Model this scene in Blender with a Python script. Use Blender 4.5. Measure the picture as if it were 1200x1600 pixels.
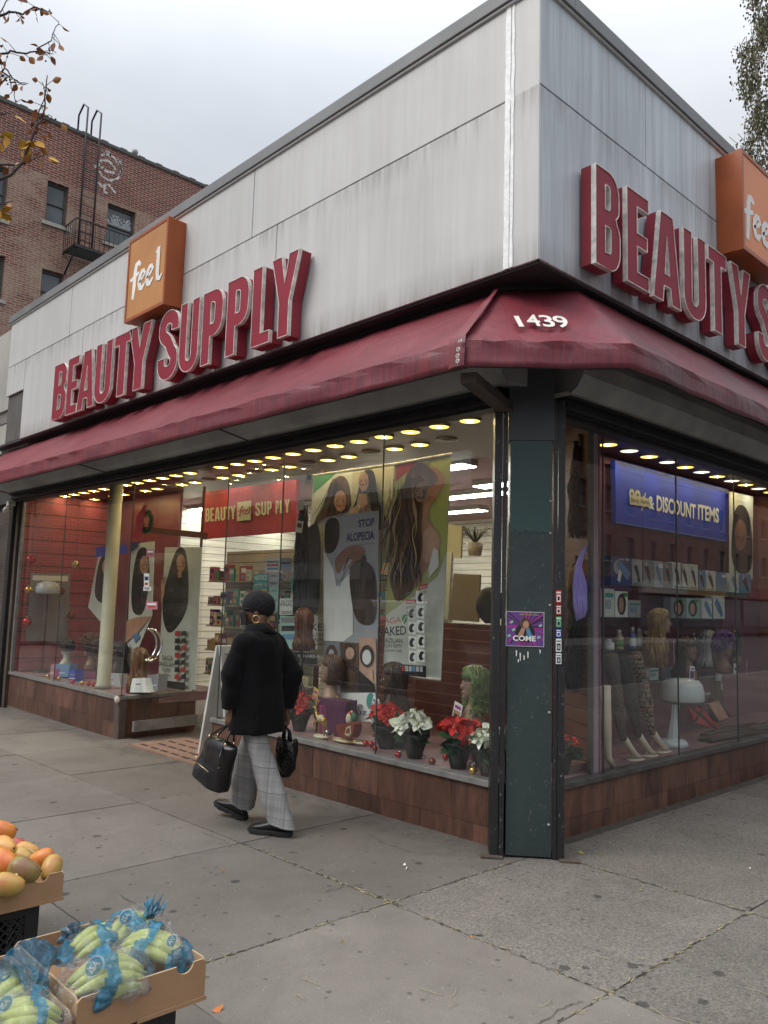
import bpy, bmesh, math, random
from mathutils import Vector, Matrix, noise, geometry
random.seed(11)
PI = math.pi
for o in list(bpy.data.objects): bpy.data.objects.remove(o)
SC = bpy.context.scene
COL = SC.collection
# ------------------------------------------------------------------ camera
FPX = 1256.99
CAM = Vector((3.3298, -4.4290, 1.6))
FW = Vector((-0.72043518, 0.68444083, 0.11186556)).normalized()
RT = Vector((0.69080869, 0.72247435, 0.02853371)).normalized()
UP = RT.cross(FW).normalized()
cd = bpy.data.cameras.new('camera'); cam = bpy.data.objects.new('camera', cd); COL.objects.link(cam)
cam.matrix_world = Matrix(((RT.x, UP.x, -FW.x, CAM.x), (RT.y, UP.y, -FW.y, CAM.y), (RT.z, UP.z, -FW.z, CAM.z), (0, 0, 0, 1)))
cd.sensor_fit = 'VERTICAL'; cd.sensor_height = 24.0; cd.lens = FPX / 1600 * 24.0
cd.clip_start = 0.05; cd.clip_end = 1000
SC.camera = cam
SC.render.resolution_x = 768; SC.render.resolution_y = 1024
# ------------------------------------------------------------------ world: overcast sky
SUN_EL, SUN_AZ = math.radians(47), math.radians(200)
w = bpy.data.worlds.new('World'); SC.world = w; w.use_nodes = True
nt = w.node_tree; nt.nodes.clear()
def wn(t, **k):
    n = nt.nodes.new(t)
    for a, b in k.items(): setattr(n, a, b)
    return n
out = wn('ShaderNodeOutputWorld'); bg = wn('ShaderNodeBackground'); sky = wn('ShaderNodeTexSky', sky_type='NISHITA')
sky.sun_disc = False; sky.sun_elevation = SUN_EL; sky.sun_rotation = SUN_AZ; sky.dust_density = 4.0; sky.air_density = 1.5
tc = wn('ShaderNodeTexCoord'); mp = wn('ShaderNodeMapping'); mp.inputs['Scale'].default_value = (1.2, 1.2, 3.0)
n1 = wn('ShaderNodeTexNoise'); n1.inputs['Scale'].default_value = 1.6; n1.inputs['Detail'].default_value = 5; n1.inputs['Roughness'].default_value = .5; n1.inputs['Distortion'].default_value = .4
cr = wn('ShaderNodeValToRGB'); cr.color_ramp.elements[0].position = .3; cr.color_ramp.elements[0].color = (5.0, 5.3, 5.8, 1)
cr.color_ramp.elements[1].position = .68; cr.color_ramp.elements[1].color = (6.5, 6.7, 7.0, 1)
mx = wn('ShaderNodeMixRGB'); mx.inputs['Fac'].default_value = .93
L = nt.links.new
L(tc.outputs['Generated'], mp.inputs['Vector']); L(mp.outputs[0], n1.inputs['Vector']); L(n1.outputs['Fac'], cr.inputs['Fac'])
L(sky.outputs[0], mx.inputs[1]); L(cr.outputs[0], mx.inputs[2])
# a clouded sky is about three times as bright overhead as near the horizon
sxz = wn('ShaderNodeSeparateXYZ'); L(tc.outputs['Generated'], sxz.inputs[0])
zr = wn('ShaderNodeMapRange'); zr.interpolation_type = 'SMOOTHSTEP'; zr.inputs[1].default_value = .45; zr.inputs[2].default_value = 1.0; zr.inputs[3].default_value = 1.0; zr.inputs[4].default_value = 3.1
L(sxz.outputs['Z'], zr.inputs[0]); ml_ = wn('ShaderNodeVectorMath', operation='SCALE'); L(mx.outputs[0], ml_.inputs[0]); L(zr.outputs[0], ml_.inputs['Scale'])
L(ml_.outputs[0], bg.inputs['Color'])
bg.inputs['Strength'].default_value = 0.1
L(bg.outputs[0], out.inputs['Surface'])
sd = bpy.data.lights.new('sun', 'SUN'); sd.energy = 1.5; sd.angle = math.radians(30); sd.color = (1, .96, .9)
sun = bpy.data.objects.new('sun', sd); COL.objects.link(sun)
sun.rotation_euler = Vector((-0.25, -0.7, 0.8)).to_track_quat('Z', 'Y').to_euler()
SC.view_settings.view_transform = 'Standard'; SC.view_settings.look = 'None'; SC.view_settings.gamma = 1
SC.view_settings.exposure = 0.33
SC.render.engine = 'CYCLES'
SC.cycles.use_denoising = True
SC.cycles.max_bounces = 7; SC.cycles.transparent_max_bounces = 16; SC.cycles.sample_clamp_indirect = 4.0
SC.cycles.caustics_reflective = False; SC.cycles.caustics_refractive = False

def ray(x, y): return FW + RT * ((x - 600) / FPX) - UP * ((y - 800) / FPX)
def at(ax, v, x, y):
    "point of the photo (1200x1600) on the real plane axis=v"
    d = ray(x, y); t = (v - CAM[ax]) / d[ax]; return CAM + d * t
def FA(x, y, out=0.0):            # on facade A: returns (u,z) at distance out in front of it
    p = at(1, -out, x, y); return (p.x, p.z)
def FB(x, y, out=0.0):
    p = at(0, out, x, y); return (p.y, p.z)
def GR(x, y, z=0.0):
    return at(2, z, x, y)

# ------------------------------------------------------------------ materials
MATS = {}
class NT:
    def __init__(s, name):
        s.m = bpy.data.materials.new(name); s.m.use_nodes = True; s.t = s.m.node_tree; s.t.nodes.clear()
        s.out = s.n('ShaderNodeOutputMaterial')
    def n(s, t, **k):
        n = s.t.nodes.new(t)
        for a, b in k.items(): setattr(n, a, b)
        return n
    def l(s, a, b): s.t.links.new(a, b)
    def pos(s, scale=(1, 1, 1), obj=False, rot=(0, 0, 0)):
        if obj: o = s.n('ShaderNodeTexCoord').outputs['Object']
        else: o = s.n('ShaderNodeNewGeometry').outputs['Position']
        mp = s.n('ShaderNodeMapping'); mp.inputs['Scale'].default_value = scale; mp.inputs['Rotation'].default_value = rot
        s.l(o, mp.inputs['Vector']); return mp.outputs[0]
    def noise(s, vec, scale, detail=4, rough=.55, dist=0):
        n = s.n('ShaderNodeTexNoise'); n.inputs['Scale'].default_value = scale; n.inputs['Detail'].default_value = detail
        n.inputs['Roughness'].default_value = rough; n.inputs['Distortion'].default_value = dist
        s.l(vec, n.inputs['Vector']); return n.outputs['Fac']
    def ramp(s, fac, stops, const=False):
        r = s.n('ShaderNodeValToRGB'); e = r.color_ramp.elements
        if const: r.color_ramp.interpolation = 'CONSTANT'
        while len(e) < len(stops): e.new(.5)
        for i, (p, c) in enumerate(stops):
            e[i].position = p
            e[i].color = (c, c, c, 1) if isinstance(c, (int, float)) else (*c, 1)
        s.l(fac, r.inputs['Fac']); return r.outputs['Color']
    def mix(s, f, a, b, mode='MIX'):
        m = s.n('ShaderNodeMixRGB', blend_type=mode)
        for i, v in ((0, f), (1, a), (2, b)):
            if isinstance(v, (int, float)): m.inputs[i].default_value = v if i == 0 else (v, v, v, 1)
            elif isinstance(v, tuple): m.inputs[i].default_value = (*v, 1)
            else: s.l(v, m.inputs[i])
        return m.outputs[0]
    def math(s, op, a, b=None):
        m = s.n('ShaderNodeMath', operation=op)
        for i, v in ((0, a), (1, b)):
            if v is None: continue
            if isinstance(v, (int, float)): m.inputs[i].default_value = v
            else: s.l(v, m.inputs[i])
        return m.outputs[0]
    def bump(s, h, strength=.3, dist=.01):
        b = s.n('ShaderNodeBump'); b.inputs['Strength'].default_value = strength; b.inputs['Distance'].default_value = dist
        s.l(h, b.inputs['Height']); return b.outputs[0]
    def bsdf(s, col, rough=.6, metal=0, normal=None, spec=.5, emit=None, estr=0, sheen=0, coat=0, alpha=None, sss=0):
        b = s.n('ShaderNodeBsdfPrincipled')
        def put(k, v):
            if v is None: return
            if isinstance(v, tuple): b.inputs[k].default_value = (*v, 1)
            elif isinstance(v, (int, float)): b.inputs[k].default_value = v
            else: s.l(v, b.inputs[k])
        put('Base Color', col); put('Roughness', rough); put('Metallic', metal); put('Specular IOR Level', spec); put('Coat Weight', coat)
        put('Sheen Weight', sheen); put('Alpha', alpha); put('Subsurface Weight', sss)
        if emit: put('Emission Color', emit); b.inputs['Emission Strength'].default_value = estr
        if normal is not None: s.l(normal, b.inputs['Normal'])
        s.l(b.outputs[0], s.out.inputs['Surface']); return b
def pm(name, col, rough=.6, metal=0, var=.15, scale=6, bump=.15, bscale=40, spec=.5, emit=None, estr=0, sheen=0, coat=0, obj=True, stretch=(1, 1, 1), dist=.004, sss=0):
    "plain procedural material: base colour with mottling and a fine bump"
    if name in MATS: return MATS[name]
    s = NT(name); v = s.pos(stretch, obj)
    c = s.noise(v, scale, 5)
    lo = tuple(x * (1 - var) for x in col); hi = tuple(min(1, x * (1 + var)) for x in col)
    colr = s.ramp(c, [(.3, lo), (.7, hi)])
    nb = s.bump(s.noise(v, bscale, 4), bump, dist) if bump else None
    s.bsdf(colr, rough, metal, nb, spec, emit, estr, sheen, coat, sss=sss)
    MATS[name] = s.m; return s.m
def flat(name, col, rough=.6, **k): return pm(name, col, rough, var=k.pop('var', .05), bump=k.pop('bump', .05), **k)
def emi(name, col, e):
    if name in MATS: return MATS[name]
    s = NT(name); v = s.pos((1, 1, 1), True); c = s.ramp(s.noise(v, 9, 2), [(.3, tuple(x * .93 for x in col)), (.7, col)])
    b = s.bsdf((.8, .8, .8), .5, emit=None); s.l(c, b.inputs['Emission Color']); b.inputs['Emission Strength'].default_value = e
    MATS[name] = s.m; return s.m

# ------------------------------------------------------------------ mesh builder
class MB:
    def __init__(s): s.v = []; s.f = []; s.m = []; s.smooth = []
    def face(s, pts, m=0, smooth=False):
        b = len(s.v); s.v += [Vector(p) for p in pts]; s.f.append(tuple(range(b, b + len(pts)))); s.m.append(m); s.smooth.append(smooth)
    def mesh(s, vs, fs, m=0, smooth=False):
        b = len(s.v); s.v += [Vector(p) for p in vs]
        for f in fs: s.f.append(tuple(i + b for i in f)); s.m.append(m); s.smooth.append(smooth)
    def box(s, a, b, m=0, M=None):
        x0, y0, z0 = a; x1, y1, z1 = b
        vs = [Vector(p) for p in ((x0, y0, z0), (x1, y0, z0), (x1, y1, z0), (x0, y1, z0), (x0, y0, z1), (x1, y0, z1), (x1, y1, z1), (x0, y1, z1))]
        if M is not None: vs = [M @ v for v in vs]
        s.mesh(vs, [(0, 3, 2, 1), (4, 5, 6, 7), (0, 1, 5, 4), (1, 2, 6, 5), (2, 3, 7, 6), (3, 0, 4, 7)], m)
    def prism(s, pts, d0, d1, fr, m=0, side=None, holes=(), back=True, smooth=False):
        "polygon (u,v) in frame fr extruded from out=d0 to out=d1 (d1 in front); side = material of the sides"
        loops = [list(pts)] + [list(h) for h in holes]
        flat3 = [[Vector((p[0], p[1], 0)) for p in l] for l in loops]
        tris = geometry.tessellate_polygon(flat3)
        al = [p for l in loops for p in l]
        s.mesh([fr(p[0], p[1], d1) for p in al], tris, m)
        if d0 != d1:
            if back: s.mesh([fr(p[0], p[1], d0) for p in al], tris, side if side is not None else m)
            for l in loops:
                n = len(l)
                vs = [fr(p[0], p[1], d0) for p in l] + [fr(p[0], p[1], d1) for p in l]
                s.mesh(vs, [(i, (i + 1) % n, (i + 1) % n + n, i + n) for i in range(n)], side if side is not None else m, smooth)
    def tube(s, path, r, n=8, m=0, closed=False, cap=True, smooth=True, flatten=None):
        path = [Vector(p) for p in path]; N = len(path)
        if not hasattr(r, '__len__'): r = [r] * N
        rings = []; ref = None
        for i, p in enumerate(path):
            a = path[i - 1] if (i > 0 or closed) else p; c = path[(i + 1) % N] if (i < N - 1 or closed) else p
            t = (c - a); t = t.normalized() if t.length > 1e-9 else Vector((0, 0, 1))
            if ref is None: ref = t.orthogonal().normalized()
            ref = (ref - t * ref.dot(t)); ref = ref.normalized() if ref.length > 1e-6 else t.orthogonal().normalized()
            b = t.cross(ref)
            rings.append([p + (ref * math.cos(2 * PI * k / n) + b * math.sin(2 * PI * k / n)) * r[i] for k in range(n)])
        vs = [v for ring in rings for v in ring]; fs = []
        for i in range(N if closed else N - 1):
            j = (i + 1) % N
            for k in range(n): fs.append((i * n + k, i * n + (k + 1) % n, j * n + (k + 1) % n, j * n + k))
        if cap and not closed: fs.append(tuple(range(n - 1, -1, -1))); fs.append(tuple((N - 1) * n + k for k in range(n)))
        s.mesh(vs, fs, m, smooth)
    def loft(s, rings, m=0, smooth=True, cap=True, closed=False):
        n = len(rings[0]); N = len(rings); vs = [v for r in rings for v in r]; fs = []
        for i in range(N if closed else N - 1):
            j = (i + 1) % N
            for k in range(n): fs.append((i * n + k, i * n + (k + 1) % n, j * n + (k + 1) % n, j * n + k))
        if cap and not closed: fs.append(tuple(range(n - 1, -1, -1))); fs.append(tuple((N - 1) * n + k for k in range(n)))
        s.mesh(vs, fs, m, smooth)
    def lathe(s, prof, c=(0, 0, 0), n=24, m=0, axis=None, smooth=True, cap=True, sx=1, sy=1):
        c = Vector(c)
        rings = [[c + Vector((r * math.cos(2 * PI * k / n) * sx, r * math.sin(2 * PI * k / n) * sy, z)) for k in range(n)] for r, z in prof]
        if axis is not None:
            q = Vector((0, 0, 1)).rotation_difference(Vector(axis))
            rings = [[c + q @ (v - c) for v in r] for r in rings]
        s.loft(rings, m, smooth, cap)
    def ball(s, c, rx, ry=None, rz=None, n=16, k=10, m=0, M=None, jitter=0):
        ry = ry or rx; rz = rz or rx; c = Vector(c)
        rings = []
        for i in range(1, k):
            th = PI * i / k
            rr = []
            for j in range(n):
                a = 2 * PI * j / n
                v = Vector((rx * math.sin(th) * math.cos(a), ry * math.sin(th) * math.sin(a), -rz * math.cos(th)))
                if jitter: v *= 1 + jitter * noise.noise(v * 9 + c * 3)
                if M is not None: v = M @ v
                rr.append(c + v)
            rings.append(rr)
        s.loft(rings, m, True, True)
    def grid(s, fn, nu, nv, m=0, smooth=True):
        vs = [fn(i / nu, j / nv) for j in range(nv + 1) for i in range(nu + 1)]
        fs = [(j * (nu + 1) + i, j * (nu + 1) + i + 1, (j + 1) * (nu + 1) + i + 1, (j + 1) * (nu + 1) + i) for j in range(nv) for i in range(nu)]
        s.mesh(vs, fs, m, smooth)
    def text(s, fr, string, u, v, h, width=None, m=0, out=.001, depth=0, bold=0, align='L', slant=0, side=None):
        "lettering, cap height h; width = fitted total width"
        vs, fs, W = glyphs(string, bold)
        k = h / .73; kx = (width / W) if width else k
        off = {'L': 0, 'C': -W * kx / 2, 'R': -W * kx}[align]
        P = [(u + off + (x + slant * y) * kx, v + y * k) for x, y in vs]
        s.mesh([fr(x, y, out + depth) for x, y in P], fs, m)
        if depth:
            ed = {}
            for f in fs:
                for i in range(len(f)):
                    e = (f[i], f[(i + 1) % len(f)]); ed[e] = 1
            for (a, b) in ed:
                if (b, a) not in ed:
                    s.face([fr(*P[a], out), fr(*P[b], out), fr(*P[b], out + depth), fr(*P[a], out + depth)], side if side is not None else m)
    def build(s, name, mats=None, parent=None, label=None, cat=None, group=None, kind=None, origin=None, fixn=True, local=False, bevel=0, mods=None, weld=False):
        if not isinstance(mats, (list, tuple)): mats = [mats]
        if isinstance(s.m[0] if s.m else 0, int): ml = list(mats); idx = s.m
        else:
            ml = []; idx = []
            for k in s.m:
                mm = k
                if mm not in ml: ml.append(mm)
                idx.append(ml.index(mm))
        if origin is not None: O = Vector(origin)
        elif parent is not None: O = Vector(parent['_o']) if '_o' in parent else Vector((0, 0, 0))
        else:
            if s.v:
                O = Vector((sum(v.x for v in s.v) / len(s.v), sum(v.y for v in s.v) / len(s.v), min(v.z for v in s.v)))
            else: O = Vector((0, 0, 0))
        if local: O = Vector((0, 0, 0))
        me = bpy.data.meshes.new(name)
        me.from_pydata([tuple(v - O) for v in s.v], [], s.f)
        for mm in ml: me.materials.append(mm)
        me.polygons.foreach_set('material_index', idx)
        me.polygons.foreach_set('use_smooth', s.smooth)
        if fixn or weld:
            bm = bmesh.new(); bm.from_mesh(me)
            if weld: bmesh.ops.remove_doubles(bm, verts=bm.verts, dist=1e-5)
            if fixn: bmesh.ops.recalc_face_normals(bm, faces=bm.faces)
            bm.to_mesh(me); bm.free()
        me.update()
        o = bpy.data.objects.new(name, me); COL.objects.link(o)
        if parent is not None: o.parent = parent
        elif not local: o.location = O
        o['_o'] = O
        if bevel:
            b = o.modifiers.new('bevel', 'BEVEL'); b.width = bevel; b.segments = 2; b.limit_method = 'ANGLE'
        tagp(o, label, cat, group, kind)
        return o
GL = {}
def glyphs(string, bold=0):
    key = (string, bold)
    if key in GL: return GL[key]
    cu = bpy.data.curves.new('t', 'FONT'); cu.body = string; cu.size = 1; cu.offset = bold; cu.resolution_u = 3
    ob = bpy.data.objects.new('t', cu); COL.objects.link(ob)
    bpy.context.view_layer.update()
    me = bpy.data.meshes.new_from_object(ob.evaluated_get(bpy.context.evaluated_depsgraph_get()))
    vs = [(v.co.x, v.co.y) for v in me.vertices]; fs = [tuple(p.vertices) for p in me.polygons]
    bpy.data.objects.remove(ob); bpy.data.curves.remove(cu); bpy.data.meshes.remove(me)
    x0 = min((x for x, y in vs), default=0); x1 = max((x for x, y in vs), default=1)
    vs = [(x - x0, y) for x, y in vs]
    GL[key] = (vs, fs, max(x1 - x0, 1e-3)); return GL[key]
def tagp(o, label=None, cat=None, group=None, kind=None):
    if label: o['label'] = label
    if cat: o['category'] = cat
    if group: o['group'] = group
    if kind: o['kind'] = kind
    return o
def thing(name, label, cat, loc, group=None, rotz=0):
    o = bpy.data.objects.new(name, None); COL.objects.link(o); o.empty_display_size = .1
    o.location = loc; o.rotation_euler = (0, 0, rotz); o['_o'] = Vector(loc) if rotz == 0 else Vector((0, 0, 0))
    return tagp(o, label, cat, group)
def copytree(o, loc=None, rotz=None, label=None, parent=None):
    c = o.copy(); COL.objects.link(c)
    if parent is not None: c.parent = parent
    if loc is not None: c.location = loc
    if rotz is not None: c.rotation_euler = (0, 0, rotz)
    if label: c['label'] = label
    for ch in [x for x in COL.objects if x.parent == o]: copytree(ch, parent=c)
    return c
def frame(O, u, n, v=(0, 0, 1)):
    O = Vector(O); u = Vector(u).normalized(); n = Vector(n).normalized(); v = Vector(v).normalized()
    def f(a, b, d=0.0): return O + u * a + v * b + n * d
    return f
A_ = frame((0, 0, 0), (1, 0, 0), (0, -1, 0))        # facade A: (x, z, out)
B_ = frame((0, 0, 0), (0, 1, 0), (1, 0, 0))         # facade B: (y, z, out)
def rect(u0, v0, u1, v1): return [(u0, v0), (u1, v0), (u1, v1), (u0, v1)]
def arc(cx, cy, rx, ry, a0, a1, n=8):
    return [(cx + rx * math.cos(math.radians(a0 + (a1 - a0) * i / n)), cy + ry * math.sin(math.radians(a0 + (a1 - a0) * i / n))) for i in range(n + 1)]
def thick(path, w):
    "polyline -> closed outline of half width w (number or list)"
    n = len(path); W = w if hasattr(w, '__len__') else [w] * n
    Lf, Rt = [], []
    for i, (x, y) in enumerate(path):
        x0, y0 = path[max(0, i - 1)]; x1, y1 = path[min(n - 1, i + 1)]
        dx, dy = x1 - x0, y1 - y0; d = math.hypot(dx, dy) or 1
        nx, ny = -dy / d * W[i], dx / d * W[i]
        Lf.append((x + nx, y + ny)); Rt.append((x - nx, y - ny))
    return Lf + Rt[::-1]
def remesh(o, voxel, smooth=0, subd=0):
    m = o.modifiers.new('r', 'REMESH'); m.mode = 'VOXEL'; m.voxel_size = voxel; m.use_smooth_shade = True
    if smooth: s = o.modifiers.new('s', 'SMOOTH'); s.iterations = smooth; s.factor = .5
    bpy.context.view_layer.update()
    me = bpy.data.meshes.new_from_object(o.evaluated_get(bpy.context.evaluated_depsgraph_get()))
    mats = list(o.data.materials); o.modifiers.clear(); o.data = me
    if not me.materials:
        for k in mats: me.materials.append(k)
    for p in me.polygons: p.use_smooth = True
    return o
# ------------------------------------------------------------------ shared materials
def m_sidewalk():
    s = NT('sidewalk_concrete'); v = s.pos()
    isl = s.n('ShaderNodeNewGeometry').outputs['Random Per Island']
    base = s.ramp(s.noise(v, 1.1, 6, .6), [(.3, (.162, .145, .126)), (.7, (.215, .194, .17))])
    tint = s.ramp(isl, [(0, .82), (1, 1.1)]); c = s.mix(1, base, tint, 'MULTIPLY')
    # aggregate speckle, stronger on the side-street slabs
    sx = s.n('ShaderNodeSeparateXYZ'); s.l(v, sx.inputs[0])
    reg = s.math('MULTIPLY', s.ramp(s.math('ADD', s.math('MULTIPLY', sx.outputs['X'], .5), .5), [(.53, 0.0), (.57, 1.0)]),
                 s.ramp(s.math('ADD', s.math('MULTIPLY', sx.outputs['Y'], .2), .5), [(.24, .0), (.26, 1.0)]))
    vo = s.n('ShaderNodeTexVoronoi'); vo.inputs['Scale'].default_value = 125; s.l(v, vo.inputs['Vector'])
    sp = s.ramp(vo.outputs['Color'], [(.2, .55), (.55, .98), (.9, 1.4)])
    fine = s.ramp(s.noise(v, 160, 2, .8), [(.3, .78), (.7, 1.2)])
    c1 = s.mix(.75, c, fine, 'MULTIPLY'); c2 = s.mix(.85, c, sp, 'MULTIPLY'); c = s.mix(s.math('ADD', s.math('MULTIPLY', reg, .75), .12), c1, c2)
    # gum spots and damp dirt
    g = s.n('ShaderNodeTexVoronoi'); g.inputs['Scale'].default_value = 4.2; g.inputs['Randomness'].default_value = 1; s.l(s.mix(.05, v, s.n('ShaderNodeTexNoise').outputs['Color']), g.inputs['Vector'])
    gs = s.math('ADD', s.math('MULTIPLY', s.noise(v, 26, 4), .11), g.outputs['Distance'])
    pick = s.ramp(g.outputs['Color'], [(.55, 1.0), (.6, 0.0)])
    gm = s.math('MULTIPLY', s.ramp(gs, [(.155, 1.0), (.175, 0.0)]), pick)
    c = s.mix(s.math('MULTIPLY', gm, .72), c, (.035, .032, .03))
    g2 = s.n('ShaderNodeTexVoronoi'); g2.inputs['Scale'].default_value = 11; s.l(v, g2.inputs['Vector'])
    g3 = s.n('ShaderNodeTexVoronoi'); g3.inputs['Scale'].default_value = 6.5; s.l(v, g3.inputs['Vector'])
    gm3 = s.math('MULTIPLY', s.ramp(s.math('ADD', s.math('MULTIPLY', s.noise(v, 35, 3), .14), g3.outputs['Distance']), [(.15, 1.0), (.17, 0.0)]), s.ramp(g3.outputs['Color'], [(.5, 1.0), (.52, 0.0)])); c = s.mix(s.math('MULTIPLY', gm3, .6), c, (.05, .046, .042))
    gm2 = s.math('MULTIPLY', s.ramp(s.math('ADD', s.math('MULTIPLY', s.noise(v, 60, 2), .1), g2.outputs['Distance']), [(.14, 1.0), (.22, 0.0)]), s.ramp(g2.outputs['Color'], [(.45, 1.0), (.5, 0.0)]))
    c = s.mix(s.math('MULTIPLY', gm2, .6), c, (.05, .045, .04))
    st = s.ramp(s.noise(v, 2.3, 7, .7, 1.2), [(.47, 0.0), (.70, 1.0)])
    c = s.mix(s.math('MULTIPLY', st, .28), c, (.085, .075, .062))
    big = s.ramp(s.noise(v, .45, 5, .6, .8), [(.35, .80), (.65, 1.12)]); c = s.mix(.5, c, big, 'MULTIPLY')
    # damp grime where the shop front meets the pavement, and faint scuffs
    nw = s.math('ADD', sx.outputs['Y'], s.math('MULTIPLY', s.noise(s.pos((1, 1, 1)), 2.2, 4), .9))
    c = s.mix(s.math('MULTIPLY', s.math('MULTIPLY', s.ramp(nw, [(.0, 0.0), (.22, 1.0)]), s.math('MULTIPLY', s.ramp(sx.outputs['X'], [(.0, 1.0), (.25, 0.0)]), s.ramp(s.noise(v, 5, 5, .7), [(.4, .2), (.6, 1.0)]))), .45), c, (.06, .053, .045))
    sc = s.ramp(s.noise(s.pos((1, 1, 1)), 60, 2, .5), [(.70, 0.0), (.74, 1.0)]); c = s.mix(s.math('MULTIPLY', sc, .5), c, (.42, .40, .36))
    h = s.math('ADD', s.noise(v, 130, 3, .7), s.math('MULTIPLY', vo.outputs['Distance'], s.math('MULTIPLY', reg, 1.2)))
    s.bsdf(c, .86, 0, s.bump(h, .55, .004), .3); return s.m
M_SIDE = m_sidewalk()
M_JOINT = pm('joint_dirt', (.07, .06, .045), .95, var=.4, scale=12, obj=False)
M_ASPH = pm('asphalt', (.055, .055, .057), .9, var=.25, scale=3, bump=.5, bscale=120, obj=False)
M_CURB = pm('curb_stone', (.24, .235, .225), .85, var=.2, scale=4, obj=False, bump=.3)
def m_fascia(name, lo, hi, streak, amt, smix):
    s = NT(name); v = s.pos(); vs = s.pos((5.5, 5.5, .28)); vf = s.pos((22, 22, .55))
    base = s.ramp(s.noise(v, .8, 4), [(.3, lo), (.7, hi)])
    a = s.ramp(s.noise(vs, 1.3, 5, .65), [(.42, 0.0), (.72, 1.0)]); b = s.ramp(s.noise(vf, 1, 4, .6), [(.45, 0.0), (.8, 1.0)])
    c = s.mix(s.math('MULTIPLY', a, amt), base, streak); c = s.mix(s.math('MULTIPLY', b, amt * .8), c, tuple(x * .8 for x in streak))
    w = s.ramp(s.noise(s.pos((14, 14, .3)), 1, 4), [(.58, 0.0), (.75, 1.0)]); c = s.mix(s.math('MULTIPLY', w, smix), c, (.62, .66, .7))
    # grime that ran down from the two seams and rises from the drip edge
    sx = s.n('ShaderNodeSeparateXYZ'); s.l(v, sx.inputs[0]); z = sx.outputs['Z']
    run = s.noise(s.pos((9, 9, .6)), 1.5, 5, .7)
    below = s.ramp(s.math('MULTIPLY', s.math('SUBTRACT', 4.925, z), 1.0), [(0, 1.0), (.18, .25), (.5, 0.0)])
    below = s.math('MULTIPLY', below, s.ramp(s.math('SUBTRACT', 4.94, z), [(0.0, 0.0), (.01, 1.0)]))
    below = s.math('MULTIPLY', below, s.ramp(run, [(.42, 0.0), (.75, 1.0)]))
    foot = s.math('MULTIPLY', s.ramp(s.math('SUBTRACT', z, 3.75), [(0, 1.0), (.22, 0.0)]), s.ramp(run, [(.3, 0.1), (.7, 1.0)]))
    c = s.mix(s.math('MULTIPLY', s.math('MAXIMUM', below, foot), .75), c, (.16, .145, .125))
    s.bsdf(c, .42, .0, s.bump(s.noise(v, 1.7, 2), .35, .02), .5); return s.m
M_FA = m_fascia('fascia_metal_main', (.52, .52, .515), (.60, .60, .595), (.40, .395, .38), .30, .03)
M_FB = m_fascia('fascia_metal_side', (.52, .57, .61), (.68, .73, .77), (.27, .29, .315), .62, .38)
M_COPE = pm('coping_grey', (.19, .195, .2), .5, var=.2, scale=1.5, obj=False)
M_BACK = pm('seam_dark', (.10, .095, .09), .8, obj=False)
M_TAPE = pm('sealant_white', (.85, .86, .86), .45, var=.1, scale=30, bump=.7, bscale=30, obj=False)
M_SOFF = pm('soffit_dark', (.035, .037, .042), .7, var=.35, scale=2, obj=False)
M_WALL = pm('wall_render_dark', (.05, .048, .047), .8, obj=False)
M_BLACK = pm('black_metal', (.018, .018, .02), .5, var=.4, scale=8, obj=False)
M_HOOD = pm('galvanised_hood', (.30, .305, .30), .55, var=.3, scale=1.6, bump=.3, bscale=6, obj=False, stretch=(1, 1, 2), metal=.2)
M_ALU = pm('aluminium_sill', (.28, .275, .265), .38, metal=.4, var=.25, scale=7, obj=False, bump=.2)
M_SILLB = pm('sill_side_dark', (.10, .095, .088), .45, metal=.4, var=.3, scale=6, obj=False)
def m_awning():
    s = NT('awning_vinyl'); v = s.pos()
    c = s.ramp(s.noise(v, 1.6, 6, .6), [(.3, (.15, .019, .030)), (.7, (.215, .031, .045))])
    st = s.ramp(s.noise(s.pos((10, 10, 1.2)), 1.0, 5, .7), [(.5, 0.0), (.8, 1.0)])
    c = s.mix(s.math('MULTIPLY', st, .6), c, (.075, .022, .03))
    sx = s.n('ShaderNodeSeparateXYZ'); s.l(v, sx.inputs[0])
    fo = s.math('MULTIPLY', s.ramp(s.math('SUBTRACT', 3.19, sx.outputs['Z']), [(.0, 0.0), (.04, 1.0)]), s.ramp(s.noise(s.pos((38, 38, .5)), 1.0, 3, .6), [(.45, 0.0), (.62, 1.0)]))
    c = s.mix(s.math('MULTIPLY', fo, .55), c, (.06, .022, .03))
    rb = s.ramp(s.noise(s.pos((.9, .9, .9)), 1.2, 6, .7), [(.52, 0.0), (.6, 1.0)]); c = s.mix(s.math('MULTIPLY', rb, .22), c, (.26, .075, .085))
    # old grime on the corner and side-street panels
    gx = s.ramp(s.math('ADD', s.math('MULTIPLY', sx.outputs['Y'], .25), .5), [(.36, 0.0), (.52, 1.0)])
    gr = s.math('MULTIPLY', gx, s.ramp(s.noise(v, 2.6, 5, .6), [(.36, 0.0), (.62, 1.0)]))
    c = s.mix(s.math('MULTIPLY', gr, .62), c, (.06, .032, .036))
    d = s.ramp(s.noise(v, 110, 2, .9), [(.675, 0.0), (.70, 1.0)]); c = s.mix(s.math('MULTIPLY', d, .55), c, (.45, .33, .34))
    s.bsdf(c, .48, 0, s.bump(s.noise(s.pos((4, 4, .8)), 2.2, 4, .6), .5, .02), .45); return s.m
M_AWN = m_awning()
M_AWN_IN = pm('awning_underside', (.05, .03, .032), .8, obj=False)
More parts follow.
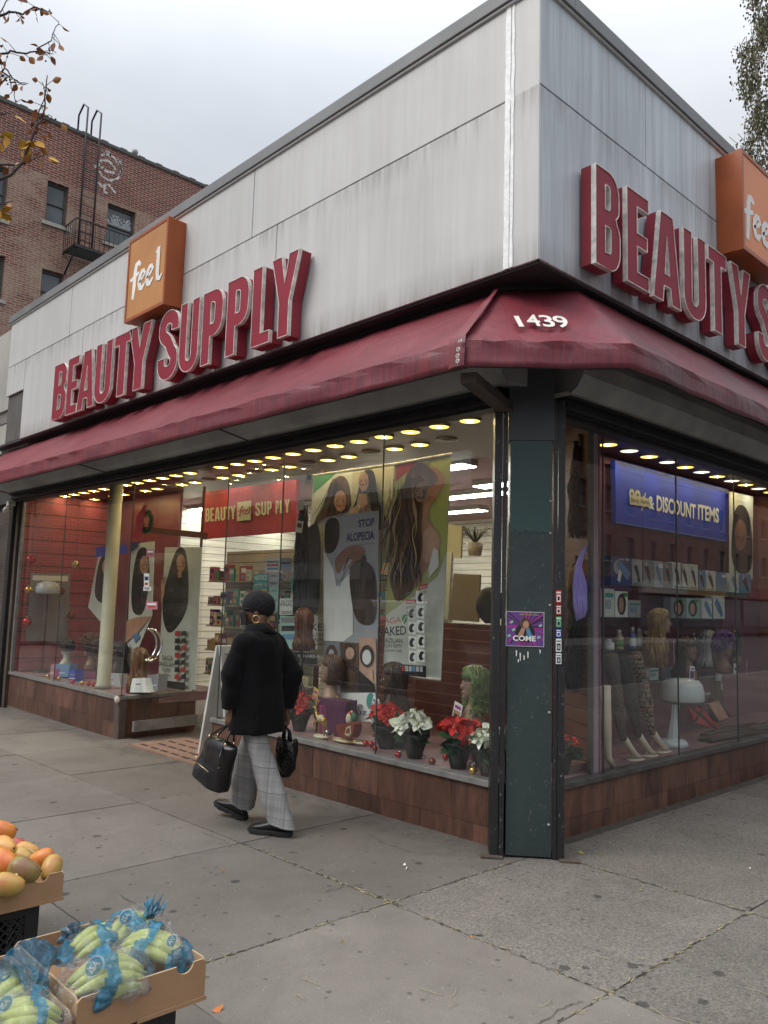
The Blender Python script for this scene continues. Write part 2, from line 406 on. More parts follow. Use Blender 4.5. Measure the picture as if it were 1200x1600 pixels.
def m_tile():
    s = NT('granite_tile'); v = s.pos()
    isl = s.n('ShaderNodeNewGeometry').outputs['Random Per Island']
    c = s.ramp(s.noise(s.pos((3.5, 3.5, .9)), 2.2, 8, .65, .6), [(.28, (.045, .028, .024)), (.5, (.115, .058, .042)), (.68, (.175, .085, .058))])
    c = s.mix(.8, c, s.ramp(isl, [(0, .62), (1, 1.25)]), 'MULTIPLY')
    c = s.mix(.5, c, s.ramp(s.noise(v, 95, 3, .8), [(.3, .55), (.7, 1.4)]), 'MULTIPLY')
    dk = s.ramp(s.noise(s.pos((9, 9, 1.5)), 1.6, 5, .7, 1), [(.56, 0.0), (.66, 1.0)]); c = s.mix(s.math('MULTIPLY', dk, .5), c, (.03, .025, .024))
    s.bsdf(c, .42, 0, s.bump(s.noise(v, 60, 3), .15, .003), .45); return s.m
M_TILE = m_tile()
M_GROUT = pm('grout', (.09, .07, .06), .9, obj=False)
def m_colgreen(name, a, b, chip):
    s = NT(name); v = s.pos()
    c = s.ramp(s.noise(s.pos((1, 1, .5)), 2.5, 5, .6, .5), [(.3, a), (.7, b)])
    ch = s.ramp(s.noise(s.pos((1.3, 1.3, .6)), 34, 5, .8), [(.63, 0.0), (.65, 1.0)]); c = s.mix(s.math('MULTIPLY', ch, chip), c, (.27, .28, .26))
    s.bsdf(c, .38, 0, s.bump(s.noise(v, 22, 5, .7), .4, .006), .5); return s.m
M_CG1 = m_colgreen('column_green', (.022, .036, .037), (.036, .052, .052), .5)
M_CG2 = m_colgreen('column_teal', (.022, .062, .062), (.036, .084, .082), .1)
M_CG3 = m_colgreen('column_slate', (.05, .058, .068), (.065, .074, .085), .1)
M_CBK = m_colgreen('post_black', (.010, .010, .012), (.02, .021, .023), .85)
def m_glass(name, tint=(.93, .95, .94), k=1.5, rough=0.0):
    s = NT(name); tr = s.n('ShaderNodeBsdfTransparent'); tr.inputs[0].default_value = (*tint, 1)
    gl = s.n('ShaderNodeBsdfGlossy'); gl.inputs['Roughness'].default_value = rough
    if name == 'shop_glass':
        s.l(s.bump(s.noise(s.pos(), .9, 1), .12, .004), gl.inputs['Normal'])
    fr = s.n('ShaderNodeLayerWeight'); fr.inputs['Blend'].default_value = .5
    f = s.math('MULTIPLY', s.math('POWER', fr.outputs['Facing'], 4.6), .92)
    f = s.math('MULTIPLY', s.math('ADD', f, .042), k); f = s.math('MINIMUM', f, 1.0)
    mx = s.n('ShaderNodeMixShader'); s.l(f, mx.inputs[0]); s.l(tr.outputs[0], mx.inputs[1]); s.l(gl.outputs[0], mx.inputs[2])
    df = s.n('ShaderNodeBsdfDiffuse'); df.inputs[0].default_value = (.7, .72, .72, 1); m3 = s.n('ShaderNodeMixShader'); s.l(s.ramp(s.noise(s.pos((1.5, 1.5, .8)), 1.6, 6, .7, .8), [(.45, .006), (.75, .045)]), m3.inputs[0])
    s.l(mx.outputs[0], m3.inputs[1]); s.l(df.outputs[0], m3.inputs[2]); s.l(m3.outputs[0], s.out.inputs['Surface']); return s.m
M_GLASS = m_glass('shop_glass')
M_GEDGE = pm('glass_edge', (.08, .095, .09), .3, obj=False)
def m_brick(name, u, rowh=.075, c1=(.22, .062, .05), c2=(.13, .038, .034), mort=(.42, .36, .30), patch=None):
    s = NT(name); g = s.n('ShaderNodeNewGeometry').outputs['Position']; sx = s.n('ShaderNodeSeparateXYZ'); s.l(g, sx.inputs[0])
    cb = s.n('ShaderNodeCombineXYZ'); s.l(sx.outputs[u], cb.inputs[0]); s.l(sx.outputs['Z'], cb.inputs[1])
    br = s.n('ShaderNodeTexBrick'); s.l(cb.outputs[0], br.inputs['Vector']); br.inputs['Scale'].default_value = 1
    br.inputs['Brick Width'].default_value = .30; br.inputs['Row Height'].default_value = rowh; br.inputs['Mortar Size'].default_value = .011
    br.inputs['Color1'].default_value = (*c1, 1); br.inputs['Color2'].default_value = (*c2, 1); br.inputs['Mortar'].default_value = (*mort, 1)
    br.inputs['Bias'].default_value = -.1
    v = s.pos(); c = br.outputs['Color']
    c = s.mix(.5, c, s.ramp(s.noise(v, .7, 6, .65), [(.3, .6), (.7, 1.3)]), 'MULTIPLY')
    if patch:
        # below the parapet band the wall keeps remnants of old pale paint
        z0 = patch; lowm = s.ramp(s.math('SUBTRACT', z0, sx.outputs['Z']), [(0.0, 0.0), (.08, 1.0)])
        pn = s.ramp(s.noise(s.pos((1, 1, 1.4)), .55, 8, .78, .5), [(.40, .05), (.58, 1.0)])
        pc = s.mix(.55, (.42, .32, .24), s.ramp(s.noise(v, 9, 5, .8), [(.3, .5), (.7, 1.35)]), 'MULTIPLY')
        c = s.mix(s.math('MULTIPLY', s.math('MULTIPLY', lowm, pn), .72), c, pc)
    s.bsdf(c, .9, 0, s.bump(br.outputs['Fac'], -.4, .01), .2); return s.m

# ------------------------------------------------------------------ ground
def gz(x, y=0): return 0.012 * min(0, max(x, -12))
XJ = [-26, -24.4, -23, -21.6, -20.2, -18.8, -17.4, -16, -14.6, -13.2, -12, -10.75, -9.4, -8.1, -6.8, -5.42, -4.1, -2.76, -1.32, .11, 1.43, 2.8, 4.2, 5.6]
YJ = [-6.2, -5.28, -3.95, -2.6, -1.24, .16, 1.6, 3.0, 4.4, 5.8, 7.2, 8.6, 10, 11.4, 12.8, 14.2, 15.6, 17, 18.4, 20]
mb = MB(); rnd = random.Random(5)
for i in range(len(XJ) - 1):
    for j in range(len(YJ) - 1):
        x0, x1, y0, y1 = XJ[i], XJ[i + 1], YJ[j], YJ[j + 1]
        if y0 > .1 and x0 < -.2 + .0: continue
        g = .0038; dz = rnd.uniform(-.002, .002)
        # slabs with slightly ragged edges
        pts = []
        cs = [(x0 + g, y0 + g), (x1 - g, y0 + g), (x1 - g, y1 - g), (x0 + g, y1 - g)]
        for k in range(4):
            a = cs[k]; b = cs[(k + 1) % 4]
            for q in range(14):
                t = q / 14; x = a[0] + (b[0] - a[0]) * t; y = a[1] + (b[1] - a[1]) * t
                n = .006 * noise.noise(Vector((x * 7, y * 7, i * 3 + j))); pts.append((x + n, y + n, gz(x) + dz + .012))
        cx, cy = (x0 + x1) / 2, (y0 + y1) / 2
        if y0 < .1 and y1 > 0 and x1 < .2: pass
        b = len(mb.v); mb.v += [Vector(p) for p in pts] + [Vector((cx, cy, gz(cx) + dz + .012))]
        n = len(pts)
        for k in range(n): mb.f.append((b + k, b + (k + 1) % n, b + n)); mb.m.append(M_SIDE); mb.smooth.append(False)
        low = [(p[0], p[1], p[2] - .012) for p in pts]
        b2 = len(mb.v); mb.v += [Vector(p) for p in low]
        for k in range(n): mb.f.append((b + k, b2 + k, b2 + (k + 1) % n, b + (k + 1) % n)); mb.m.append(M_SIDE); mb.smooth.append(False)
for i in range(len(mb.v)): mb.v[i].z -= .012
mb.build('sidewalk', None, kind='structure', local=True)
mb = MB()
for (x0, x1) in ((-26, -12), (-12, 0), (0, 5.6)):
    mb.face([(x0, -6.2, gz(x0) - .008), (x1, -6.2, gz(x1) - .008), (x1, 0.1, gz(x1) - .008), (x0, .1, gz(x0) - .008)], M_JOINT)
mb.face([(0, .1, -.008), (5.6, .1, -.008), (5.6, 20, -.008), (0, 20, -.008)], M_JOINT)
mb.build('sidewalk_bed', None, kind='structure', local=True)
mb = MB(); mb.face([(-300, -300, -.30), (300, -300, -.30), (300, 300, -.30), (-300, 300, -.30)], M_ASPH)
mb.build('street', None, kind='structure', local=True)
mb = MB(); mb.box((-26, -6.36, -.4), (5.76, -6.2, -.001), M_CURB); mb.box((5.6, -6.2, -.4), (5.76, 20, -.001), M_CURB)
mb.build('curb', None, kind='structure', local=True)

# ------------------------------------------------------------------ the shop
SHOP = thing('corner_shop', 'single storey corner shop with pale metal fascia, burgundy awning and big display windows', 'shop', (0, 0, 0))
FX, FY = .478, .45          # how far the fascia stands out in front of B and A
ZB, ZS, ZT = 3.756, 4.93, 5.62
XE = -9.13                  # left end of the fascia
YE = 12.0
def panel(fr, u0, u1, v0, v1, out, mat, name='fascia_panel'):
    mb = MB(); g = .005
    mb.box((u0 + g, v0 + g, out - .03), (u1 - g, v1 - g, out)); mb.v = [fr(*v) for v in mb.v]
    return mb.build(name, [mat], SHOP, bevel=.003)
cutsA_t = [XE, -6.9, -2.75, .228]; cutsA_b = [-8.42, -6.45, -2.35, .228]
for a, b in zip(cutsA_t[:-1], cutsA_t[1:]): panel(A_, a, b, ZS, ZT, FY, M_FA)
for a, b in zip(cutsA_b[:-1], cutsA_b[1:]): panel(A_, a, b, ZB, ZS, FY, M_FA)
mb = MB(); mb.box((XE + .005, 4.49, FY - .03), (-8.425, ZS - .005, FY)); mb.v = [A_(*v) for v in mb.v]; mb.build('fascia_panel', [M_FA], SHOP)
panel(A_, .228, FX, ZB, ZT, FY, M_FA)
mb = MB()
def wob(u, v, w0): return w0 + .006 * noise.noise(Vector((v * 8, u * 9, 0)))
for (c, w0) in ((.222, .022), (.262, .012)):
    L_ = [(c - wob(c, z, w0), z) for z in [ZB + .01 + k * (ZT - ZB - .02) / 40 for k in range(41)]]
    Rr = [(c + wob(c + 3, z, w0), z) for z in [ZT - .01 - k * (ZT - ZB - .02) / 40 for k in range(41)]]
    for k in range(40):
        mb.face([A_(*L_[k], FY + .004), A_(*Rr[40 - k], FY + .004), A_(*Rr[39 - k], FY + .004), A_(*L_[k + 1], FY + .004)], M_TAPE)
mb.build('corner_seam_sealant', None, SHOP)
cB_t = [-FY, .905, 4.0, 8, YE]; cB_b = [-FY, 1.72, 4.6, 8.3, YE]
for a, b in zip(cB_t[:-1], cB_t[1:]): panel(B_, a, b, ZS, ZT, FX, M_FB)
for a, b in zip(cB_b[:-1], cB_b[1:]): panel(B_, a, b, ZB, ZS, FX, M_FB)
mb = MB()                                                            # core wall behind the panels
mb.box((XE + .03, -FY + .031, ZB + .03), (FX - .031, -.02, ZT), M_BACK); mb.box((.02, -.02, ZB + .03), (FX - .031, YE, ZT), M_BACK)
mb.box((XE, -.02, 3.2), (.02, 0.5, 4.6), M_BACK)
mb.build('fascia_core', None, SHOP)
mb = MB()                                                            # coping
mb.box((XE - .03, -FY - .035, ZT), (FX + .035, -.1, ZT + .105), M_COPE); mb.box((.1, -.1, ZT), (FX + .035, YE, ZT + .105), M_COPE)
mb.box((XE - .03, -FY - .02, ZT - .02), (FX + .02, -FY + .0, ZT - .001), M_FA); mb.box((FX, -FY, ZT - .02), (FX + .02, YE, ZT - .001), M_FA)
mb.build('coping', None, SHOP, bevel=.004)
mb = MB()                                                            # soffit under the fascia
mb.box((-9.6, -FY + .02, ZB - .012), (FX - .02, 0, ZB + .02), M_SOFF); mb.box((0.0, 0, ZB - .012), (FX - .02, YE, ZB + .02), M_SOFF)
mb.build('soffit', None, SHOP)
mb = MB()                                                            # wall behind the awning
mb.box((-9.6, 0, 3.1), (0, .2, ZB - .013), M_WALL); mb.box((-.2, .2, 3.1), (0, YE, ZB - .013), M_WALL)
mb.build('lintel_wall', None, SHOP)
mb = MB(); mb.box((-9.6, .2, ZB + .05), (-.2, 14, ZB + .3), M_WALL); mb.build('roof', None, SHOP)  # unseen slab, put in to keep sky light out of the shop
# next building on the left, a slice of it
NB = thing('neighbour_shop', 'grey beige neighbouring shop front at the far left edge with dark window below', 'shop', (-12, 0, 0))
M_NB = pm('neighbour_render', (.36, .35, .32), .85, var=.12, scale=1.5, obj=False)
M_FOIL = pm('foil_tape', (.5, .5, .5), .3, metal=.8, var=.3, scale=20, bump=1, bscale=25, obj=False)
mb = MB(); mb.box((-16, -.28, 4.4), (XE - .01, 8, 5.7), M_NB); mb.build('upper_wall', None, NB)
mb = MB(); mb.box((-16, -.22, 3.78), (-8.45, .0, 4.48), M_NB); mb.box((-16, -.30, 3.70), (-8.5, -.0, 3.78), M_NB); mb.build('ledge', None, NB)
mb = MB(); mb.box((-16, -.235, 4.22), (-8.5, -.2, 4.42), M_FOIL); mb.build('foil_flashing', None, NB)
mb = MB(); mb.box((-16, .0, 3.0), (-9.61, 8, 3.69), M_WALL); mb.box((-16, .1, 0), (-9.62, 8, 3.0), M_BLACK); mb.build('dark_front', None, NB)
mb = MB(); mb.box((-11.5, .06, .5), (-9.95, .09, 2.9), M_GLASS); mb.build('window', None, NB)

# ------------------------------------------------------------------ awning
AWN = thing('awning', 'burgundy vinyl awning wrapping the shop corner with white house number 1439', 'awning', (0, 0, 2.9))
def awn_pts():
    # stations along the run: (top point, fold point, bottom point)
    S = []
    zA = (3.705, 3.145, 2.99)
    TA = [(-9.18, -7.9 - 1.55)]
    S.append(((-9.25, -.30, 3.70), (-9.7, -.93, 3.13), (-9.72, -.93, 2.985)))
    N = 60
    for k in range(N + 1):
        t = k / N; S.append(((-9.1 + t * (.06 + 9.1), -.30, 3.705), (-9.6 + t * (9.6 + .31), -.93, 3.145), (-9.6 + t * (9.6 + .31), -.94, 2.985)))
    for k in range(1, 15):
        t = k / 14; S.append(((.06 + t * (.40 - .06), -.30 + t * (.38), 3.705 + t * .035), (.33 + t * (.93 - .33), -.93 + t * .80, 3.145 + t * .045), (.33 + t * (.94 - .33), -.94 + t * .79, 2.985 + t * .045)))
    for k in range(1, 61):
        t = k / 60; S.append(((.40, .08 + t * 11.5, 3.74), (.93, -.13 + t * 11.7, 3.19), (.94, -.15 + t * 11.7, 3.035)))
    return S
AS = awn_pts()
mb = MB(); rings = []
for si, (t, f, b) in enumerate(AS):
    t, f, b = Vector(t), Vector(f), Vector(b)
    col = []
    nn = (f - t).cross(Vector((1, 0, 0)) if t.y < -.25 else Vector((0, 1, 0))).normalized()
    for k in range(9):
        p = t.lerp(f, k / 8); sag = -.018 * math.sin(PI * k / 8)
        wr = .020 * noise.noise(Vector((p.x * 2.2 + p.y * 2.2, k * .25, 1))) * math.sin(PI * min(1, k / 8 + .1)) + .014 * noise.noise(Vector((p.x * 5 + p.y * 6 + k * .5, k * .7, 5)))
        p = p + Vector((0, 0, sag + wr)); col.append(p)
    for k in range(1, 5):
        p = f.lerp(b, k / 4); wr = .022 * noise.noise(Vector((p.x * 3.0 + p.y * 3, k * .3, 9)))
        d = Vector((p.x, p.y, 0)).normalized() if .05 < (si - 61) < 15 else (Vector((0, -1, 0)) if si < 62 else Vector((1, 0, 0)))
        col.append(p + d * wr + Vector((0, 0, .006 * noise.noise(Vector((p.x * 2 + p.y * 2, 3, 3))))))
    rings.append(col)
nc = len(rings[0]); vs = [v for r in rings for v in r]
fs = [(i * nc + k, (i + 1) * nc + k, (i + 1) * nc + k + 1, i * nc + k + 1) for i in range(len(rings) - 1) for k in range(nc - 1)]
mb.mesh(vs, fs, M_AWN, False)
cv = mb.build('canopy', None, AWN, fixn=True)
for p in cv.data.polygons: p.use_smooth = (p.index % (nc - 1)) not in (7, 8)
sm = cv.modifiers.new('thick', 'SOLIDIFY'); sm.thickness = .004; sm.offset = 1
mb = MB()                                                            # overlapping seam flap with washers at the chamfer
p0, p1, p2 = Vector((.02, -.305, 3.716)), Vector((.19, -.945, 3.165)), Vector((.20, -.955, 2.99)); q0, q1, q2 = Vector((.07, -.31, 3.722)), Vector((.325, -.95, 3.168)), Vector((.325, -.96, 2.99))
vs = []; n = 14
for k in range(n + 1):
    t = k / n; a = p0.lerp(p1, t); b = q0.lerp(q1, t); wv = .008 * math.sin(k * 1.7); vs += [a + Vector((0, -.004, .008 + wv * .3)), a.lerp(b, .5) + Vector((0, -.008, .018 + wv)), b + Vector((0, -.004, .010))]
for k in range(1, 5):
    t = k / 4; a = p1.lerp(p2, t); b = q1.lerp(q2, t); vs += [a + Vector((0, -.006, 0)), a.lerp(b, .5) + Vector((0, -.016, 0)), b + Vector((0, -.006, 0))]
fs = [(i * 3 + k, i * 3 + k + 1, i * 3 + 4 + k, i * 3 + 3 + k) for i in range(len(vs) // 3 - 1) for k in range(2)]
mb.mesh(vs, fs, M_AWN, True); mb.build('seam_flap', None, AWN)
M_WASH = pm('washer', (.55, .53, .5), .4, metal=.6)
for (x, y) in ((772, 459), (762, 472), (739, 502), (725, 522), (719, 533), (716, 546), (715, 556), (715, 564)):
    d = ray(x, y)
    # intersect the slanted or vertical face of the awning
    if y < 536:
        N_ = (Vector((0, -.63, -.56)).cross(Vector((1, 0, 0)))).normalized(); P_ = Vector((0, -.30, 3.728))
    else: N_ = Vector((0, -1, 0)); P_ = Vector((0, -.968, 0))
    t = (P_ - CAM).dot(N_) / d.dot(N_); p = CAM + d * (t - .035)
    mb = MB(); mb.lathe([(.006, .004), (.013, .004), (.015, .0), (.006, .0)], p, 14, M_WASH, axis=N_ if N_.y < 0 else -N_, smooth=False, cap=False)
    mb.build('washer', None, AWN)
# number on the chamfer panel
c0 = Vector((.33, -.93, 3.145)); c1 = Vector((.93, -.13, 3.19)); t0 = Vector((.06, -.30, 3.705)); t1 = Vector((.40, .08, 3.74))
u_ = (c1 - c0).normalized(); vv = ((t0 + t1) / 2 - (c0 + c1) / 2); vv = (vv - u_ * vv.dot(u_)).normalized(); n_ = u_.cross(vv).normalized()
if n_.x < 0: n_ = -n_
CH = frame(c0, u_, n_, vv)
def onCH(x, y):
    d = ray(x, y); t = (c0 - CAM).dot(n_) / d.dot(n_); p = CAM + d * t - c0; return (p.dot(u_), p.dot(vv))
M_NUM = pm('number_vinyl', (.72, .68, .62), .5)
for ch, x0, x1, yb, yt in (('1', 804, 819, 516, 499), ('4', 826, 846, 515, 497), ('3', 849, 868, 516, 498), ('9', 870, 891, 517, 499)):
    ym = (yb + yt) / 2; a = onCH(x0, ym); b = onCH(x1, ym); c = onCH(x0, yb); e = onCH(x0, yt)
    mb = MB(); mb.text(CH, ch, a[0] + (c[0] - e[0]) / 2 + (.4 * abs(b[0] - a[0]) if ch == '1' else 0), c[1], abs(e[1] - c[1]), abs(b[0] - a[0]) * (.5 if ch == '1' else 1), M_NUM, out=.024, depth=.003, bold=.012, slant=0); mb.build('house_number', None, AWN)
# frame tubes and the wood block under the corner
mb = MB(); M_WOOD = pm('old_wood', (.07, .05, .042), .85, obj=False, var=.3)
d_ = Vector((-.02, -.12, 0)) - Vector((.27, -.86, 0)); e_ = Vector((-d_.y, d_.x, 0)).normalized() * .05
mb.loft([[Vector((.27, -.86, z)) + e_, Vector((.27, -.86, z)) - e_, Vector((-.02, -.12, z)) - e_, Vector((-.02, -.12, z)) + e_] for z in (2.915, 2.978)], M_WOOD, False)
mb.build('corner_block', None, AWN)
mb = MB()
for pth in ([(-9.6, -.91, 3.0), (.30, -.91, 3.0)], [(.32, -.91, 3.0), (.91, -.14, 3.04)], [(.91, -.12, 3.045), (.91, 11, 3.045)]): mb.tube(pth, .012, 8, M_BLACK)
for x in (-8.2, -5.2, -2.4):
    mb.tube([(x, -.9, 2.995), (x - .05, -.45, 2.93), (x + .1, -.2, 3.0)], .007, 6, M_BLACK)
mb.build('frame', None, AWN)
# roller shutter hoods and the lintel slats under them
def hood(fr, u0, u1):
    prof = [(.02, 3.52), (.30, 3.50), (.37, 3.42), (.385, 3.30), (.36, 3.20), (.31, 3.12), (.26, 3.085), (.24, 3.09), (.24, 3.10), (.02, 3.10)]
    mb = MB(); n = 28; rings = []
    for k in range(n + 1):
        u = u0 + (u1 - u0) * k / n; rings.append([fr(u, z + .006 * noise.noise(Vector((u * 2, z * 3, 1))), o + .01 * noise.noise(Vector((u * 1.6, z * 5, 4)))) for o, z in prof])
    mb.loft(rings, M_HOOD, False); return mb
hood(A_, -9.5, .1).build('shutter_hood', None, SHOP); hood(B_, .24, 11).build('shutter_hood', None, SHOP)
mb = MB()
for k, (z0, z1, o) in enumerate(((3.065, 3.095, .17), (3.03, 3.06, .13), (3.0, 3.026, .15), (2.975, 2.996, .10))):
    mb.box((-9.5, -o, z0), (-.05, .035, z1), M_BLACK)
mb.build('shutter_slats', None, SHOP)
mb = MB()
for k, (z0, z1, o) in enumerate(((3.085, 3.115, .19), (3.05, 3.08, .14), (3.02, 3.046, .16), (2.995, 3.016, .10), (2.965, 2.99, .08))):
    mb.box((-.035, .35, z0), (o, 11, z1), M_BLACK)
mb.build('shutter_slats', None, SHOP)

# ------------------------------------------------------------------ corner column
CB = thing('corner_column', 'dark green painted steel column with black side posts at the shop corner', 'column', (.08, 0, 0))
def colprism(pts, z0, z1, mat, name, zs=None):
    mb = MB(); n = zs or 30
    rings = [[(x + .0022 * noise.noise(Vector((x * 20, z * 5, 1))), y + .0022 * noise.noise(Vector((y * 20, z * 5, 2))), z) for x, y in pts] for z in [z0 + (z1 - z0) * k / n for k in range(n + 1)]]
    mb.loft(rings, mat, False); return mb.build(name, None, CB)
fl = Vector((.010, -.113)); frr = Vector((.228, .077))          # front face edge (left, right) on the ground
fd = (frr - fl).normalized(); fn = Vector((fd.y, -fd.x))
def cp(a, b): p = fl + fd * a + fn * b; return (p.x, p.y)
W_ = (frr - fl).length
colprism([cp(0, 0), cp(W_, 0), cp(W_, -.22), cp(0, -.22)], 0.012, 2.16, M_CG1, 'green_face')
colprism([cp(.005, -.001), cp(W_ - .005, -.001), cp(W_ - .01, -.22), cp(.005, -.22)], 2.162, 2.72, M_CG2, 'teal_face')
colprism([cp(-.01, .008), cp(W_ + .008, .008), cp(W_, -.22), cp(0, -.22)], 2.722, 3.6, M_CG3, 'slate_face')
def ragged(zc, h, mat, n=24):
    mb = MB(); P = []
    for k in range(n + 1): P.append((k / n * (W_ - .012) + .006, zc + h * .5 * noise.noise(Vector((k * .5, zc, 0))) - (.02 if k % 7 == 0 else 0)))
    pts = P + [(W_ - .006, zc + .12), (.006, zc + .12)]
    fr = lambda a, z, o: Vector((*cp(a, o), z)); mb.prism(pts, 0, .0045, fr, mat); return mb
ragged(2.10, .06, M_CG2).build('paint_edge', None, CB)
# black channels either side (the shutter guides)
colprism([cp(-.015, -.005), cp(-.045, -.005), cp(-.045, .016), cp(-.015, .016)], .0, 2.95, M_CBK, 'guide_rail')
colprism([cp(-.05, .004), cp(-.10, .004), cp(-.108, -.14), cp(-.05, -.2)], 0, 2.95, M_CBK, 'guide_rail')
colprism([cp(W_ + .006, -.01), cp(W_ + .032, -.01), cp(W_ + .032, .006), cp(W_ + .006, .006)], 0, 3.0, M_CBK, 'guide_rail')
colprism([cp(W_ + .036, .003), cp(W_ + .082, .003), cp(W_ + .09, -.18), cp(W_ + .036, -.22)], 0, 3.0, M_CBK, 'guide_rail')
M_RUST = pm('rusty_plate', (.10, .075, .06), .8, obj=False, var=.35)
for (a, b) in ((-.16, -.02), (W_ + .05, W_ + .18)):
    mb = MB(); q = [cp(a, -.02), cp(b, -.02), cp(b, .055), cp(a, .055)]
    mb.loft([[(x, y, .001) for x, y in q], [(x, y, .010) for x, y in q]], M_RUST, False); mb.build('foot_plate', None, CB)
M_BOLT = pm('bolt', (.45, .45, .43), .5, metal=.4)
for (x, y) in ((858, 783), (857, 834), (858, 948), (856, 1118), (852, 1295)):
    z = at(1, 0.0, x, y).z + .01
    mb = MB(); p = cp(W_ - .016, .002); mb.lathe([(.009, 0), (.008, .004), (.003, .006)], (p[0], p[1], z), 10, M_BOLT, axis=(fn.x, fn.y, 0)); mb.build('bolt', None, CB)

# ------------------------------------------------------------------ base walls and sills
def base_wall(fr, u0, u1, seed, name='base_wall', out=.0, zg=-.15, sill=M_ALU, top=.41, flip=False):
    r = random.Random(seed); mb = MB(); d = .045
    def bx(a0, b0, c0, a1, b1, c1, m):
        q = MB(); q.box((a0, b0, c0), (a1, b1, c1), m); mb.mesh([fr(*v) for v in q.v], q.f, m)
    bx(u0, zg, out - d - .04, u1, top - .045, out - d + .04, M_GROUT)
    u = u0
    while u < u1 - .01:
        w_ = min(r.choice((.36, .44, .32, .40)), u1 - u)
        if u1 - u - w_ < .1: w_ = u1 - u
        bx(u + .0015, .115, out - d, u + w_ - .0015, top - .04, out - .001 + r.uniform(-.001, .001), M_TILE)
        u += w_
    u = u0
    while u < u1 - .01:
        w_ = min(r.choice((.30, .42, .5)), u1 - u)
        bx(u + .0015, zg, out - d, u + w_ - .0015, .112, out - .001 + r.uniform(-.001, .001), M_TILE); u += w_
    o = mb.build(name, None, SHOP)
    mb = MB()
    bx(u0 - .01, top - .042, out - .09, u1 + .01, top + .0, out + .022, sill)
    mb.build('sill', None, SHOP, bevel=.004)
mb = MB()
base_wall(A_, -3.72, -.12, 1, top=.42)
base_wall(A_, -9.36, -5.72, 2, top=.42)
base_wall(B_, .36, 11, 3, top=.37, sill=M_SILLB)
# splayed return walls of the entrance
RL0, RL1 = Vector((-5.74, 0.0, 0)), Vector((-5.86, 1.10, 0))
RLf = frame(RL0, (RL1 - RL0), Vector(((RL1 - RL0).y, -(RL1 - RL0).x, 0)))
base_wall(RLf, .0, 1.10, 4, top=.42)
RR0, RR1 = Vector((-3.70, 0.0, 0)), Vector((-3.5, 1.12, 0))
RRf = frame(RR0, (RR1 - RR0), Vector((-(RR1 - RR0).y, (RR1 - RR0).x, 0)))
base_wall(RRf, .03, 1.12, 5, top=.42)
M_PLAST = pm('putty_patch', (.5, .42, .38), .8, bump=.8, bscale=60)
mb = MB(); mb.ball((-5.74, -.03, .385), .045, .03, .045, m=M_PLAST, jitter=.5); mb.build('putty_patch', None, SHOP)

# ------------------------------------------------------------------ glass
def pane(fr, u0, u1, v0, v1, out=-.03, name='glass_pane'):
    mb = MB(); mb.face([fr(u0 + .002, v0, out), fr(u1 - .002, v0, out), fr(u1 - .002, v1, out), fr(u0 + .002, v1, out)], M_GLASS)
    return mb.build(name, None, SHOP)
def joint(fr, u, v0, v1, out=-.03, w=.003, mat=None, d=.006):
    q = MB(); q.box((u - w, v0, out - d), (u + w, v1, out + d)); mb = MB(); mb.mesh([fr(*v) for v in q.v], q.f, mat or M_GEDGE)
    return mb.build('glass_joint', None, SHOP)
ZG = 3.04
for a, b in ((-9.3, -7.77), (-7.77, -5.76)): pane(A_, a, b, .42, ZG)
for u in (-7.77, -5.76): joint(A_, u, .42, ZG, w=.003)
for a, b in ((-3.68, -2.74), (-2.74, -1.385), (-1.385, -.16)): pane(A_, a, b, .42, ZG)
for u in (-3.68, -2.74, -1.385): joint(A_, u, .42, ZG, w=.003)
pane(RLf, .03, 1.08, .42, ZG, 0); pane(RRf, .03, 1.1, .42, ZG, 0)
joint(RLf, 1.05, .42, ZG, 0, .018, pm('brown_frame', (.09, .045, .04), .5, obj=False)); joint(RRf, 1.14, .42, ZG, 0, .03, MATS['brown_frame'])
yy = [.55, 1.13, 2.345, 3.56, 4.8, 6.0, 7.2, 8.4, 9.6]
for a, b in zip(yy[:-1], yy[1:]): pane(B_, a, b, .37, ZG + .02)
for u in yy[1:]: joint(B_, u, .37, ZG + .02, w=.003)
# lilac and grey upright where the two displays meet
M_LIL = pm('lilac_board', (.30, .22, .27), .6, obj=False); M_MUL = pm('mullion_grey', (.11, .12, .11), .4, metal=.5, obj=False)
mb = MB(); mb.box((-.075, .985, .37), (-.045, 1.02, ZG), M_MUL); mb.box((-.075, 1.025, .37), (-.05, 1.125, ZG), M_LIL); mb.build('display_upright', None, SHOP)
# left end post
M_RPOST = pm('rusty_post', (.075, .055, .042), .8, obj=False, var=.5, scale=5, stretch=(3, 3, .5))
mb = MB(); mb.box((-9.62, -.10, -.14), (-9.48, .05, 3.0), M_BLACK); mb.box((-9.47, -.05, -.14), (-9.37, .03, 3.0), M_RPOST); mb.box((-9.365, -.01, .42), (-9.3, .03, 3.0), M_ALU)
mb.build('end_post', None, SHOP)
M_DOME = pm('old_white_plastic', (.5, .5, .47), .5)
mb = MB(); mb.ball((-9.45, -.2, 2.83), .06, m=M_DOME); mb.box((-9.5, -.2, 2.9), (-9.4, -.1, 2.97), M_DOME); mb.build('security_camera', None, None, 'small white dome camera at the top left of the shop window', 'camera')

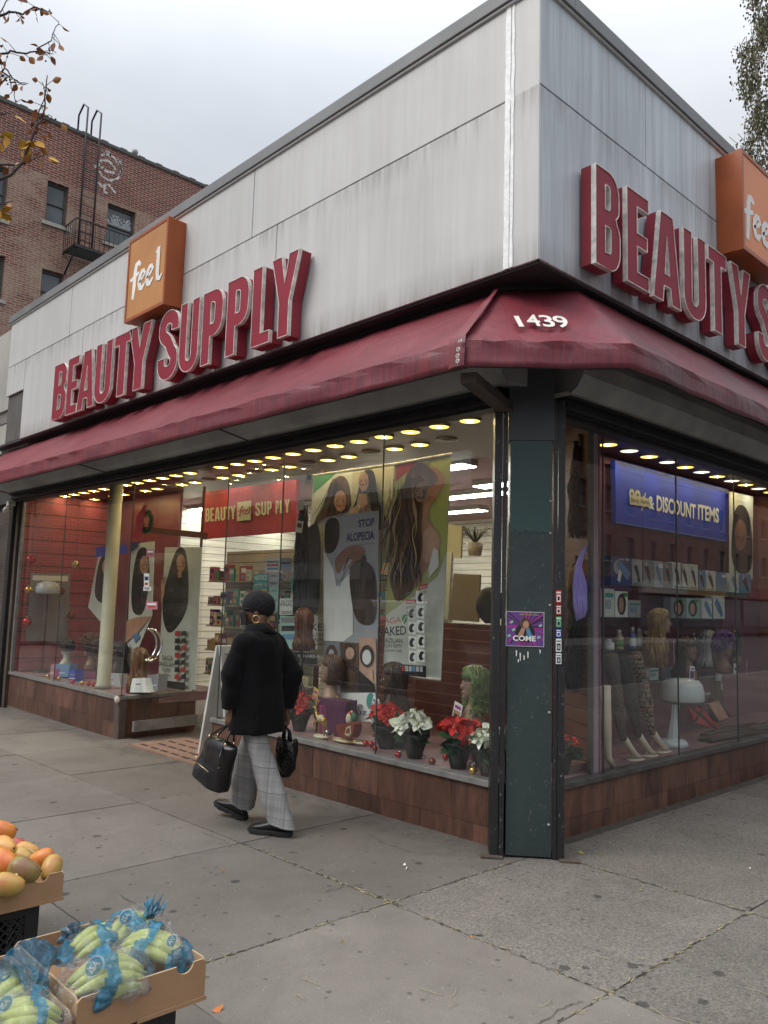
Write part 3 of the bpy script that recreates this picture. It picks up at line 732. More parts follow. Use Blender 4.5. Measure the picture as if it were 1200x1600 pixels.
# ------------------------------------------------------------------ interior shell
M_CEIL = pm('maroon_ceiling', (.10, .018, .028), .35, obj=False, var=.2); M_PINK = pm('pink_wall', (.155, .045, .075), .6, obj=False, var=.1)
M_REDW = pm('red_wall', (.36, .075, .095), .45, obj=False, var=.08)
M_PFL = pm('pink_floor', (.26, .15, .16), .5, obj=False); M_IN = pm('shop_floor', (.16, .13, .12), .5, obj=False)
def m_slat(name, col, groove, pitch, u='X', off=0):
    s = NT(name); v = s.pos(); sx = s.n('ShaderNodeSeparateXYZ'); s.l(v, sx.inputs[0])
    f = s.math('FRACT', s.math('MULTIPLY', s.math('ADD', sx.outputs['Z'], off), 1 / pitch))
    c = s.ramp(s.noise(s.pos((.6, .6, 8)), 2.2, 5), [(.3, tuple(x * .8 for x in col)), (.7, tuple(x * 1.15 for x in col))])
    g = s.ramp(f, [(.0, 1.0), (.06, 1.0), (.075, 0.0)], True)
    c = s.mix(g, c, groove); s.bsdf(c, .5, 0, s.bump(g, -.6, .01), .4); return s.m
M_SLATR = m_slat('slatwall_red', (.165, .042, .024), (.33, .17, .12), .105)
M_SLATB = m_slat('slatwall_brown', (.14, .052, .026), (.03, .012, .008), .115)
M_SLATW = m_slat('slatwall_cream', (.62, .60, .50), (.12, .09, .06), .125)
mb = MB(); mb.box((-9.36, .0, 3.13), (-.02, 1.95, 3.2), M_CEIL); mb.build('display_ceiling', None, SHOP)
mb = MB(); mb.box((-1.0, 1.95, 3.13), (-.02, 11, 3.2), M_CEIL); mb.build('display_ceiling', None, SHOP)
mb = MB(); mb.box((-9.36, 1.95, 3.2), (-1.0, 13, 3.26), pm('store_ceiling', (.35, .2, .2), .7, obj=False)); mb.build('store_ceiling', None, SHOP)
mb = MB(); mb.box((-9.36, -.0, -.14), (-.2, 13, -.02 - .06), M_IN); mb.build('store_floor', None, SHOP)
mb = MB(); mb.box((-3.67, .05, .3), (-.2, 1.5, .41), M_PFL); mb.box((-9.3, .05, .3), (-5.8, 1.5, .41), M_PFL); mb.build('display_floor', None, SHOP)
mb = MB(); mb.box((-1.0, 1.14, .25), (-.05, 11, .36), M_PFL); mb.box((-.7, .3, .3), (-.05, 1.14, .362), M_PFL); mb.build('display_floor', None, SHOP)
mb = MB(); mb.box((-3.4, 1.5, .41), (-.62, 1.54, 1.42), M_SLATR); mb.build('low_slatwall', None, SHOP)
DV0, DV1 = Vector((-.06, 1.08, 0)), Vector((-.90, 1.62, 0))
mb = MB(); dn = Vector((.54, .84, 0)).normalized() * .03
mb.loft([[DV0 + Vector((0, 0, z)), DV1 + Vector((0, 0, z)), DV1 + dn + Vector((0, 0, z)), DV0 + dn + Vector((0, 0, z))] for z in (.36, 3.1)], M_SLATB, False); mb.build('divider_slatwall', None, SHOP)
mb = MB(); mb.box((-.93, 1.64, .36), (-.88, 11, 3.13), M_PINK); mb.box((-.88, 6.3, .36), (-.05, 6.35, 3.13), pm('end_wall_rust', (.20, .08, .06), .6, obj=False)); mb.build('display_back_wall', None, SHOP)
M_REDW = m_slat('red_slatwall', (.36, .075, .095), (.06, .012, .016), .2)
mb = MB(); mb.box((-9.42, .03, -.1), (-9.36, 13, 3.2), M_REDW); mb.build('left_wall', None, SHOP)
mb = MB(); mb.box((-9.36, 1.46, .41), (-7.2, 1.5, 3.13), pm('window_back_red', (.20, .055, .075), .35, obj=False)); mb.build('display_back_panel', None, SHOP)
mb = MB(); mb.box((-9.36, 7.2, -.1), (-1, 7.3, 3.2), M_SLATW); mb.box((-9.35, 1.6, -.1), (-9.28, 7.2, 3.2), M_SLATW); mb.build('store_slatwall', None, SHOP)
mb = MB(); mb.box((-1.0, 1.66, -.1), (-.94, 13, 3.13), M_PINK); mb.build('store_side_wall', None, SHOP)
mb = MB(); mb.box((-7.2, 3.6, -.1), (-4.6, 3.66, 3.2), M_SLATW); mb.build('aisle_slatwall', None, SHOP)
# round post inside the left window
mb = MB(); n_p = [(.10, .42), (.10, .46), (.085, .48), (.085, 3.10)]; mb.lathe(n_p, (-6.66, .22, 0), 24, pm('cream_post', (.50, .49, .36), .6, obj=False, var=.08)); mb.build('round_post', None, SHOP)
# entrance threshold
M_MATT = pm('mat_tan', (.24, .15, .11), .8, obj=False); M_MATS = pm('mat_slot', (.03, .02, .018), .9, obj=False)
mb = MB(); g0 = [GR(*p, .0) for p in ((232, 1152), (330, 1128), (352, 1140), (312, 1180))]
mb.box((-5.2, -.12, -.062), (-3.8, .62, -.032), M_MATT)
for r in range(4):
    for k in range(6):
        y = -.04 + r * .17; x = -5.1 + k * .22 + (r % 2) * .08; mb.box((x, y, -.0325), (x + .15, y + .035, -.0295), M_MATS)
mb.build('door_mat', None, None, 'tan entrance mat with dark slots lying in the shop doorway', 'door mat')
# ------------------------------------------------------------------ block letters
ST = .205
def LET(ch):
    "outline and holes of a condensed capital in a box W x 1"
    s = ST
    if ch == 'B':
        W = .52; o = [(0, 0), (.30, 0)] + arc(.30, .22, .22, .22, -90, 0, 6) + [(.52, .34)] + arc(.40, .36, .12, .15, 0, 60, 4)[1:] + arc(.36, .66, .14, .12, -60, 0, 3) + [(.50, .80)] + arc(.28, .78, .22, .22, 0, 90, 6) + [(0, 1)]
        h1 = [(s, .16), (.28, .16)] + arc(.28, .20, .04, .04, -90, 0, 3) + arc(.28, .39, .04, .04, 0, 90, 3) + [(s, .43)]
        h2 = [(s, .60), (.265, .60)] + arc(.265, .64, .04, .04, -90, 0, 3) + arc(.265, .81, .04, .04, 0, 90, 3) + [(s, .85)]
        return W, o, [h1, h2]
    if ch == 'E': return .44, [(0, 0), (.44, 0), (.44, .15), (s, .15), (s, .425), (.41, .425), (.41, .57), (s, .57), (s, .85), (.44, .85), (.44, 1), (0, 1)], []
    if ch == 'A': return .56, [(0, 0), (.19, 0), (.215, .18), (.345, .18), (.37, 0), (.56, 0), (.405, 1), (.155, 1)], [[(.235, .32), (.325, .32), (.28, .74)]]
    if ch == 'U':
        W = .52; return W, [(0, 1)] + arc(.24, .24, .24, .24, 180, 270, 6) + arc(.28, .24, .24, .24, 270, 360, 6) + [(.52, 1), (.33, 1), (.33, .24)] + arc(.26, .23, .07, .08, 0, -180, 8) + [(.19, .24), (.19, 1)], []
    if ch == 'T': return .48, [(.14, 0), (.34, 0), (.34, .83), (.48, .83), (.48, 1), (0, 1), (0, .83), (.14, .83)], []
    if ch == 'Y': return .54, [(.17, 0), (.37, 0), (.37, .42), (.54, 1), (.35, 1), (.272, .66), (.195, 1), (0, 1), (.17, .42)], []
    if ch == 'P':
        W = .50; return W, [(0, 0), (s, 0), (s, .37), (.28, .37)] + arc(.28, .59, .22, .22, -90, 0, 6) + [(.50, .78)] + arc(.28, .78, .22, .22, 0, 90, 6) + [(0, 1)], [[(s, .54), (.26, .54)] + arc(.26, .58, .045, .045, -90, 0, 3) + arc(.26, .79, .045, .045, 0, 90, 3) + [(s, .84)]]
    if ch == 'L': return .40, [(0, 0), (.40, 0), (.40, .15), (s, .15), (s, 1), (0, 1)], []
    if ch == 'S':
        path = [(.43, .70)] + arc(.26, .77, .175, .145, 0, 180, 10) + arc(.26, .72, .175, .13, 180, 235, 4)[1:] + [(.26, .54), (.335, .43)] + arc(.26, .28, .175, .13, 50, 0, 4) + arc(.26, .23, .175, .145, 0, -180, 10) + [(.085, .32)]
        return .52, thick(path, .098), []
    if ch == 'F': return .42, [(0, 0), (s, 0), (s, .41), (.38, .41), (.38, .56), (s, .56), (s, .85), (.42, .85), (.42, 1), (0, 1)], []
    return .3, [(0, 0), (.2, 0), (.2, 1), (0, 1)], []
def shift(l, u, v, kx, ky): return [(u + x * kx, v + y * ky) for x, y in l]
M_LFACE = pm('letter_face_crimson', (.27, .020, .040), .55, var=.12, scale=3, obj=False, bump=.1, bscale=12, spec=.3)
M_LSIDE = pm('letter_side_crimson', (.26, .018, .035), .5, var=.15, scale=4, obj=False)
M_TRIM = pm('letter_trim_silver', (.74, .71, .65), .45, metal=.1, var=.3, scale=14, obj=False)
M_CAN = pm('letter_back', (.11, .03, .035), .7, obj=False)
def inset(loop, d):
    n = len(loop); out = []
    ar = sum(loop[i][0] * loop[(i + 1) % n][1] - loop[(i + 1) % n][0] * loop[i][1] for i in range(n)); sg = 1 if ar > 0 else -1
    for i in range(n):
        x0, y0 = loop[i - 1]; x, y = loop[i]; x1, y1 = loop[(i + 1) % n]
        a = Vector((x - x0, y - y0)); b = Vector((x1 - x, y1 - y))
        if a.length < 1e-7 or b.length < 1e-7: out.append((x, y)); continue
        a.normalize(); b.normalize(); na = Vector((-a.y, a.x)); nb = Vector((-b.y, b.x)); m = na + nb
        m = na if m.length < 1e-4 else m.normalized(); k = 1 / max(.45, m.dot(na)); out.append((x + m.x * d * k * sg, y + m.y * d * k * sg))
    return out
def channel_letter(fr, ch, u, v, kx, ky, o0, o1, parent):
    W, o, hs = LET(ch); o = shift(o, u, v, kx, ky); hs = [shift(h, u, v, kx, ky) for h in hs]
    mb = MB(); mb.prism(o, o0, o1 - .012, fr, M_LSIDE, M_LSIDE, hs)
    root = mb.build('letter', None, parent)
    t = .0035
    oi = inset(o, t); hi = [inset(h, -t) for h in hs]
    mb = MB()
    for a, b in [(o, oi)] + list(zip(hs, hi)):
        n = len(a)
        for q0, q1, d0, d1 in ((a, a, o1 - .028, o1 + .001), (a, b, o1 + .001, o1 + .001), (b, b, o1 + .001, o1 - .012)):
            for i in range(n):
                j = (i + 1) % n; mb.face([fr(*q0[i], d0), fr(*q0[j], d0), fr(*q1[j], d1), fr(*q1[i], d1)], M_TRIM)
    for a in [o] + hs:                                               # trim band wraps the edge
        n = len(a); b = inset(a, -.002 if a is o else .002)
        for i in range(n):
            j = (i + 1) % n; mb.face([fr(*b[i], o1 - .034), fr(*b[j], o1 - .034), fr(*b[j], o1 + .001), fr(*b[i], o1 + .001)], M_TRIM)
            mb.face([fr(*b[i], o1 + .001), fr(*b[j], o1 + .001), fr(*a[j], o1 + .001), fr(*a[i], o1 + .001)], M_TRIM)
    mb.build('trim', None, root, fixn=False)
    mb = MB(); mb.prism(o, o1 - .011, o1 - .004, fr, M_LFACE, M_LFACE, hs); mb.build('face', None, root)
def word_sign(name, label, fr, letters, o0, o1, v0, ky, loc):
    T = thing(name, label, 'sign', loc)
    for ch, ua, ub in letters:
        channel_letter(fr, ch, ua, v0, (ub - ua) / LET(ch)[0], ky, o0, o1, T)
    return T
OA = .60
def ua(x, y): return FA(x, y, OA)[0]
la = [('B', ua(84, 600), ua(104, 598)), ('E', ua(105, 600), ua(122, 595)), ('A', ua(122, 600), ua(147, 600)), ('U', ua(149, 580), ua(174, 575)), ('T', ua(178, 560), ua(204, 560)), ('Y', ua(201, 545), ua(236, 535))]
lb = [('S', ua(249, 530), ua(278, 520)), ('U', ua(282, 510), ua(311, 500)), ('P', ua(316, 510), ua(348, 480)), ('P', ua(354, 500), ua(388, 470)), ('L', ua(394, 480), ua(422, 480)), ('Y', ua(425, 430), ua(466, 430))]
word_sign('channel_letter_sign', 'long row of crimson channel letters reading BEAUTY SUPPLY under the small orange box', A_, la + lb, FY + .02, OA, 3.775, .71, (-4, -.6, 3.7))
OB = .61
def ub(x, y): return FB(x, y, OB)[0]
lc = [('B', ub(931, 330), ub(969, 330)), ('E', ub(980, 380), ub(1014, 390)), ('A', ub(1021, 420), ub(1064, 440)), ('U', ub(1069, 450), ub(1103, 450)), ('T', ub(1108, 480), ub(1136, 480)), ('Y', ub(1143, 480), ub(1173, 480))]
step = 1.02 * (lc[2][1] - lc[1][1])
u = lc[-1][2] + .16; ld = []
for ch in 'SUPPLY':
    wd = LET(ch)[0] * .80; ld.append((ch, u, u + wd * .82)); u += wd * .82 + .06
word_sign('channel_letter_sign', 'large crimson channel letters reading BEAUTY SUPPLY on the side street face', B_, lc + ld, FX + .02, OB, 3.84, .685, (.6, 2, 3.7))
# ------------------------------------------------------------------ the orange boxes
M_OR1 = pm('orange_face_tan', (.50, .22, .065), .35, var=.12, scale=2, obj=False, bump=.05); M_OR2 = pm('orange_face_bright', (.70, .20, .035), .35, var=.08, scale=2, obj=False, bump=.05)
M_ORS = pm('orange_side', (.33, .075, .016), .4, var=.15, scale=3, obj=False); M_WHT = pm('white_lettering', (.80, .79, .76), .5)
def feel_word(mb, fr, u0, v0, w, h, out, mat, dep=.002):
    S = lambda pts: [(u0 + x * w, v0 + y * h) for x, y in pts]
    k = w
    cnt = [0]
    def stroke(pts, ws):
        cnt[0] += 1; o_ = out + cnt[0] * .0009
        P = S(pts); ws = [q * k for q in ws] if hasattr(ws, '__len__') else [ws * k] * len(P)
        mb.prism(thick(P, ws), o_, o_ + .0008, fr, mat, back=False)
    # f
    stroke([(.29, .92), (.22, 1.0), (.16, .97), (.135, .80), (.125, .40), (.10, .05)], [.022, .04, .045, .05, .048, .035])
    mb.v = mb.v; stroke([(.0, .60), (.10, .635), (.26, .72)], [.022, .035, .02])
    for x in (.25, .48):
        kk_ = 1.25                                             # e e
        stroke([(x + .02, .42), (x + .13, .52), (x + .19, .62), (x + .15, .70), (x + .09, .69), (x + .04, .58), (x + .025, .42), (x + .06, .27), (x + .12, .24), (x + .21, .36)], [q * 1.25 for q in (.012, .02, .024, .026, .03, .036, .036, .036, .03, .012)])
    stroke([(.73, .98), (.80, 1.06)], [.014, .024]); stroke([(.81, 1.10), (.81, .80), (.81, .45), (.82, .27), (.88, .23), (.95, .33)], [.044, .048, .048, .046, .032, .012])
def feel_box(label, fr, u0, u1, v0, v1, o0, o1, mface, loc, wu0, wu1, wv0, wv1):
    T = thing('box_sign', label, 'sign', loc)
    mb = MB(); q = MB(); q.box((u0, v0, o0), (u1, v1, o1)); mb.mesh([fr(*v) for v in q.v], q.f, M_ORS); mb.build('case', None, T, bevel=.006)
    mb = MB()
    for a in ((u0 - .004, v0 - .004, u0 + .03, v1 + .004), (u1 - .03, v0 - .004, u1 + .004, v1 + .004), (u0 + .03, v0 - .004, u1 - .03, v0 + .03), (u0 + .03, v1 - .03, u1 - .03, v1 + .004)):
        q = MB(); q.box((a[0], a[1], o1 - .06), (a[2], a[3], o1 + .008)); mb.mesh([fr(*v) for v in q.v], q.f, M_ORS)
    mb.build('retainer_frame', None, T)
    mb = MB(); q = MB(); q.box((u0 + .03, v0 + .03, o1 - .01), (u1 - .03, v1 - .03, o1 + .002)); mb.mesh([fr(*v) for v in q.v], q.f, mface); mb.build('face_panel', None, T)
    mb = MB(); feel_word(mb, fr, wu0, wv0, wu1 - wu0, wv1 - wv0, o1 + .002, M_WHT); mb.build('lettering', None, T)
a0 = FA(204, 450, .65); a1 = FA(258, 440, .65)
feel_box('tan orange box sign reading feel above the long BEAUTY SUPPLY row', A_, -4.86, -3.985, 4.56, 5.49, FY, .65, M_OR1, (-4.4, -.55, 4.5), FA(205, 430, .65)[0], FA(257, 430, .65)[0], FA(230, 448, .65)[1] - .08, FA(230, 400, .65)[1] - .02)
feel_box('bright orange box sign reading feel at the right edge of the photo', B_, 2.11, 3.03, 4.62, 5.50, FX, .70, M_OR2, (.6, 2.5, 4.5), FB(1161, 340, .70)[0], 2.92, FB(1180, 392, .70)[1] + .03, FB(1180, 325, .70)[1] + .05)

# ------------------------------------------------------------------ brick apartment house behind
HX = -24.0
HS = thing('apartment_house', 'tall red brick apartment house with fire escape behind the shop roof at left', 'house', (HX - 6, 8, 0))
M_BRK = m_brick('brick_old', 'Y', rowh=.085, patch=at(0, HX, 0, 250).z + .12)
H_ = frame((HX, 0, 0), (0, 1, 0), (1, 0, 0))
ztop = at(0, HX, 0, 157).z
wins = []
M_WFR = pm('window_frame_dark', (.07, .068, .06), .5, obj=False); M_WGL = pm('dark_window_glass', (.10, .115, .13), .08, obj=False, var=.3, scale=1.2); M_LINT = pm('stone_sill', (.38, .36, .31), .8, obj=False)
wpx = [((-30, 235), (12, 345)), ((75, 281), (103, 356)), ((169, 319), (208, 392)), ((-18, 398), (4, 490)), ((66, 420), (97, 470))]
rc = []
for (a, b) in wpx:
    p = at(0, HX, (a[0]), (a[1])); q = at(0, HX, b[0], b[1])
    rc.append((min(p.y, q.y), max(p.y, q.y), q.z, p.z))
rc[0] = (rc[1][0] - 3.0, rc[1][0] - 1.75, rc[1][2] - .05, rc[1][3])
p = at(0, HX, 11, 300).y; rc[0] = (p - 1.1, p, at(0, HX, 10, 345).z, at(0, HX, 10, 262).z)
rc[2] = (rc[2][0], rc[2][1], rc[1][2], rc[1][3])
zl = at(0, HX, 70, 420).z; hh = rc[1][3] - rc[1][2]
rc[4] = (rc[4][0], rc[4][1], zl - hh, zl); p = at(0, HX, 5, 440).y; rc[3] = (p - 1.1, p, zl - hh, zl)
flo = rc[1][3] - zl
for k in range(2, 5):
    for i in (0, 1, 2): rc.append((rc[i][0], rc[i][1], rc[1][2] - flo * k, rc[1][3] - flo * k))
rc.append((rc[2][0], rc[2][1], rc[1][2] - flo, rc[1][3] - flo))
for x0 in (14.5, 18.5, 22.5):
    for k in range(5): rc.append((x0, x0 + 1.0, rc[1][2] - flo * k, rc[1][3] - flo * k))
mb = MB(); mb.prism(rect(-9, 0, 34, ztop), -.35, 0, H_, M_BRK, holes=[[(a, c), (a, d), (b, d), (b, c)] for a, b, c, d in rc], back=False)
mb.box((HX - 14, -9, 0), (HX - .5, 34, ztop), M_BRK); mb.build('wall', None, HS)
mb = MB(); mb.box((HX - 14, -9.05, ztop), (HX + .06, 34, ztop + .12), M_WFR)
for k in range(60): mb.box((HX - .02, -9 + k * .72, ztop + .12), (HX + .06, -9 + k * .72 + .25, ztop + .155), M_WFR)
mb.build('parapet_coping', None, HS)
M_CURT = pm('white_lattice_curtain', (.62, .66, .68), .8, obj=False)
for i, (a, b, c, d) in enumerate(rc):
    mb = MB()
    for r_ in ((a, c, a + .07, d), (b - .07, c, b, d), (a + .07, d - .08, b - .07, d), (a + .07, c, b - .07, c + .07), (a + .07, (c + d) / 2 - .03, b - .07, (c + d) / 2 + .03)):
        q = MB(); q.box((r_[0], r_[1], -.22), (r_[2], r_[3], -.14)); mb.mesh([H_(*v) for v in q.v], q.f, M_WFR)
    wf = mb.build('window', None, HS)
    mb = MB(); mb.face([H_(a, c, -.20), H_(b, c, -.20), H_(b, d, -.20), H_(a, d, -.20)], M_WGL); mb.build('pane', None, wf)
    mb = MB(); q = MB(); q.box((a - .12, c - .13, -.05), (b + .12, c, .07)); mb.mesh([H_(*v) for v in q.v], q.f, M_LINT); mb.build('sill', None, wf)
    if i == 2:
        mb = MB()
        for kk in range(14):
            t = kk / 13
            for sg in (1, -1):
                u_a = a + .08 + (b - a - .16) * t; 
                mb.face([H_(u_a - .018, (c + d) / 2 + .05, -.19), H_(u_a + .018, (c + d) / 2 + .05, -.19), H_(min(b - .08, max(a + .08, u_a + sg * .3)) + .018, d - .38 + .1 * math.sin(kk), -.19), H_(min(b - .08, max(a + .08, u_a + sg * .3)) - .018, d - .38 + .1 * math.sin(kk), -.19)], M_CURT)
        mb.build('curtain', None, wf)
# fire escape: gooseneck ladder and balcony
M_IRON = pm('iron_black', (.02, .02, .022), .6, obj=False)
FE = MB(); yl1, yl2 = at(0, HX, 130, 300).y, at(0, HX, 150, 300).y; yl1 = yl1 ; ly0 = at(0, HX + .3, 131, 260).y; ly1 = at(0, HX + .3, 152, 268).y
zb = at(0, HX + .9, 120, 385).z
for y in (ly0, ly1):
    pth = [(HX - .5, y, ztop + .1), (HX - .5, y, ztop + 1.0), (HX - .1, y, ztop + 1.25), (HX + .3, y, ztop + .95), (HX + .3, y, zb)]
    FE.tube(pth, .035, 6, M_IRON)
for k in range(int((ztop - zb) / .33)): FE.tube([(HX + .3, ly0, zb + .2 + k * .33), (HX + .3, ly1, zb + .2 + k * .33)], .012, 5, M_IRON)
FE.build('roof_ladder', None, HS)
FE = MB(); y0 = at(0, HX + 1.0, 119, 350).y; y1 = rc[2][1] + .55; XO = HX + 1.0
FE.box((HX, y0, zb - .05), (XO, y0 + .05, zb + .05), M_IRON); FE.box((HX, y1, zb - .05), (XO, y1 + .05, zb + .05), M_IRON); FE.box((XO - .04, y0, zb - .05), (XO + .01, y1 + .05, zb + .05), M_IRON)
for k in range(9): FE.box((HX + .05 + k * .11, y0, zb - .01), (HX + .10 + k * .11, y1, zb + .02), M_IRON)
n = int((y1 - y0) / .17)
for k in range(n + 1): FE.tube([(XO, y0 + k * .17, zb), (XO, y0 + k * .17, zb + .95)], .012, 5, M_IRON)
for k in range(6): FE.tube([(HX + k * .18, y0, zb), (HX + k * .18, y0, zb + .95)], .012, 5, M_IRON); FE.tube([(HX + k * .18, y1, zb), (HX + k * .18, y1, zb + .95)], .012, 5, M_IRON)
FE.tube([(HX, y0, zb + .95), (XO, y0, zb + .95), (XO, y1, zb + .95), (HX, y1, zb + .95)], .028, 6, M_IRON); FE.tube([(XO, y0, zb + .5), (XO, y1, zb + .5)], .014, 5, M_IRON)
for y in (y0 + .1, y1 - .1): FE.tube([(XO - .05, y, zb), (HX + .02, y, zb - .75)], .03, 6, M_IRON)
FE.build('fire_escape_balcony', None, HS)
mb = MB(); pz = at(0, HX - 1, 211, 235); mb.lathe([(.09, ztop), (.09, ztop + .75), (.12, ztop + .78), (.12, ztop + .9)], (HX - 1, pz.y, 0), 10, pm('vent_pipe_grey', (.3, .3, .3), .6)); mb.build('vent_pipe', None, HS)
# chalky graffiti doodle near the ladder (not writing: an open ring with scribbles)
M_CHALK = pm('chalk_paint', (.62, .60, .58), .9, obj=False, var=.3, scale=8)
mb = MB(); r_ = random.Random(3)
gc = at(0, HX, 170, 262); sc_ = (at(0, HX, 170, 245).z - at(0, HX, 170, 280).z) / 2
def gp(x, y): p = at(0, HX, x, y); return (p.y, p.z)
for pts in ([(158, 243), (166, 240), (178, 246), (188, 258), (190, 270), (184, 279), (172, 282), (160, 276), (153, 264), (154, 254), (160, 250), (170, 252), (180, 262), (178, 270), (166, 268), (156, 258)],
            [(164, 241), (168, 236), (173, 241), (170, 247)], [(153, 285), (160, 292), (168, 287), (176, 296), (183, 304)], [(165, 290), (162, 300), (172, 303)], [(181, 253), (186, 250), (190, 262), (188, 272), (182, 276)], [(150, 262), (147, 256)]):
    P = []
    for i in range(len(pts) - 1):
        for q in range(4):
            t = q / 4; P.append(gp(pts[i][0] * (1 - t) + pts[i + 1][0] * t + r_.uniform(-.5, .5), pts[i][1] * (1 - t) + pts[i + 1][1] * t + r_.uniform(-.5, .5)))
    for i in range(len(P) - 1):
        if r_.random() < .9: mb.prism(thick([P[i], P[i + 1]], r_.uniform(.02, .055)), .001, .006, H_, M_CHALK, back=False)
mb.build('graffiti', None, HS)
mb = MB(); mb.box((HX - 14, 34, 0), (HX - .2, 60, ztop - 5), M_BRK); mb.build('brick_house', None, None, 'lower plain brick house further up the side of the apartment house', 'house')
# ------------------------------------------------------------------ the street behind the camera (seen in the glass) and the trees
def block(name, label, fr, u0, u1, h, depth, mat, seed, first=3.6, shop=None):
    T = thing(name, label, 'building', fr((u0 + u1) / 2, 0, 0)); r = random.Random(seed); holes = []
    n = int((u1 - u0) / 2.6); st = (u1 - u0) / n; z = first + 1.0
    while z + 1.7 < h - .6:
        for k in range(n): a = u0 + st * (k + .5) - .5; holes.append((a, a + 1.0, z, z + 1.6))
        z += 3.1
    mb = MB(); mb.prism(rect(u0, first, u1, h), -.3, 0, fr, mat, holes=[[(a, c), (a, d), (b, d), (b, c)] for a, b, c, d in holes], back=False)
    q = MB(); q.box((u0, first, -depth), (u1, h, -.31)); mb.mesh([fr(*v) for v in q.v], q.f, mat)
    q = MB(); q.box((u0, 0, -depth), (u1, first, -.5)); mb.mesh([fr(*v) for v in q.v], q.f, M_WALL); mb.build('wall', None, T)
    mb = MB(); q = MB(); q.box((u0 - .1, h, -.2), (u1 + .1, h + .5, .35)); mb.mesh([fr(*v) for v in q.v], q.f, M_NB); mb.build('cornice', None, T)
    for a, b, c, d in holes:
        mb = MB(); mb.face([fr(a, c, -.2), fr(b, c, -.2), fr(b, d, -.2), fr(a, d, -.2)], M_WGL)
        q = MB(); q.box((a, (c + d) / 2 - .03, -.2), (b, (c + d) / 2 + .03, -.14)); mb.mesh([fr(*v) for v in q.v], q.f, M_WFR)
        q = MB(); q.box((a - .1, c - .12, -.2), (b + .1, c, .06)); mb.mesh([fr(*v) for v in q.v], q.f, M_LINT); mb.build('window', None, T)
    u = u0; cols = [(.03, .05, .18), (.25, .05, .04), (.5, .48, .42), (.05, .12, .08), (.35, .22, .05)]
    while u < u1 - 2:
        w_ = min(r.uniform(4, 7), u1 - u); c = r.choice(cols) if not shop else shop
        q = MB(); q.box((u + .05, 2.75, -.5), (u + w_ - .05, first, .15)); mb = MB(); mb.mesh([fr(*v) for v in q.v], q.f, pm('shopsign_%d' % cols.index(c) if c in cols else 'shopsign_x', c, .5)); mb.build('shop_sign_board', None, T)
        mb = MB(); mb.face([fr(u + .3, .5, -.45), fr(u + w_ - .3, .5, -.45), fr(u + w_ - .3, 2.6, -.45), fr(u + .3, 2.6, -.45)], M_WGL); mb.build('shop_window', None, T); u += w_
    return T
FO = frame((0, -23, 0), (-1, 0, 0), (0, 1, 0)); FR = frame((23, 0, 0), (0, 1, 0), (-1, 0, 0))
M_BR2 = m_brick('brick_row_south', 'X', rowh=.09, c1=(.17, .07, .05), c2=(.11, .045, .04)); M_BR3 = m_brick('brick_row_east', 'Y', rowh=.09, c1=(.22, .12, .08), c2=(.15, .07, .05))
block('brick_building', 'brown brick walk up building across the main street, seen only in the window glass', FO, -4, 20, 9.2, 10, M_BR2, 1)
block('brick_building', 'low brick building further left across the main street, seen only in the window glass', FO, 20.2, 48, 6.6, 10, M_BR2, 2)
block('brick_building', 'tan brick building across the side street, mirrored in the side windows', FR, -6, 16, 12, 10, M_BR3, 3)
block('brick_building', 'tan brick building further up across the side street', FR, 16.2, 44, 15, 10, M_BR3, 4)
block('brick_building', 'long tan brick building added up the side street to block mirrored sky', FR, 44.2, 110, 17, 10, M_BR3, 5)  # added beyond the row so the side glass mirrors brick instead of sky
mb = MB(); mb.box((-48, -23, -.3), (5, -18, -.12), M_CURB); mb.build('far_pavement', None, kind='structure', local=True)
mb = MB(); mb.box((18, -6, -.3), (23, 44, -.12), M_CURB); mb.build('far_pavement', None, kind='structure', local=True)

M_BARK = pm('bark', (.055, .042, .035), .9, var=.3, scale=12, obj=False, bump=.5)
def leafmat(name, cols):
    if name in MATS: return MATS[name]
    s = NT(name); g = s.n('ShaderNodeNewGeometry').outputs['Random Per Island']
    c = s.ramp(g, [(i / max(1, len(cols) - 1), q) for i, q in enumerate(cols)])
    c = s.mix(.35, c, s.ramp(s.noise(s.pos((1, 1, 1), True), 25, 3), [(.3, .5), (.7, 1.4)]), 'MULTIPLY')
    b = s.bsdf(c, .6, spec=.3); MATS[name] = s.m; return s.m
M_AUT = leafmat('autumn_leaves', [(.24, .085, .04), (.36, .14, .05), (.45, .22, .07), (.20, .06, .04), (.42, .20, .09)])
M_YEL = leafmat('yellow_leaves', [(.55, .33, .03), (.5, .25, .03)])
M_GRN = leafmat('hanging_green_leaves', [(.05, .06, .02), (.09, .085, .03), (.12, .09, .04), (.06, .075, .03)])
def leaf(mb, p, d, size, m, r, fold=.25):
    d = d.normalized(); s_ = d.cross(Vector((r.uniform(-1, 1), r.uniform(-1, 1), r.uniform(-1, 1)))).normalized(); n = d.cross(s_)
    w_ = size * r.uniform(.28, .4); c = n * size * fold
    cu = r.uniform(-.6, 1.0)
    pts = [p, p + d * size * .18 + s_ * w_ * .7 + c * .35, p + d * size * .45 + s_ * w_ + c * .5, p + d * size * .75 + s_ * w_ * .6 + c * (.3 + cu * .5), p + d * size + c * cu,
           p + d * size * .75 - s_ * w_ * .6 + c * (.3 + cu * .5), p + d * size * .45 - s_ * w_ + c * .5, p + d * size * .18 - s_ * w_ * .7 + c * .35, p + d * size * .45 + c * .1]
    mb.mesh(pts, [(0, 1, 2, 8), (8, 2, 3, 4), (0, 8, 6, 7), (8, 4, 5, 6)], m, True)
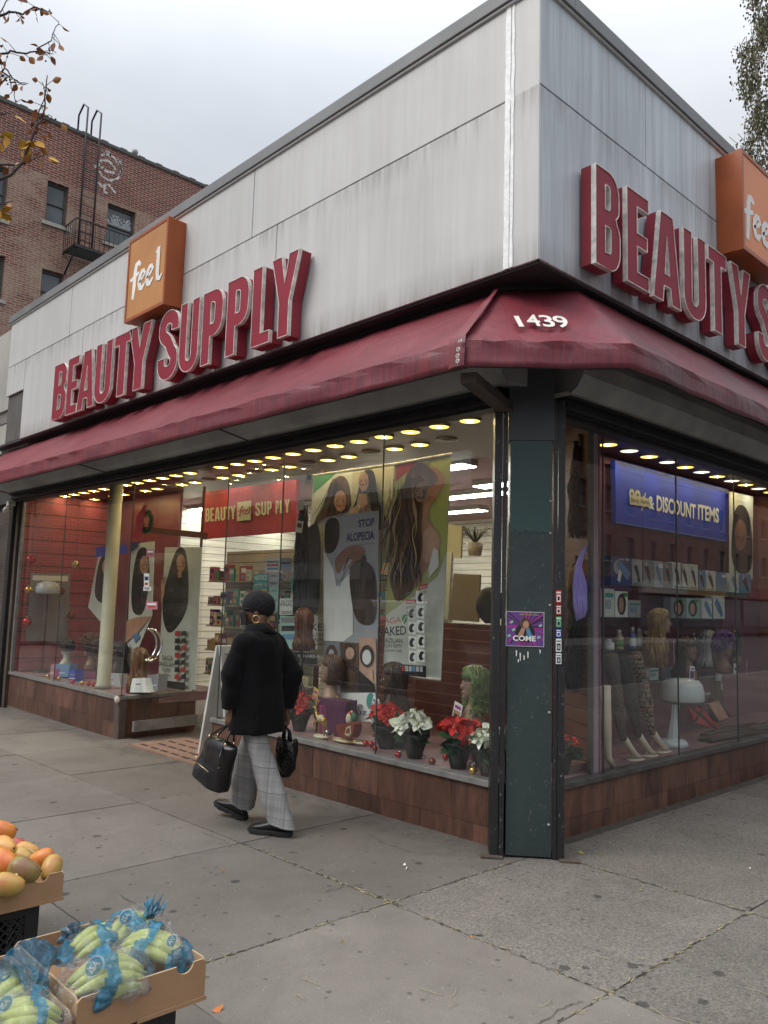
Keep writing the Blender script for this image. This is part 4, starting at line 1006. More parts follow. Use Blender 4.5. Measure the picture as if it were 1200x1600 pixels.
def grow(mb, p, d, L_, r0, lvl, r, tips, bend=.25, up=.1):
    n = 5; path = [p]; rad = [r0]
    for k in range(n):
        d = (d + Vector((r.uniform(-bend, bend), r.uniform(-bend, bend), r.uniform(-bend, bend) + up))).normalized(); p = p + d * (L_ / n); path.append(p); rad.append(r0 * (1 - .55 * (k + 1) / n))
        if lvl > 0 and k >= 1:
            for q in range(1 if k < n - 1 else 2):
                s_ = d.orthogonal().normalized(); s_ = Matrix.Rotation(r.uniform(0, 2 * PI), 3, d) @ s_
                grow(mb, p, (d * r.uniform(.5, 1) + s_ * r.uniform(.5, .9)).normalized(), L_ * r.uniform(.5, .72), rad[-1] * .62, lvl - 1, r, tips, bend, up)
    mb.tube(path, rad, 6 if lvl > 1 else 4, M_BARK)
    if lvl <= 1: tips.append((path[-1], d)); tips.append((path[3], d))
def street_tree(loc, label, h, seed, group=None, leaves=None, nl=0, lvl=4, twig=.14):
    r = random.Random(seed); T = thing('street_tree', label, 'tree', loc, group); mb = MB(); tips = []
    p = Vector(loc); mb.tube([p, p + Vector((.05, 0, h * .2)), p + Vector((.02, .1, h * .38))], [twig * 1.2, twig, twig * .8], 10, M_BARK); top = p + Vector((.02, .1, h * .38))
    mb.build('trunk', None, T); mb = MB()
    for k in range(5):
        a = k * 1.3 + r.random(); grow(mb, top - Vector((0, 0, .1 * k)), Vector((math.cos(a), math.sin(a), 1.1)).normalized(), h * .33, twig * .5, lvl - 1, r, tips)
    mb.build('limbs', None, T)
    if leaves:
        mb = MB()
        for (q, d) in tips:
            for k in range(nl): leaf(mb, q + Vector((r.gauss(0, .18), r.gauss(0, .18), r.gauss(0, .16))), Vector((r.uniform(-1, 1), r.uniform(-1, 1), r.uniform(-1, .3))), .09, leaves, r)
        mb.build('crown', None, T)
    return T
street_tree((-2.8, -8.2 + 1.3, 0), 'bare street tree at the main kerb behind the viewer, mirrored over the posters', 8.5, 4)
street_tree((-10.5, -17.0, -.1), 'bare street tree on the far pavement, mirrored in the doorway windows', 9, 5)
street_tree((17.5, 3.0, -.1), 'bare street tree across the side street, mirrored in the side windows', 9, 6)
# autumn branch hanging in at the upper left
AT = thing('autumn_tree', 'street tree whose twigs with orange brown leaves hang in at the upper left', 'tree', (-3.6, -5.6, 0))
def P3(x, y, t): return CAM + ray(x, y) * t
mb = MB(); tip0 = Vector((-3.6, -5.6, 0)); fork = Vector((-3.5, -5.3, 3.2))
mb.tube([tip0, Vector((-3.58, -5.5, 1.6)), fork], [.13, .11, .095], 12, M_BARK); mb.build('trunk', None, AT)
mb = MB(); lv = MB(); yv = MB(); r = random.Random(21)
def twig(pts, r0, r1, t0, t1, side=True, leaves=6):
    n = len(pts); path = [P3(pts[i][0], pts[i][1], t0 + (t1 - t0) * i / (n - 1)) for i in range(n)]
    sm = []; q_ = [path[0]] + path + [path[-1]]
    for i in range(1, n):
        for t in (0, .33, .66):
            a, b, c, d = q_[i - 1], q_[i], q_[i + 1], q_[i + 2]
            v = .5 * ((2 * b) + (c - a) * t + (2 * a - 5 * b + 4 * c - d) * t * t + (3 * b - a - 3 * c + d) * t ** 3); sm.append(v + Vector((r.gauss(0, .004), r.gauss(0, .004), r.gauss(0, .005))))
    sm.append(path[-1]); mb.tube(sm, [r0 * (1 - i / (len(sm) - 1)) + r1 * i / (len(sm) - 1) for i in range(len(sm))], 6, M_BARK)
    for k in range(leaves):
        i = r.randrange(n - 1); q = path[i].lerp(path[i + 1], r.random())
        d = RT * r.uniform(-1, 1) + UP * r.uniform(-1.1, .6) + FW * r.uniform(-.6, .6)
        st = q + d.normalized() * r.uniform(.02, .07); mb.tube([q, st], [.0022, .0016], 4, M_BARK)
        leaf(lv, st, d + Vector((0, 0, -.4)), r.uniform(.035, .062), M_AUT, r, .3)
        if r.random() < .35:
            b = q + d.normalized() * .03 + UP * r.uniform(-.04, .04); mb.ball(b, .006, n=6, k=5, m=M_BARK)
T0 = 4.7
main = [(-260, 430), (-120, 340), (0, 282), (28, 262), (45, 228), (56, 200), (66, 180), (72, 150), (74, 118)]
twig(main, .012, .003, T0 - .2, T0 + .1, leaves=18)
twig([(56, 200), (64, 165), (70, 148), (66, 128)], .004, .002, T0, T0 + .1, leaves=8)
twig([(-200, 150), (-80, 105), (0, 86), (20, 80), (40, 84), (58, 78), (74, 82), (84, 84)], .009, .002, T0 + .1, T0 + .2, leaves=15)
twig([(58, 78), (78, 62), (86, 50), (92, 34)], .004, .002, T0 + .2, T0 + .25, leaves=6)
twig([(-180, 60), (-60, 30), (0, 24), (18, 18), (36, 22), (52, 10), (66, 16), (80, 22)], .010, .002, T0 + .2, T0 + .3, leaves=14)
twig([(0, 24), (6, 10), (20, -12), (34, -30)], .004, .002, T0 + .2, T0 + .3, leaves=6)
twig([(-90, 200), (-30, 150), (0, 112), (12, 110), (26, 128), (44, 130)], .008, .002, T0 + .05, T0 + .1, leaves=14)
twig([(0, 112), (14, 120), (20, 145), (26, 160)], .004, .002, T0, T0 + .1, leaves=8)
twig([(66, 180), (80, 184), (84, 190)], .003, .0015, T0, T0, leaves=4)
twig([(-40, 270), (0, 258), (30, 256), (52, 250), (70, 242)], .008, .002, T0 - .1, T0, leaves=6)
twig([(-60, 330), (-10, 318), (0, 318), (22, 314)], .006, .002, T0 - .2, T0 - .1, leaves=3)
twig([(-60, 200), (0, 180), (14, 176), (22, 178)], .006, .002, T0 - .2, T0 - .1, leaves=3)
for (x, y) in ((30, 232), (40, 228), (36, 238), (0, 224), (4, 212), (0, 336), (-4, 342), (3, 330), (58, 222), (75, 246), (20, 178)):
    for k in range(2 if y != 178 else 1): leaf(yv, P3(x + r.uniform(-4, 4), y + r.uniform(-3, 3), T0 - .05), RT * r.uniform(-1, 1) + UP * r.uniform(-1, .3), .075, M_YEL, r, .3)
mb.tube([fork, P3(-260, 430, T0 - .2)], [.06, .02], 8, M_BARK); mb.tube([fork, Vector((-3.1, -4.7, 4.0)), P3(-200, 150, T0 + .1)], [.06, .03, .014], 8, M_BARK); mb.tube([Vector((-3.1, -4.7, 4.0)), P3(-180, 60, T0 + .2)], [.03, .01], 8, M_BARK)
mb.tube([P3(-200, 150, T0 + .1), P3(-90, 200, T0 + .05)], [.012, .008], 6, M_BARK)
mb.tube([P3(-120, 340, T0 - .19), P3(-60, 330, T0 - .2)], [.012, .006], 6, M_BARK); mb.tube([P3(-120, 340, T0 - .19), P3(-40, 270, T0 - .1)], [.012, .008], 6, M_BARK); mb.tube([P3(-90, 200, T0 + .05), P3(-60, 200, T0 - .2)], [.008, .006], 6, M_BARK)
mb.build('twigs', None, AT); lv.build('crown', None, AT, fixn=False); yv.build('yellow_foliage', None, AT, fixn=False)
# far tree at the right edge
GT = thing('feathery_tree', 'tall feathery olive green tree far behind the roof at the right edge', 'tree', tuple(at(0, -6, 1240, 250).xy) + (0,))
mb = MB(); r = random.Random(9); base = at(0, -6, 1245, 250); base.z = 0
mb.tube([base, base + Vector((0, .3, 8)), base + Vector((0, 0, 17))], [.35, .28, .15], 10, M_BARK); mb.build('trunk', None, GT)
mb = MB(); tw = MB(); dist = (base - CAM).xy.length / ray(1240, 250).xy.length
for k in range(330):
    yy_ = r.uniform(-60, 250); edge = 1166 + 14 * math.sin(yy_ * .045) + 10 * math.sin(yy_ * .13 + 1) + (12 if yy_ > 235 else 0) - (0 if yy_ > 60 else -14 + yy_ * .2)
    x = r.uniform(edge, 1330) if r.random() < .7 else r.uniform(edge, edge + 25)
    p = CAM + ray(x, yy_) * (dist + r.uniform(-2.2, 2.2)); 
    q = p - Vector((r.uniform(-.15, .15), r.uniform(-.15, .15), r.uniform(.4, .95)))
    tw.tube([p + Vector((r.uniform(-.3, .3), r.uniform(-.3, .3), .3)), p, q], [.012, .01, .004], 4, M_BARK)
    for j in range(34):
        t = r.random(); c = p.lerp(q, t) + Vector((r.gauss(0, .13), r.gauss(0, .13), r.gauss(0, .1)))
        leaf(mb, c, Vector((r.uniform(-.6, .6), r.uniform(-.6, .6), -1)), r.uniform(.07, .12), M_GRN, r, .1)
for k in range(16):
    yy_ = -50 + k * 20; p = CAM + ray(1200 + r.uniform(-10, 40), yy_) * dist; tw.tube([Vector((base.x, base.y, p.z - 1.2)), (Vector((base.x, base.y, p.z - .5)) + p) / 2, p], [.08, .05, .02], 5, M_BARK)
tw.build('limbs', None, GT); mb.build('crown', None, GT, fixn=False)
# parked van, seen mirrored
VN = thing('work_van', 'white work van with a roof rack on the main street, mirrored in the window', 'van', (-11.5, -7.9, -.3))
M_VW = pm('van_white', (.62, .62, .62), .3, var=.05); M_TYR = pm('tyre', (.02, .02, .02), .85); M_VG = pm('van_glass', (.02, .022, .025), .08); M_LR = pm('tail_red', (.4, .02, .02), .3)
prof = [(-14.3, .1), (-14.35, .55), (-13.3, 1.0), (-12.6, 1.62), (-9.15, 1.66), (-9.05, 1.5), (-9.0, .1)]
mb = MB(); SV = lambda u, v, o: Vector((u, o, v)); mb.prism([(x, z) for x, z in prof], -8.85, -7.05, SV, M_VW); mb.build('body', None, VN, bevel=.05)
mb = MB()
for a, b in ((-12.3, -11.4), (-11.25, -10.3), (-10.1, -9.3)): q = MB(); q.box((a, -7.05, .95), (b, -7.035, 1.45), M_VG); mb.mesh(q.v, q.f, M_VG)
mb.build('side_windows', None, VN)
for x in (-13.4, -9.9):
    for y in (-7.1, -8.8): mb = MB(); mb.lathe([(.0, -.1), (.30, -.1), (.33, -.06), (.33, .06), (.30, .1), (0, .1)], (x, y, .03), 20, M_TYR, axis=(0, 1, 0)); mb.build('wheel', None, VN)
mb = MB()
for y in (-7.3, -8.6): mb.tube([(-12.4, y, 1.82), (-9.2, y, 1.82)], .02, 6, M_BLACK)
for x in (-12.2, -10.8, -9.4): mb.tube([(x, -7.3, 1.64), (x, -7.3, 1.82), (x, -8.6, 1.82), (x, -8.6, 1.64)], .018, 6, M_BLACK)
mb.build('roof_rack', None, VN)
VS = frame((0, -7.03, 0), (-1, 0, 0), (0, 1, 0)); mb = MB(); mb.text(VS, 'verizon', 9.6, .62, .22, 1.4, M_BLACK, out=.002, bold=.01); mb.build('lettering', None, VN)
mb = MB(); mb.box((-9.02, -7.2, .5), (-8.97, -7.1, .9), M_LR); mb.build('tail_light', None, VN)
# ------------------------------------------------------------------ lamps in the ceiling
M_LY = emi('lamp_ring_warm', (1.0, .68, .11), 2.4); M_LW = emi('lamp_ring_cool', (1.0, .93, .74), 1.4); M_BY = emi('bulb_warm', (1.0, .76, .36), 175.0); M_BW = emi('bulb_cool', (1.0, .90, .68), 190.0); M_LO = pm('lamp_off', (.20, .16, .13), .4); M_RIM = pm('lamp_rim', (.35, .30, .22), .35, metal=.5)
def downlight(loc, on, label, group):
    T = thing('downlight', label, 'ceiling light', loc, group); c = Vector(loc)
    mb = MB(); mb.lathe([(.10, 0), (.10, -.012), (.088, -.016), (.083, -.004), (.083, .0)], c, 20, M_RIM, cap=False); mb.build('trim_ring', None, T)
    mb = MB(); mb.lathe([(.082, -.004), (.082, -.0145)], c, 20, {0: M_LO, 1: M_LY, 2: M_LW}[on]); mb.build('lamp', None, T)
    if on: mb = MB(); mb.lathe([(.024, -.0147), (.022, -.0165)], c, 14, {1: M_BY, 2: M_BW}[on]); mb.build('bulb', None, T)
    return T
PRO = {k: None for k in (0, 1, 2)}
def dl(x, y, on, label, group):
    if PRO[on] is None: PRO[on] = downlight((x, y, 3.128), on, label, group); return
    o = copytree(PRO[on], (x, y, 3.128), label=label); o['group'] = group
for k in range(27):
    x = -.94 - .345 * k
    if -6.75 < x < -6.5: continue
    dl(x, .58, 0 if k in (12, 19) else 1, 'lit warm round ceiling light in the front row above the main street window' if k not in (12, 19) else 'unlit round ceiling light in the ceiling of the main street window', 'front row ceiling lights' if k not in (12, 19) else 'unlit ceiling lights')
for k in range(24):
    x = -1.62 - .345 * k
    dl(x, 1.05, 0 if k % 3 == 0 else 1, 'lit warm round ceiling light in the second row above the main street window' if k % 3 else 'unlit round ceiling light in the ceiling of the main street window', 'second row ceiling lights' if k % 3 else 'unlit ceiling lights')
for k in range(9):
    dl(-1.1 - .69 * k, .30, 0, 'unlit round ceiling light in the ceiling of the main street window', 'unlit ceiling lights')
for k in range(11):
    dl(-.58, 2.13 + .385 * k, 1 if k % 2 == 0 else 2, 'yellow round ceiling light in the row above the side street window' if k % 2 == 0 else 'white round ceiling light in the row above the side street window', 'yellow side window lights' if k % 2 == 0 else 'white side window lights')
M_FLU = emi('fluorescent_panel', (1.0, .98, .88), 17.0)
FLU = [(-4.9, 3.2, 2.4), (-3.0, 2.25, 1.3), (-4.4, 4.2, 2.2), (-6.2, 5.6, 2.6), (-8.4, 2.9, 2.2), (-8.6, 4.6, 2.2), (-2.6, 3.6, 1.5), (-3.6, 6.4, 2.0)]
for i, (x, y, l) in enumerate(FLU):
    T = thing('ceiling_panel_light', 'long white fluorescent ceiling light deep inside the shop', 'ceiling light', (x, y, 3.14), 'fluorescent lights inside the shop')
    mb = MB(); mb.box((x - l / 2, y - .13, 3.13), (x + l / 2, y + .13, 3.199), M_NB); mb.build('housing', None, T)
    mb = MB(); mb.box((x - l / 2 + .01, y - .12, 3.118), (x + l / 2 - .01, y + .12, 3.129), M_FLU); mb.build('diffuser', None, T)

# ------------------------------------------------------------------ flat printed things drawn on their real plane
def colr(name, c, r=.55):
    if name.startswith('hair') or name == 'jet': return pm('print_' + name, c, r, var=.75, scale=2.2, obj=False, bump=.02, stretch=(22, 22, 2.2))
    if name.startswith('skin'): return pm('print_' + name, c, r, var=.2, scale=7, obj=False, bump=.02)
    return pm('print_' + name, c, r, var=.06, scale=4, obj=False, bump=.02)
C_ = {k: colr(k, v) for k, v in dict(black=(.012, .012, .014), white=(.82, .84, .80), pale=(.66, .70, .62), cream=(.56, .54, .38), olive=(.42, .45, .18), lime=(.48, .55, .14), hair=(.055, .032, .02), hair2=(.11, .06, .03), hair3=(.2, .12, .06), jet=(.014, .012, .012),
    skin=(.50, .27, .17), skin2=(.60, .38, .27), skind=(.26, .13, .085), red=(.45, .03, .03), green=(.05, .26, .07), navy=(.03, .05, .16), teal=(.06, .32, .27), grey=(.22, .23, .24), lip=(.3, .06, .06), eye=(.03, .02, .02), blue=(.012, .05, .50), bluel=(.10, .24, .42), pink=(.5, .2, .25), gold=(.55, .42, .2), magenta=(.45, .03, .30), violet=(.14, .05, .25), silver=(.4, .42, .44), signred=(.36, .025, .05), kraft=(.30, .23, .14), magn=(.30, .06, .16), mint=(.3, .5, .42), purple=(.19, .13, .38), yellow=(.6, .5, .08), dgreen=(.03, .12, .07)).items()}
class Art:
    "a flat print on the plane axis=val; shapes are given in photo pixels through map k and stack outward by 1 mm"
    def __init__(s, ax, val, sgn, k=lambda x, y: (x, y)): s.ax, s.val, s.sgn, s.k = ax, val, sgn, k; s.mb = MB(); s.lay = 0
    def p(s, x, y, o=0.0): return at(s.ax, s.val + s.sgn * o, *s.k(x, y))
    def plate(s, pts, m, th=.006):
        a = [s.p(*q) for q in pts]; e = Vector((0, 0, 0)); e[s.ax] = s.sgn * -th
        n = len(a); s.mb.mesh(a + [q + e for q in a], [tuple(range(n)), tuple(range(2 * n - 1, n - 1, -1))] + [(i, (i + 1) % n, (i + 1) % n + n, i + n) for i in range(n)], C_[m])
    def sh(s, pts, m):
        if m.startswith(('hair', 'skin', 'jet', 'lime')) and 5 < len(pts) < 40:
            for _ in range(2): pts = [q for i in range(len(pts)) for q in ((pts[i - 1][0] * .25 + pts[i][0] * .75, pts[i - 1][1] * .25 + pts[i][1] * .75), (pts[i][0] * .75 + pts[(i + 1) % len(pts)][0] * .25, pts[i][1] * .75 + pts[(i + 1) % len(pts)][1] * .25))]
        s.lay += 1; o = .0012 * s.lay; e = Vector((0, 0, 0)); e[s.ax] = s.sgn * o
        a = [s.p(*q) + e for q in pts]
        try: t = geometry.tessellate_polygon([a])
        except Exception: t = [tuple(range(len(a)))]
        s.mb.mesh(a, t, C_[m])
    def el(s, cx, cy, rx, ry, m, rot=0, n=16):
        c, q = math.cos(math.radians(rot)), math.sin(math.radians(rot))
        s.sh([(cx + rx * math.cos(a) * c - ry * math.sin(a) * q, cy + rx * math.cos(a) * q + ry * math.sin(a) * c) for a in [2 * PI * i / n for i in range(n)]], m)
    def ln(s, pts, w, m):
        s.sh(thick(pts, w), m)
    def tx(s, string, x0, y0, x1, y1, h, m, bold=.0):
        "text whose baseline runs from (x0,y0) to (x1,y1) in map pixels with cap height h (map pixels)"
        s.lay += 1; o = .0012 * s.lay; e = Vector((0, 0, 0)); e[s.ax] = s.sgn * o
        a, b, t = s.p(x0, y0), s.p(x1, y1), s.p(x0, y0 - h)
        vs, fs, W = glyphs(string, bold)
        s.mb.mesh([a + (b - a) * (x / W) + (t - a) * (y / .73) + e for x, y in vs], fs, C_[m])
    def face(s, cx, cy, r, skin='skin', tilt=0):
        "small printed face: brows, eyes, nose, mouth"
        f = lambda x, y: (cx + (x * math.cos(math.radians(tilt)) - y * math.sin(math.radians(tilt))) * r, cy + (x * math.sin(math.radians(tilt)) + y * math.cos(math.radians(tilt))) * r)
        for sg in (-1, 1):
            s.sh([f(sg * .12, -.10), f(sg * .45, -.24), f(sg * .80, -.08), f(sg * .45, .06)], 'eye'); s.sh([f(sg * .22, -.08), f(sg * .36, -.14), f(sg * .40, -.02)], 'white'); s.sh([f(sg * .10, -.32), f(sg * .45, -.50), f(sg * .85, -.28), f(sg * .45, -.38)], 'hair')
            s.sh([f(sg * .55, .25), f(sg * .8, .1), f(sg * .72, .6), f(sg * .4, .85)], 'skind')
        s.sh([f(-.05, -.1), f(.06, -.1), f(.04, .28), f(-.03, .28)], 'skin2'); s.sh([f(-.16, .32), f(0, .42), f(.18, .32), f(0, .27)], 'skind'); s.sh([f(-.40, .68), f(-.10, .56), f(0, .60), f(.10, .56), f(.40, .68), f(0, .88)], 'lip')
    def done(s, name, label=None, cat=None, parent=None, group=None):
        return s.mb.build(name, None, parent, label, cat, group, fixn=False)
K7 = lambda x, y: (460 + x / 3.75, 690 + y / 3.7487)
# banner with the long wavy hair
a = Art(1, .64, -1, K7)
a.plate([(585, 130), (918, 70), (858, 1395), (520, 1300 + 15)], 'pale')
a.sh([(588, 126), (918, 72), (892, 640), (840, 790), (700, 905), (530, 1018), (560, 600)], 'olive')
a.sh([(800, 120), (916, 76), (893, 620), (870, 700), (790, 400)], 'lime')
a.sh([(600, 130), (735, 106), (648, 195), (596, 232)], 'red'); a.sh([(596, 240), (640, 200), (700, 150), (730, 120), (800, 110), (770, 140), (700, 190), (640, 260), (592, 330)], 'lime')
a.sh([(700, 250), (745, 165), (800, 140), (860, 170), (893, 245), (845, 300), (810, 370), (780, 390), (760, 480), (700, 470)], 'skin')
a.sh([(760, 400), (800, 375), (780, 470), (830, 505), (860, 570), (850, 650), (800, 700), (740, 800), (702, 880), (690, 700), (720, 560)], 'skin')
a.sh([(770, 485), (850, 530), (862, 590), (850, 640), (780, 730), (735, 650)], 'skin2')
a.sh([(820, 620), (848, 640), (850, 730), (790, 800), (800, 740), (780, 790)], 'white')
a.sh([(700, 190), (750, 150), (775, 210), (750, 290), (760, 380), (745, 500), (760, 600), (740, 700), (715, 800), (700, 870), (640, 925), (600, 945), (575, 870), (560, 790), (570, 700), (552, 620), (580, 540), (588, 460), (620, 380), (632, 300), (650, 230)], 'hair2')
r = random.Random(2)
for k in range(70):
    x = r.uniform(590, 742); y = r.uniform(200, 640); P = [(x + 11 * math.sin(j * .55 + x * .03) - j * 3.2 * (x < 690), y + j * 24) for j in range(13)]
    P = [q for q in P if q[1] < 860]
    if len(P) > 3: a.ln(P, [.6 + 3.2 * math.sin(PI * i / (len(P) - 1)) for i in range(len(P))], r.choice(['hair', 'hair3', 'hair3', 'hair', 'jet', 'gold']))
a.el(792, 300, 42, 62, 'skin2', 15); a.face(785, 305, 42, tilt=12)
a.sh([(738, 175), (760, 130), (800, 128), (880, 190), (896, 240), (850, 290), (820, 240), (780, 200), (750, 230), (725, 210)], 'skin2')
for k in range(4): a.ln([(752 - k * 10, 150 + k * 14), (735 - k * 9, 185 + k * 13), (722 - k * 7, 215 + k * 10)], [5, 5, 3], 'skin')
a.tx('SAGA', 562, 1072, 680, 1060, 36, 'red', -.005); a.sh([(685, 1040), (690, 1020), (716, 1010), (716, 1050), (700, 1070)], 'green'); a.ln([(690, 1068), (714, 1014)], 1.5, 'white')
a.tx('NAKED', 545, 1138, 712, 1130, 52, 'black', .012); a.tx('BRAZILIAN', 560, 1174, 690, 1178, 26, 'black', .015); a.tx('VIRGIN REMY', 560, 1203, 690, 1208, 24, 'black'); a.tx('100% HUMAN HAIR', 560, 1228, 688, 1234, 18, 'black')
for i in range(2):
    for j in range(4 + i):
        x = 730 + i * 55 ; y = 1290 - j * 84 - i * 8
        a.sh([(x, y), (x + 44, y + 8), (x + 46, y - 62), (x, y - 70)], 'white'); a.el(x + 22 + 6 * i, y - 30, 17, 27, 'black', 10); a.el(x + 34 + 6 * i, y - 30, 8, 15, 'white', 10)
a.sh([(728, 930), (788, 928), (788, 950), (728, 952)], 'red'); a.tx('SAGA', 735, 948, 780, 946, 14, 'white'); a.tx('NAKED', 732, 982, 782, 980, 18, 'black'); a.sh([(804, 845), (856, 834), (856, 862), (804, 872)], 'red'); a.tx('SAGA', 812, 866, 850, 858, 14, 'white'); a.tx('NAKED', 808, 898, 852, 890, 16, 'black')
for k in range(3): a.ln([(728, 890 + k * 10), (785, 884 + k * 10)], 1.6, 'grey'); a.ln([(733, 1000 + k * 10), (780, 998 + k * 10)], 2, 'grey')
a.sh([(640, 1295), (855, 1310), (855, 1378), (640, 1352)], 'black')
for k, c in enumerate(('gold', 'white', 'red', 'silver', 'silver', 'bluel', 'silver', 'silver')): a.sh([(668 + k * 22, 1306 + k), (685 + k * 22, 1307 + k), (685 + k * 22, 1338 + k), (668 + k * 22, 1336 + k)], c)
bn = a.done('hanging_banner', 'tall banner of a woman with long wavy brown hair, nearest the corner column', 'banner')
mb = MB(); mb.tube([a.p(583, 131), a.p(920, 71)], .012, 8, M_TRIM); mb.build('top_rail', None, bn).parent = bn
mb = MB(); mb.tube([a.p(640, 1372), a.p(858, 1395)], .012, 8, M_TRIM); mb.build('bottom_rail', None, bn)
# banner with the straight black hair
a = Art(1, .74, -1, K7)
a.plate([(112, 198), (606, 126), (560, 640), (480, 800), (180, 1300), (40, 1295), (55, 1100), (92, 520)], 'cream')
a.sh([(200, 180), (345, 155), (330, 420), (170, 440), (95, 530), (105, 330)], 'pale'); a.sh([(112, 198), (255, 178), (160, 265), (110, 305)], 'green')
a.sh([(205, 250), (260, 195), (310, 210), (332, 300), (335, 410), (240, 430), (150, 460), (100, 540), (120, 460), (160, 400), (190, 330)], 'hair2')
for k in range(22):
    x = r.uniform(110, 300); a.ln([(262 + (x - 262) * .2, 215), (262 + (x - 262) * .4, 300), (262 + (x - 262) * .7, 380), (x, 450)], [.5, 2, 2.2, .8], r.choice(['hair', 'hair3', 'jet', 'hair3']))
a.el(283, 350, 36, 62, 'skin'); a.face(285, 355, 36)
a.sh([(410, 200), (440, 165), (480, 168), (498, 220), (505, 320), (540, 420), (570, 470), (560, 520), (470, 520), (380, 480), (350, 420), (385, 340), (400, 260)], 'jet')
a.sh([(330, 420), (400, 362), (412, 310), (455, 310), (462, 400), (500, 430), (440, 520), (360, 470)], 'skin2'); a.ln([(398, 362), (412, 410)], 6, 'white')
for k in range(22):
    x = r.uniform(400, 560); a.ln([(440 + (x - 440) * .45, 190), (440 + (x - 440) * .6, 280), (440 + (x - 440) * .85, 370), (x, 450)], [.5, 1.6, 1.8, .6], r.choice(['hair', 'jet', 'grey', 'hair2']))
a.sh([(400, 362), (412, 310), (455, 310), (462, 372), (430, 400)], 'skin2'); a.el(440, 240, 30, 58, 'skin2'); a.face(441, 240, 30)
a.sh([(60, 560), (130, 500), (180, 470), (200, 620), (190, 900), (180, 1020), (60, 1010), (50, 900)], 'jet')
a.sh([(62, 1015), (182, 1020), (180, 1215), (52, 1212)], 'white'); a.tx('NAKED', 60, 1108, 250, 1106, 42, 'black'); a.tx('BRAZILIAN', 60, 1140, 230, 1144, 24, 'black'); a.tx('VIRGIN REMY', 62, 1168, 230, 1172, 22, 'black'); a.tx('100% HUMAN HAIR', 60, 1190, 220, 1194, 16, 'black')
a.sh([(50, 1230), (180, 1240), (180, 1305), (46, 1296)], 'black'); a.tx('SHAKE-N-GO', 85, 1262, 250, 1270, 20, 'white'); a.sh([(66, 1244), (82, 1245), (82, 1262), (66, 1261)], 'silver')
bn = a.done('hanging_banner', 'banner of a woman with straight black hair, half covered by the hair loss poster', 'banner')
mb = MB(); mb.tube([a.p(108, 198), a.p(608, 126)], .011, 8, M_TRIM); mb.build('top_rail', None, bn)
mb = MB(); mb.tube([a.p(30, 1296), a.p(190, 1310)], .011, 8, M_TRIM); mb.build('bottom_rail', None, bn)
# hair loss poster
a = Art(1, .56, -1, K7)
a.plate([(178, 445), (490, 404), (488, 1462), (488, 1640), (215, 1655), (172, 1180)], 'silver')
a.sh([(178, 450), (262, 442), (268, 560), (240, 640), (200, 660), (176, 640)], 'jet')
a.tx('STOP', 376, 502, 470, 490, 44, 'navy', .03); a.tx('ALOPECIA', 305, 585, 470, 570, 48, 'navy', .03); a.ln([(380, 602), (470, 598)], 2, 'grey')
a.sh([(174, 640), (210, 700), (236, 760), (250, 850), (330, 770), (345, 1000), (345, 1130), (290, 1172), (174, 1165)], 'white')
a.sh([(235, 690), (300, 620), (380, 598), (425, 640), (400, 670), (420, 720), (370, 690), (340, 720), (330, 770), (300, 700), (262, 780), (245, 760)], 'skind')
a.sh([(320, 760), (350, 700), (410, 690), (470, 740), (485, 850), (485, 1040), (440, 1080), (370, 1060), (340, 960)], 'hair'); a.el(410, 700, 14, 40, 'jet')
a.ln([(335, 690), (300, 740), (275, 800), (268, 850)], [10, 9, 7, 3], 'silver'); a.ln([(325, 680), (290, 760)], [5, 2], 'black')
a.sh([(174, 1170), (273, 1172), (278, 1320), (180, 1315)], 'grey'); a.sh([(277, 1175), (384, 1180), (386, 1316), (278, 1318)], 'hair2'); a.sh([(388, 1150), (486, 1150), (486, 1460), (388, 1440)], 'skin2')
a.el(225, 1245, 36, 55, 'hair'); a.el(225, 1240, 16, 24, 'silver'); a.el(330, 1248, 44, 60, 'hair'); a.el(335, 1240, 26, 36, 'skin2')
a.sh([(278, 1320), (388, 1322), (388, 1462), (280, 1462)], 'hair'); a.el(330, 1380, 40, 52, 'hair2')
a.el(436, 1255, 42, 65, 'hair'); a.el(436, 1262, 26, 44, 'white'); a.sh([(392, 1340), (480, 1420), (484, 1470), (392, 1470)], 'jet'); a.sh([(430, 1330), (470, 1330), (474, 1400)], 'skin2')
a.sh([(212, 1470), (488, 1470), (488, 1638), (216, 1650)], 'white'); a.el(462, 1520, 26, 50, 'teal')
a.ln([(250, 1540), (260, 1510), (300, 1510), (305, 1540)], 3, 'grey'); a.ln([(320, 1540), (350, 1505), (350, 1545), (380, 1510)], 3, 'grey'); a.tx('SOLUZ', 300, 1600, 440, 1598, 22, 'navy'); a.tx('arena', 240, 1560, 420, 1556, 30, 'grey')
a.done('hair_loss_poster', 'hair loss poster reading STOP ALOPECIA in front of the two banners', 'poster')

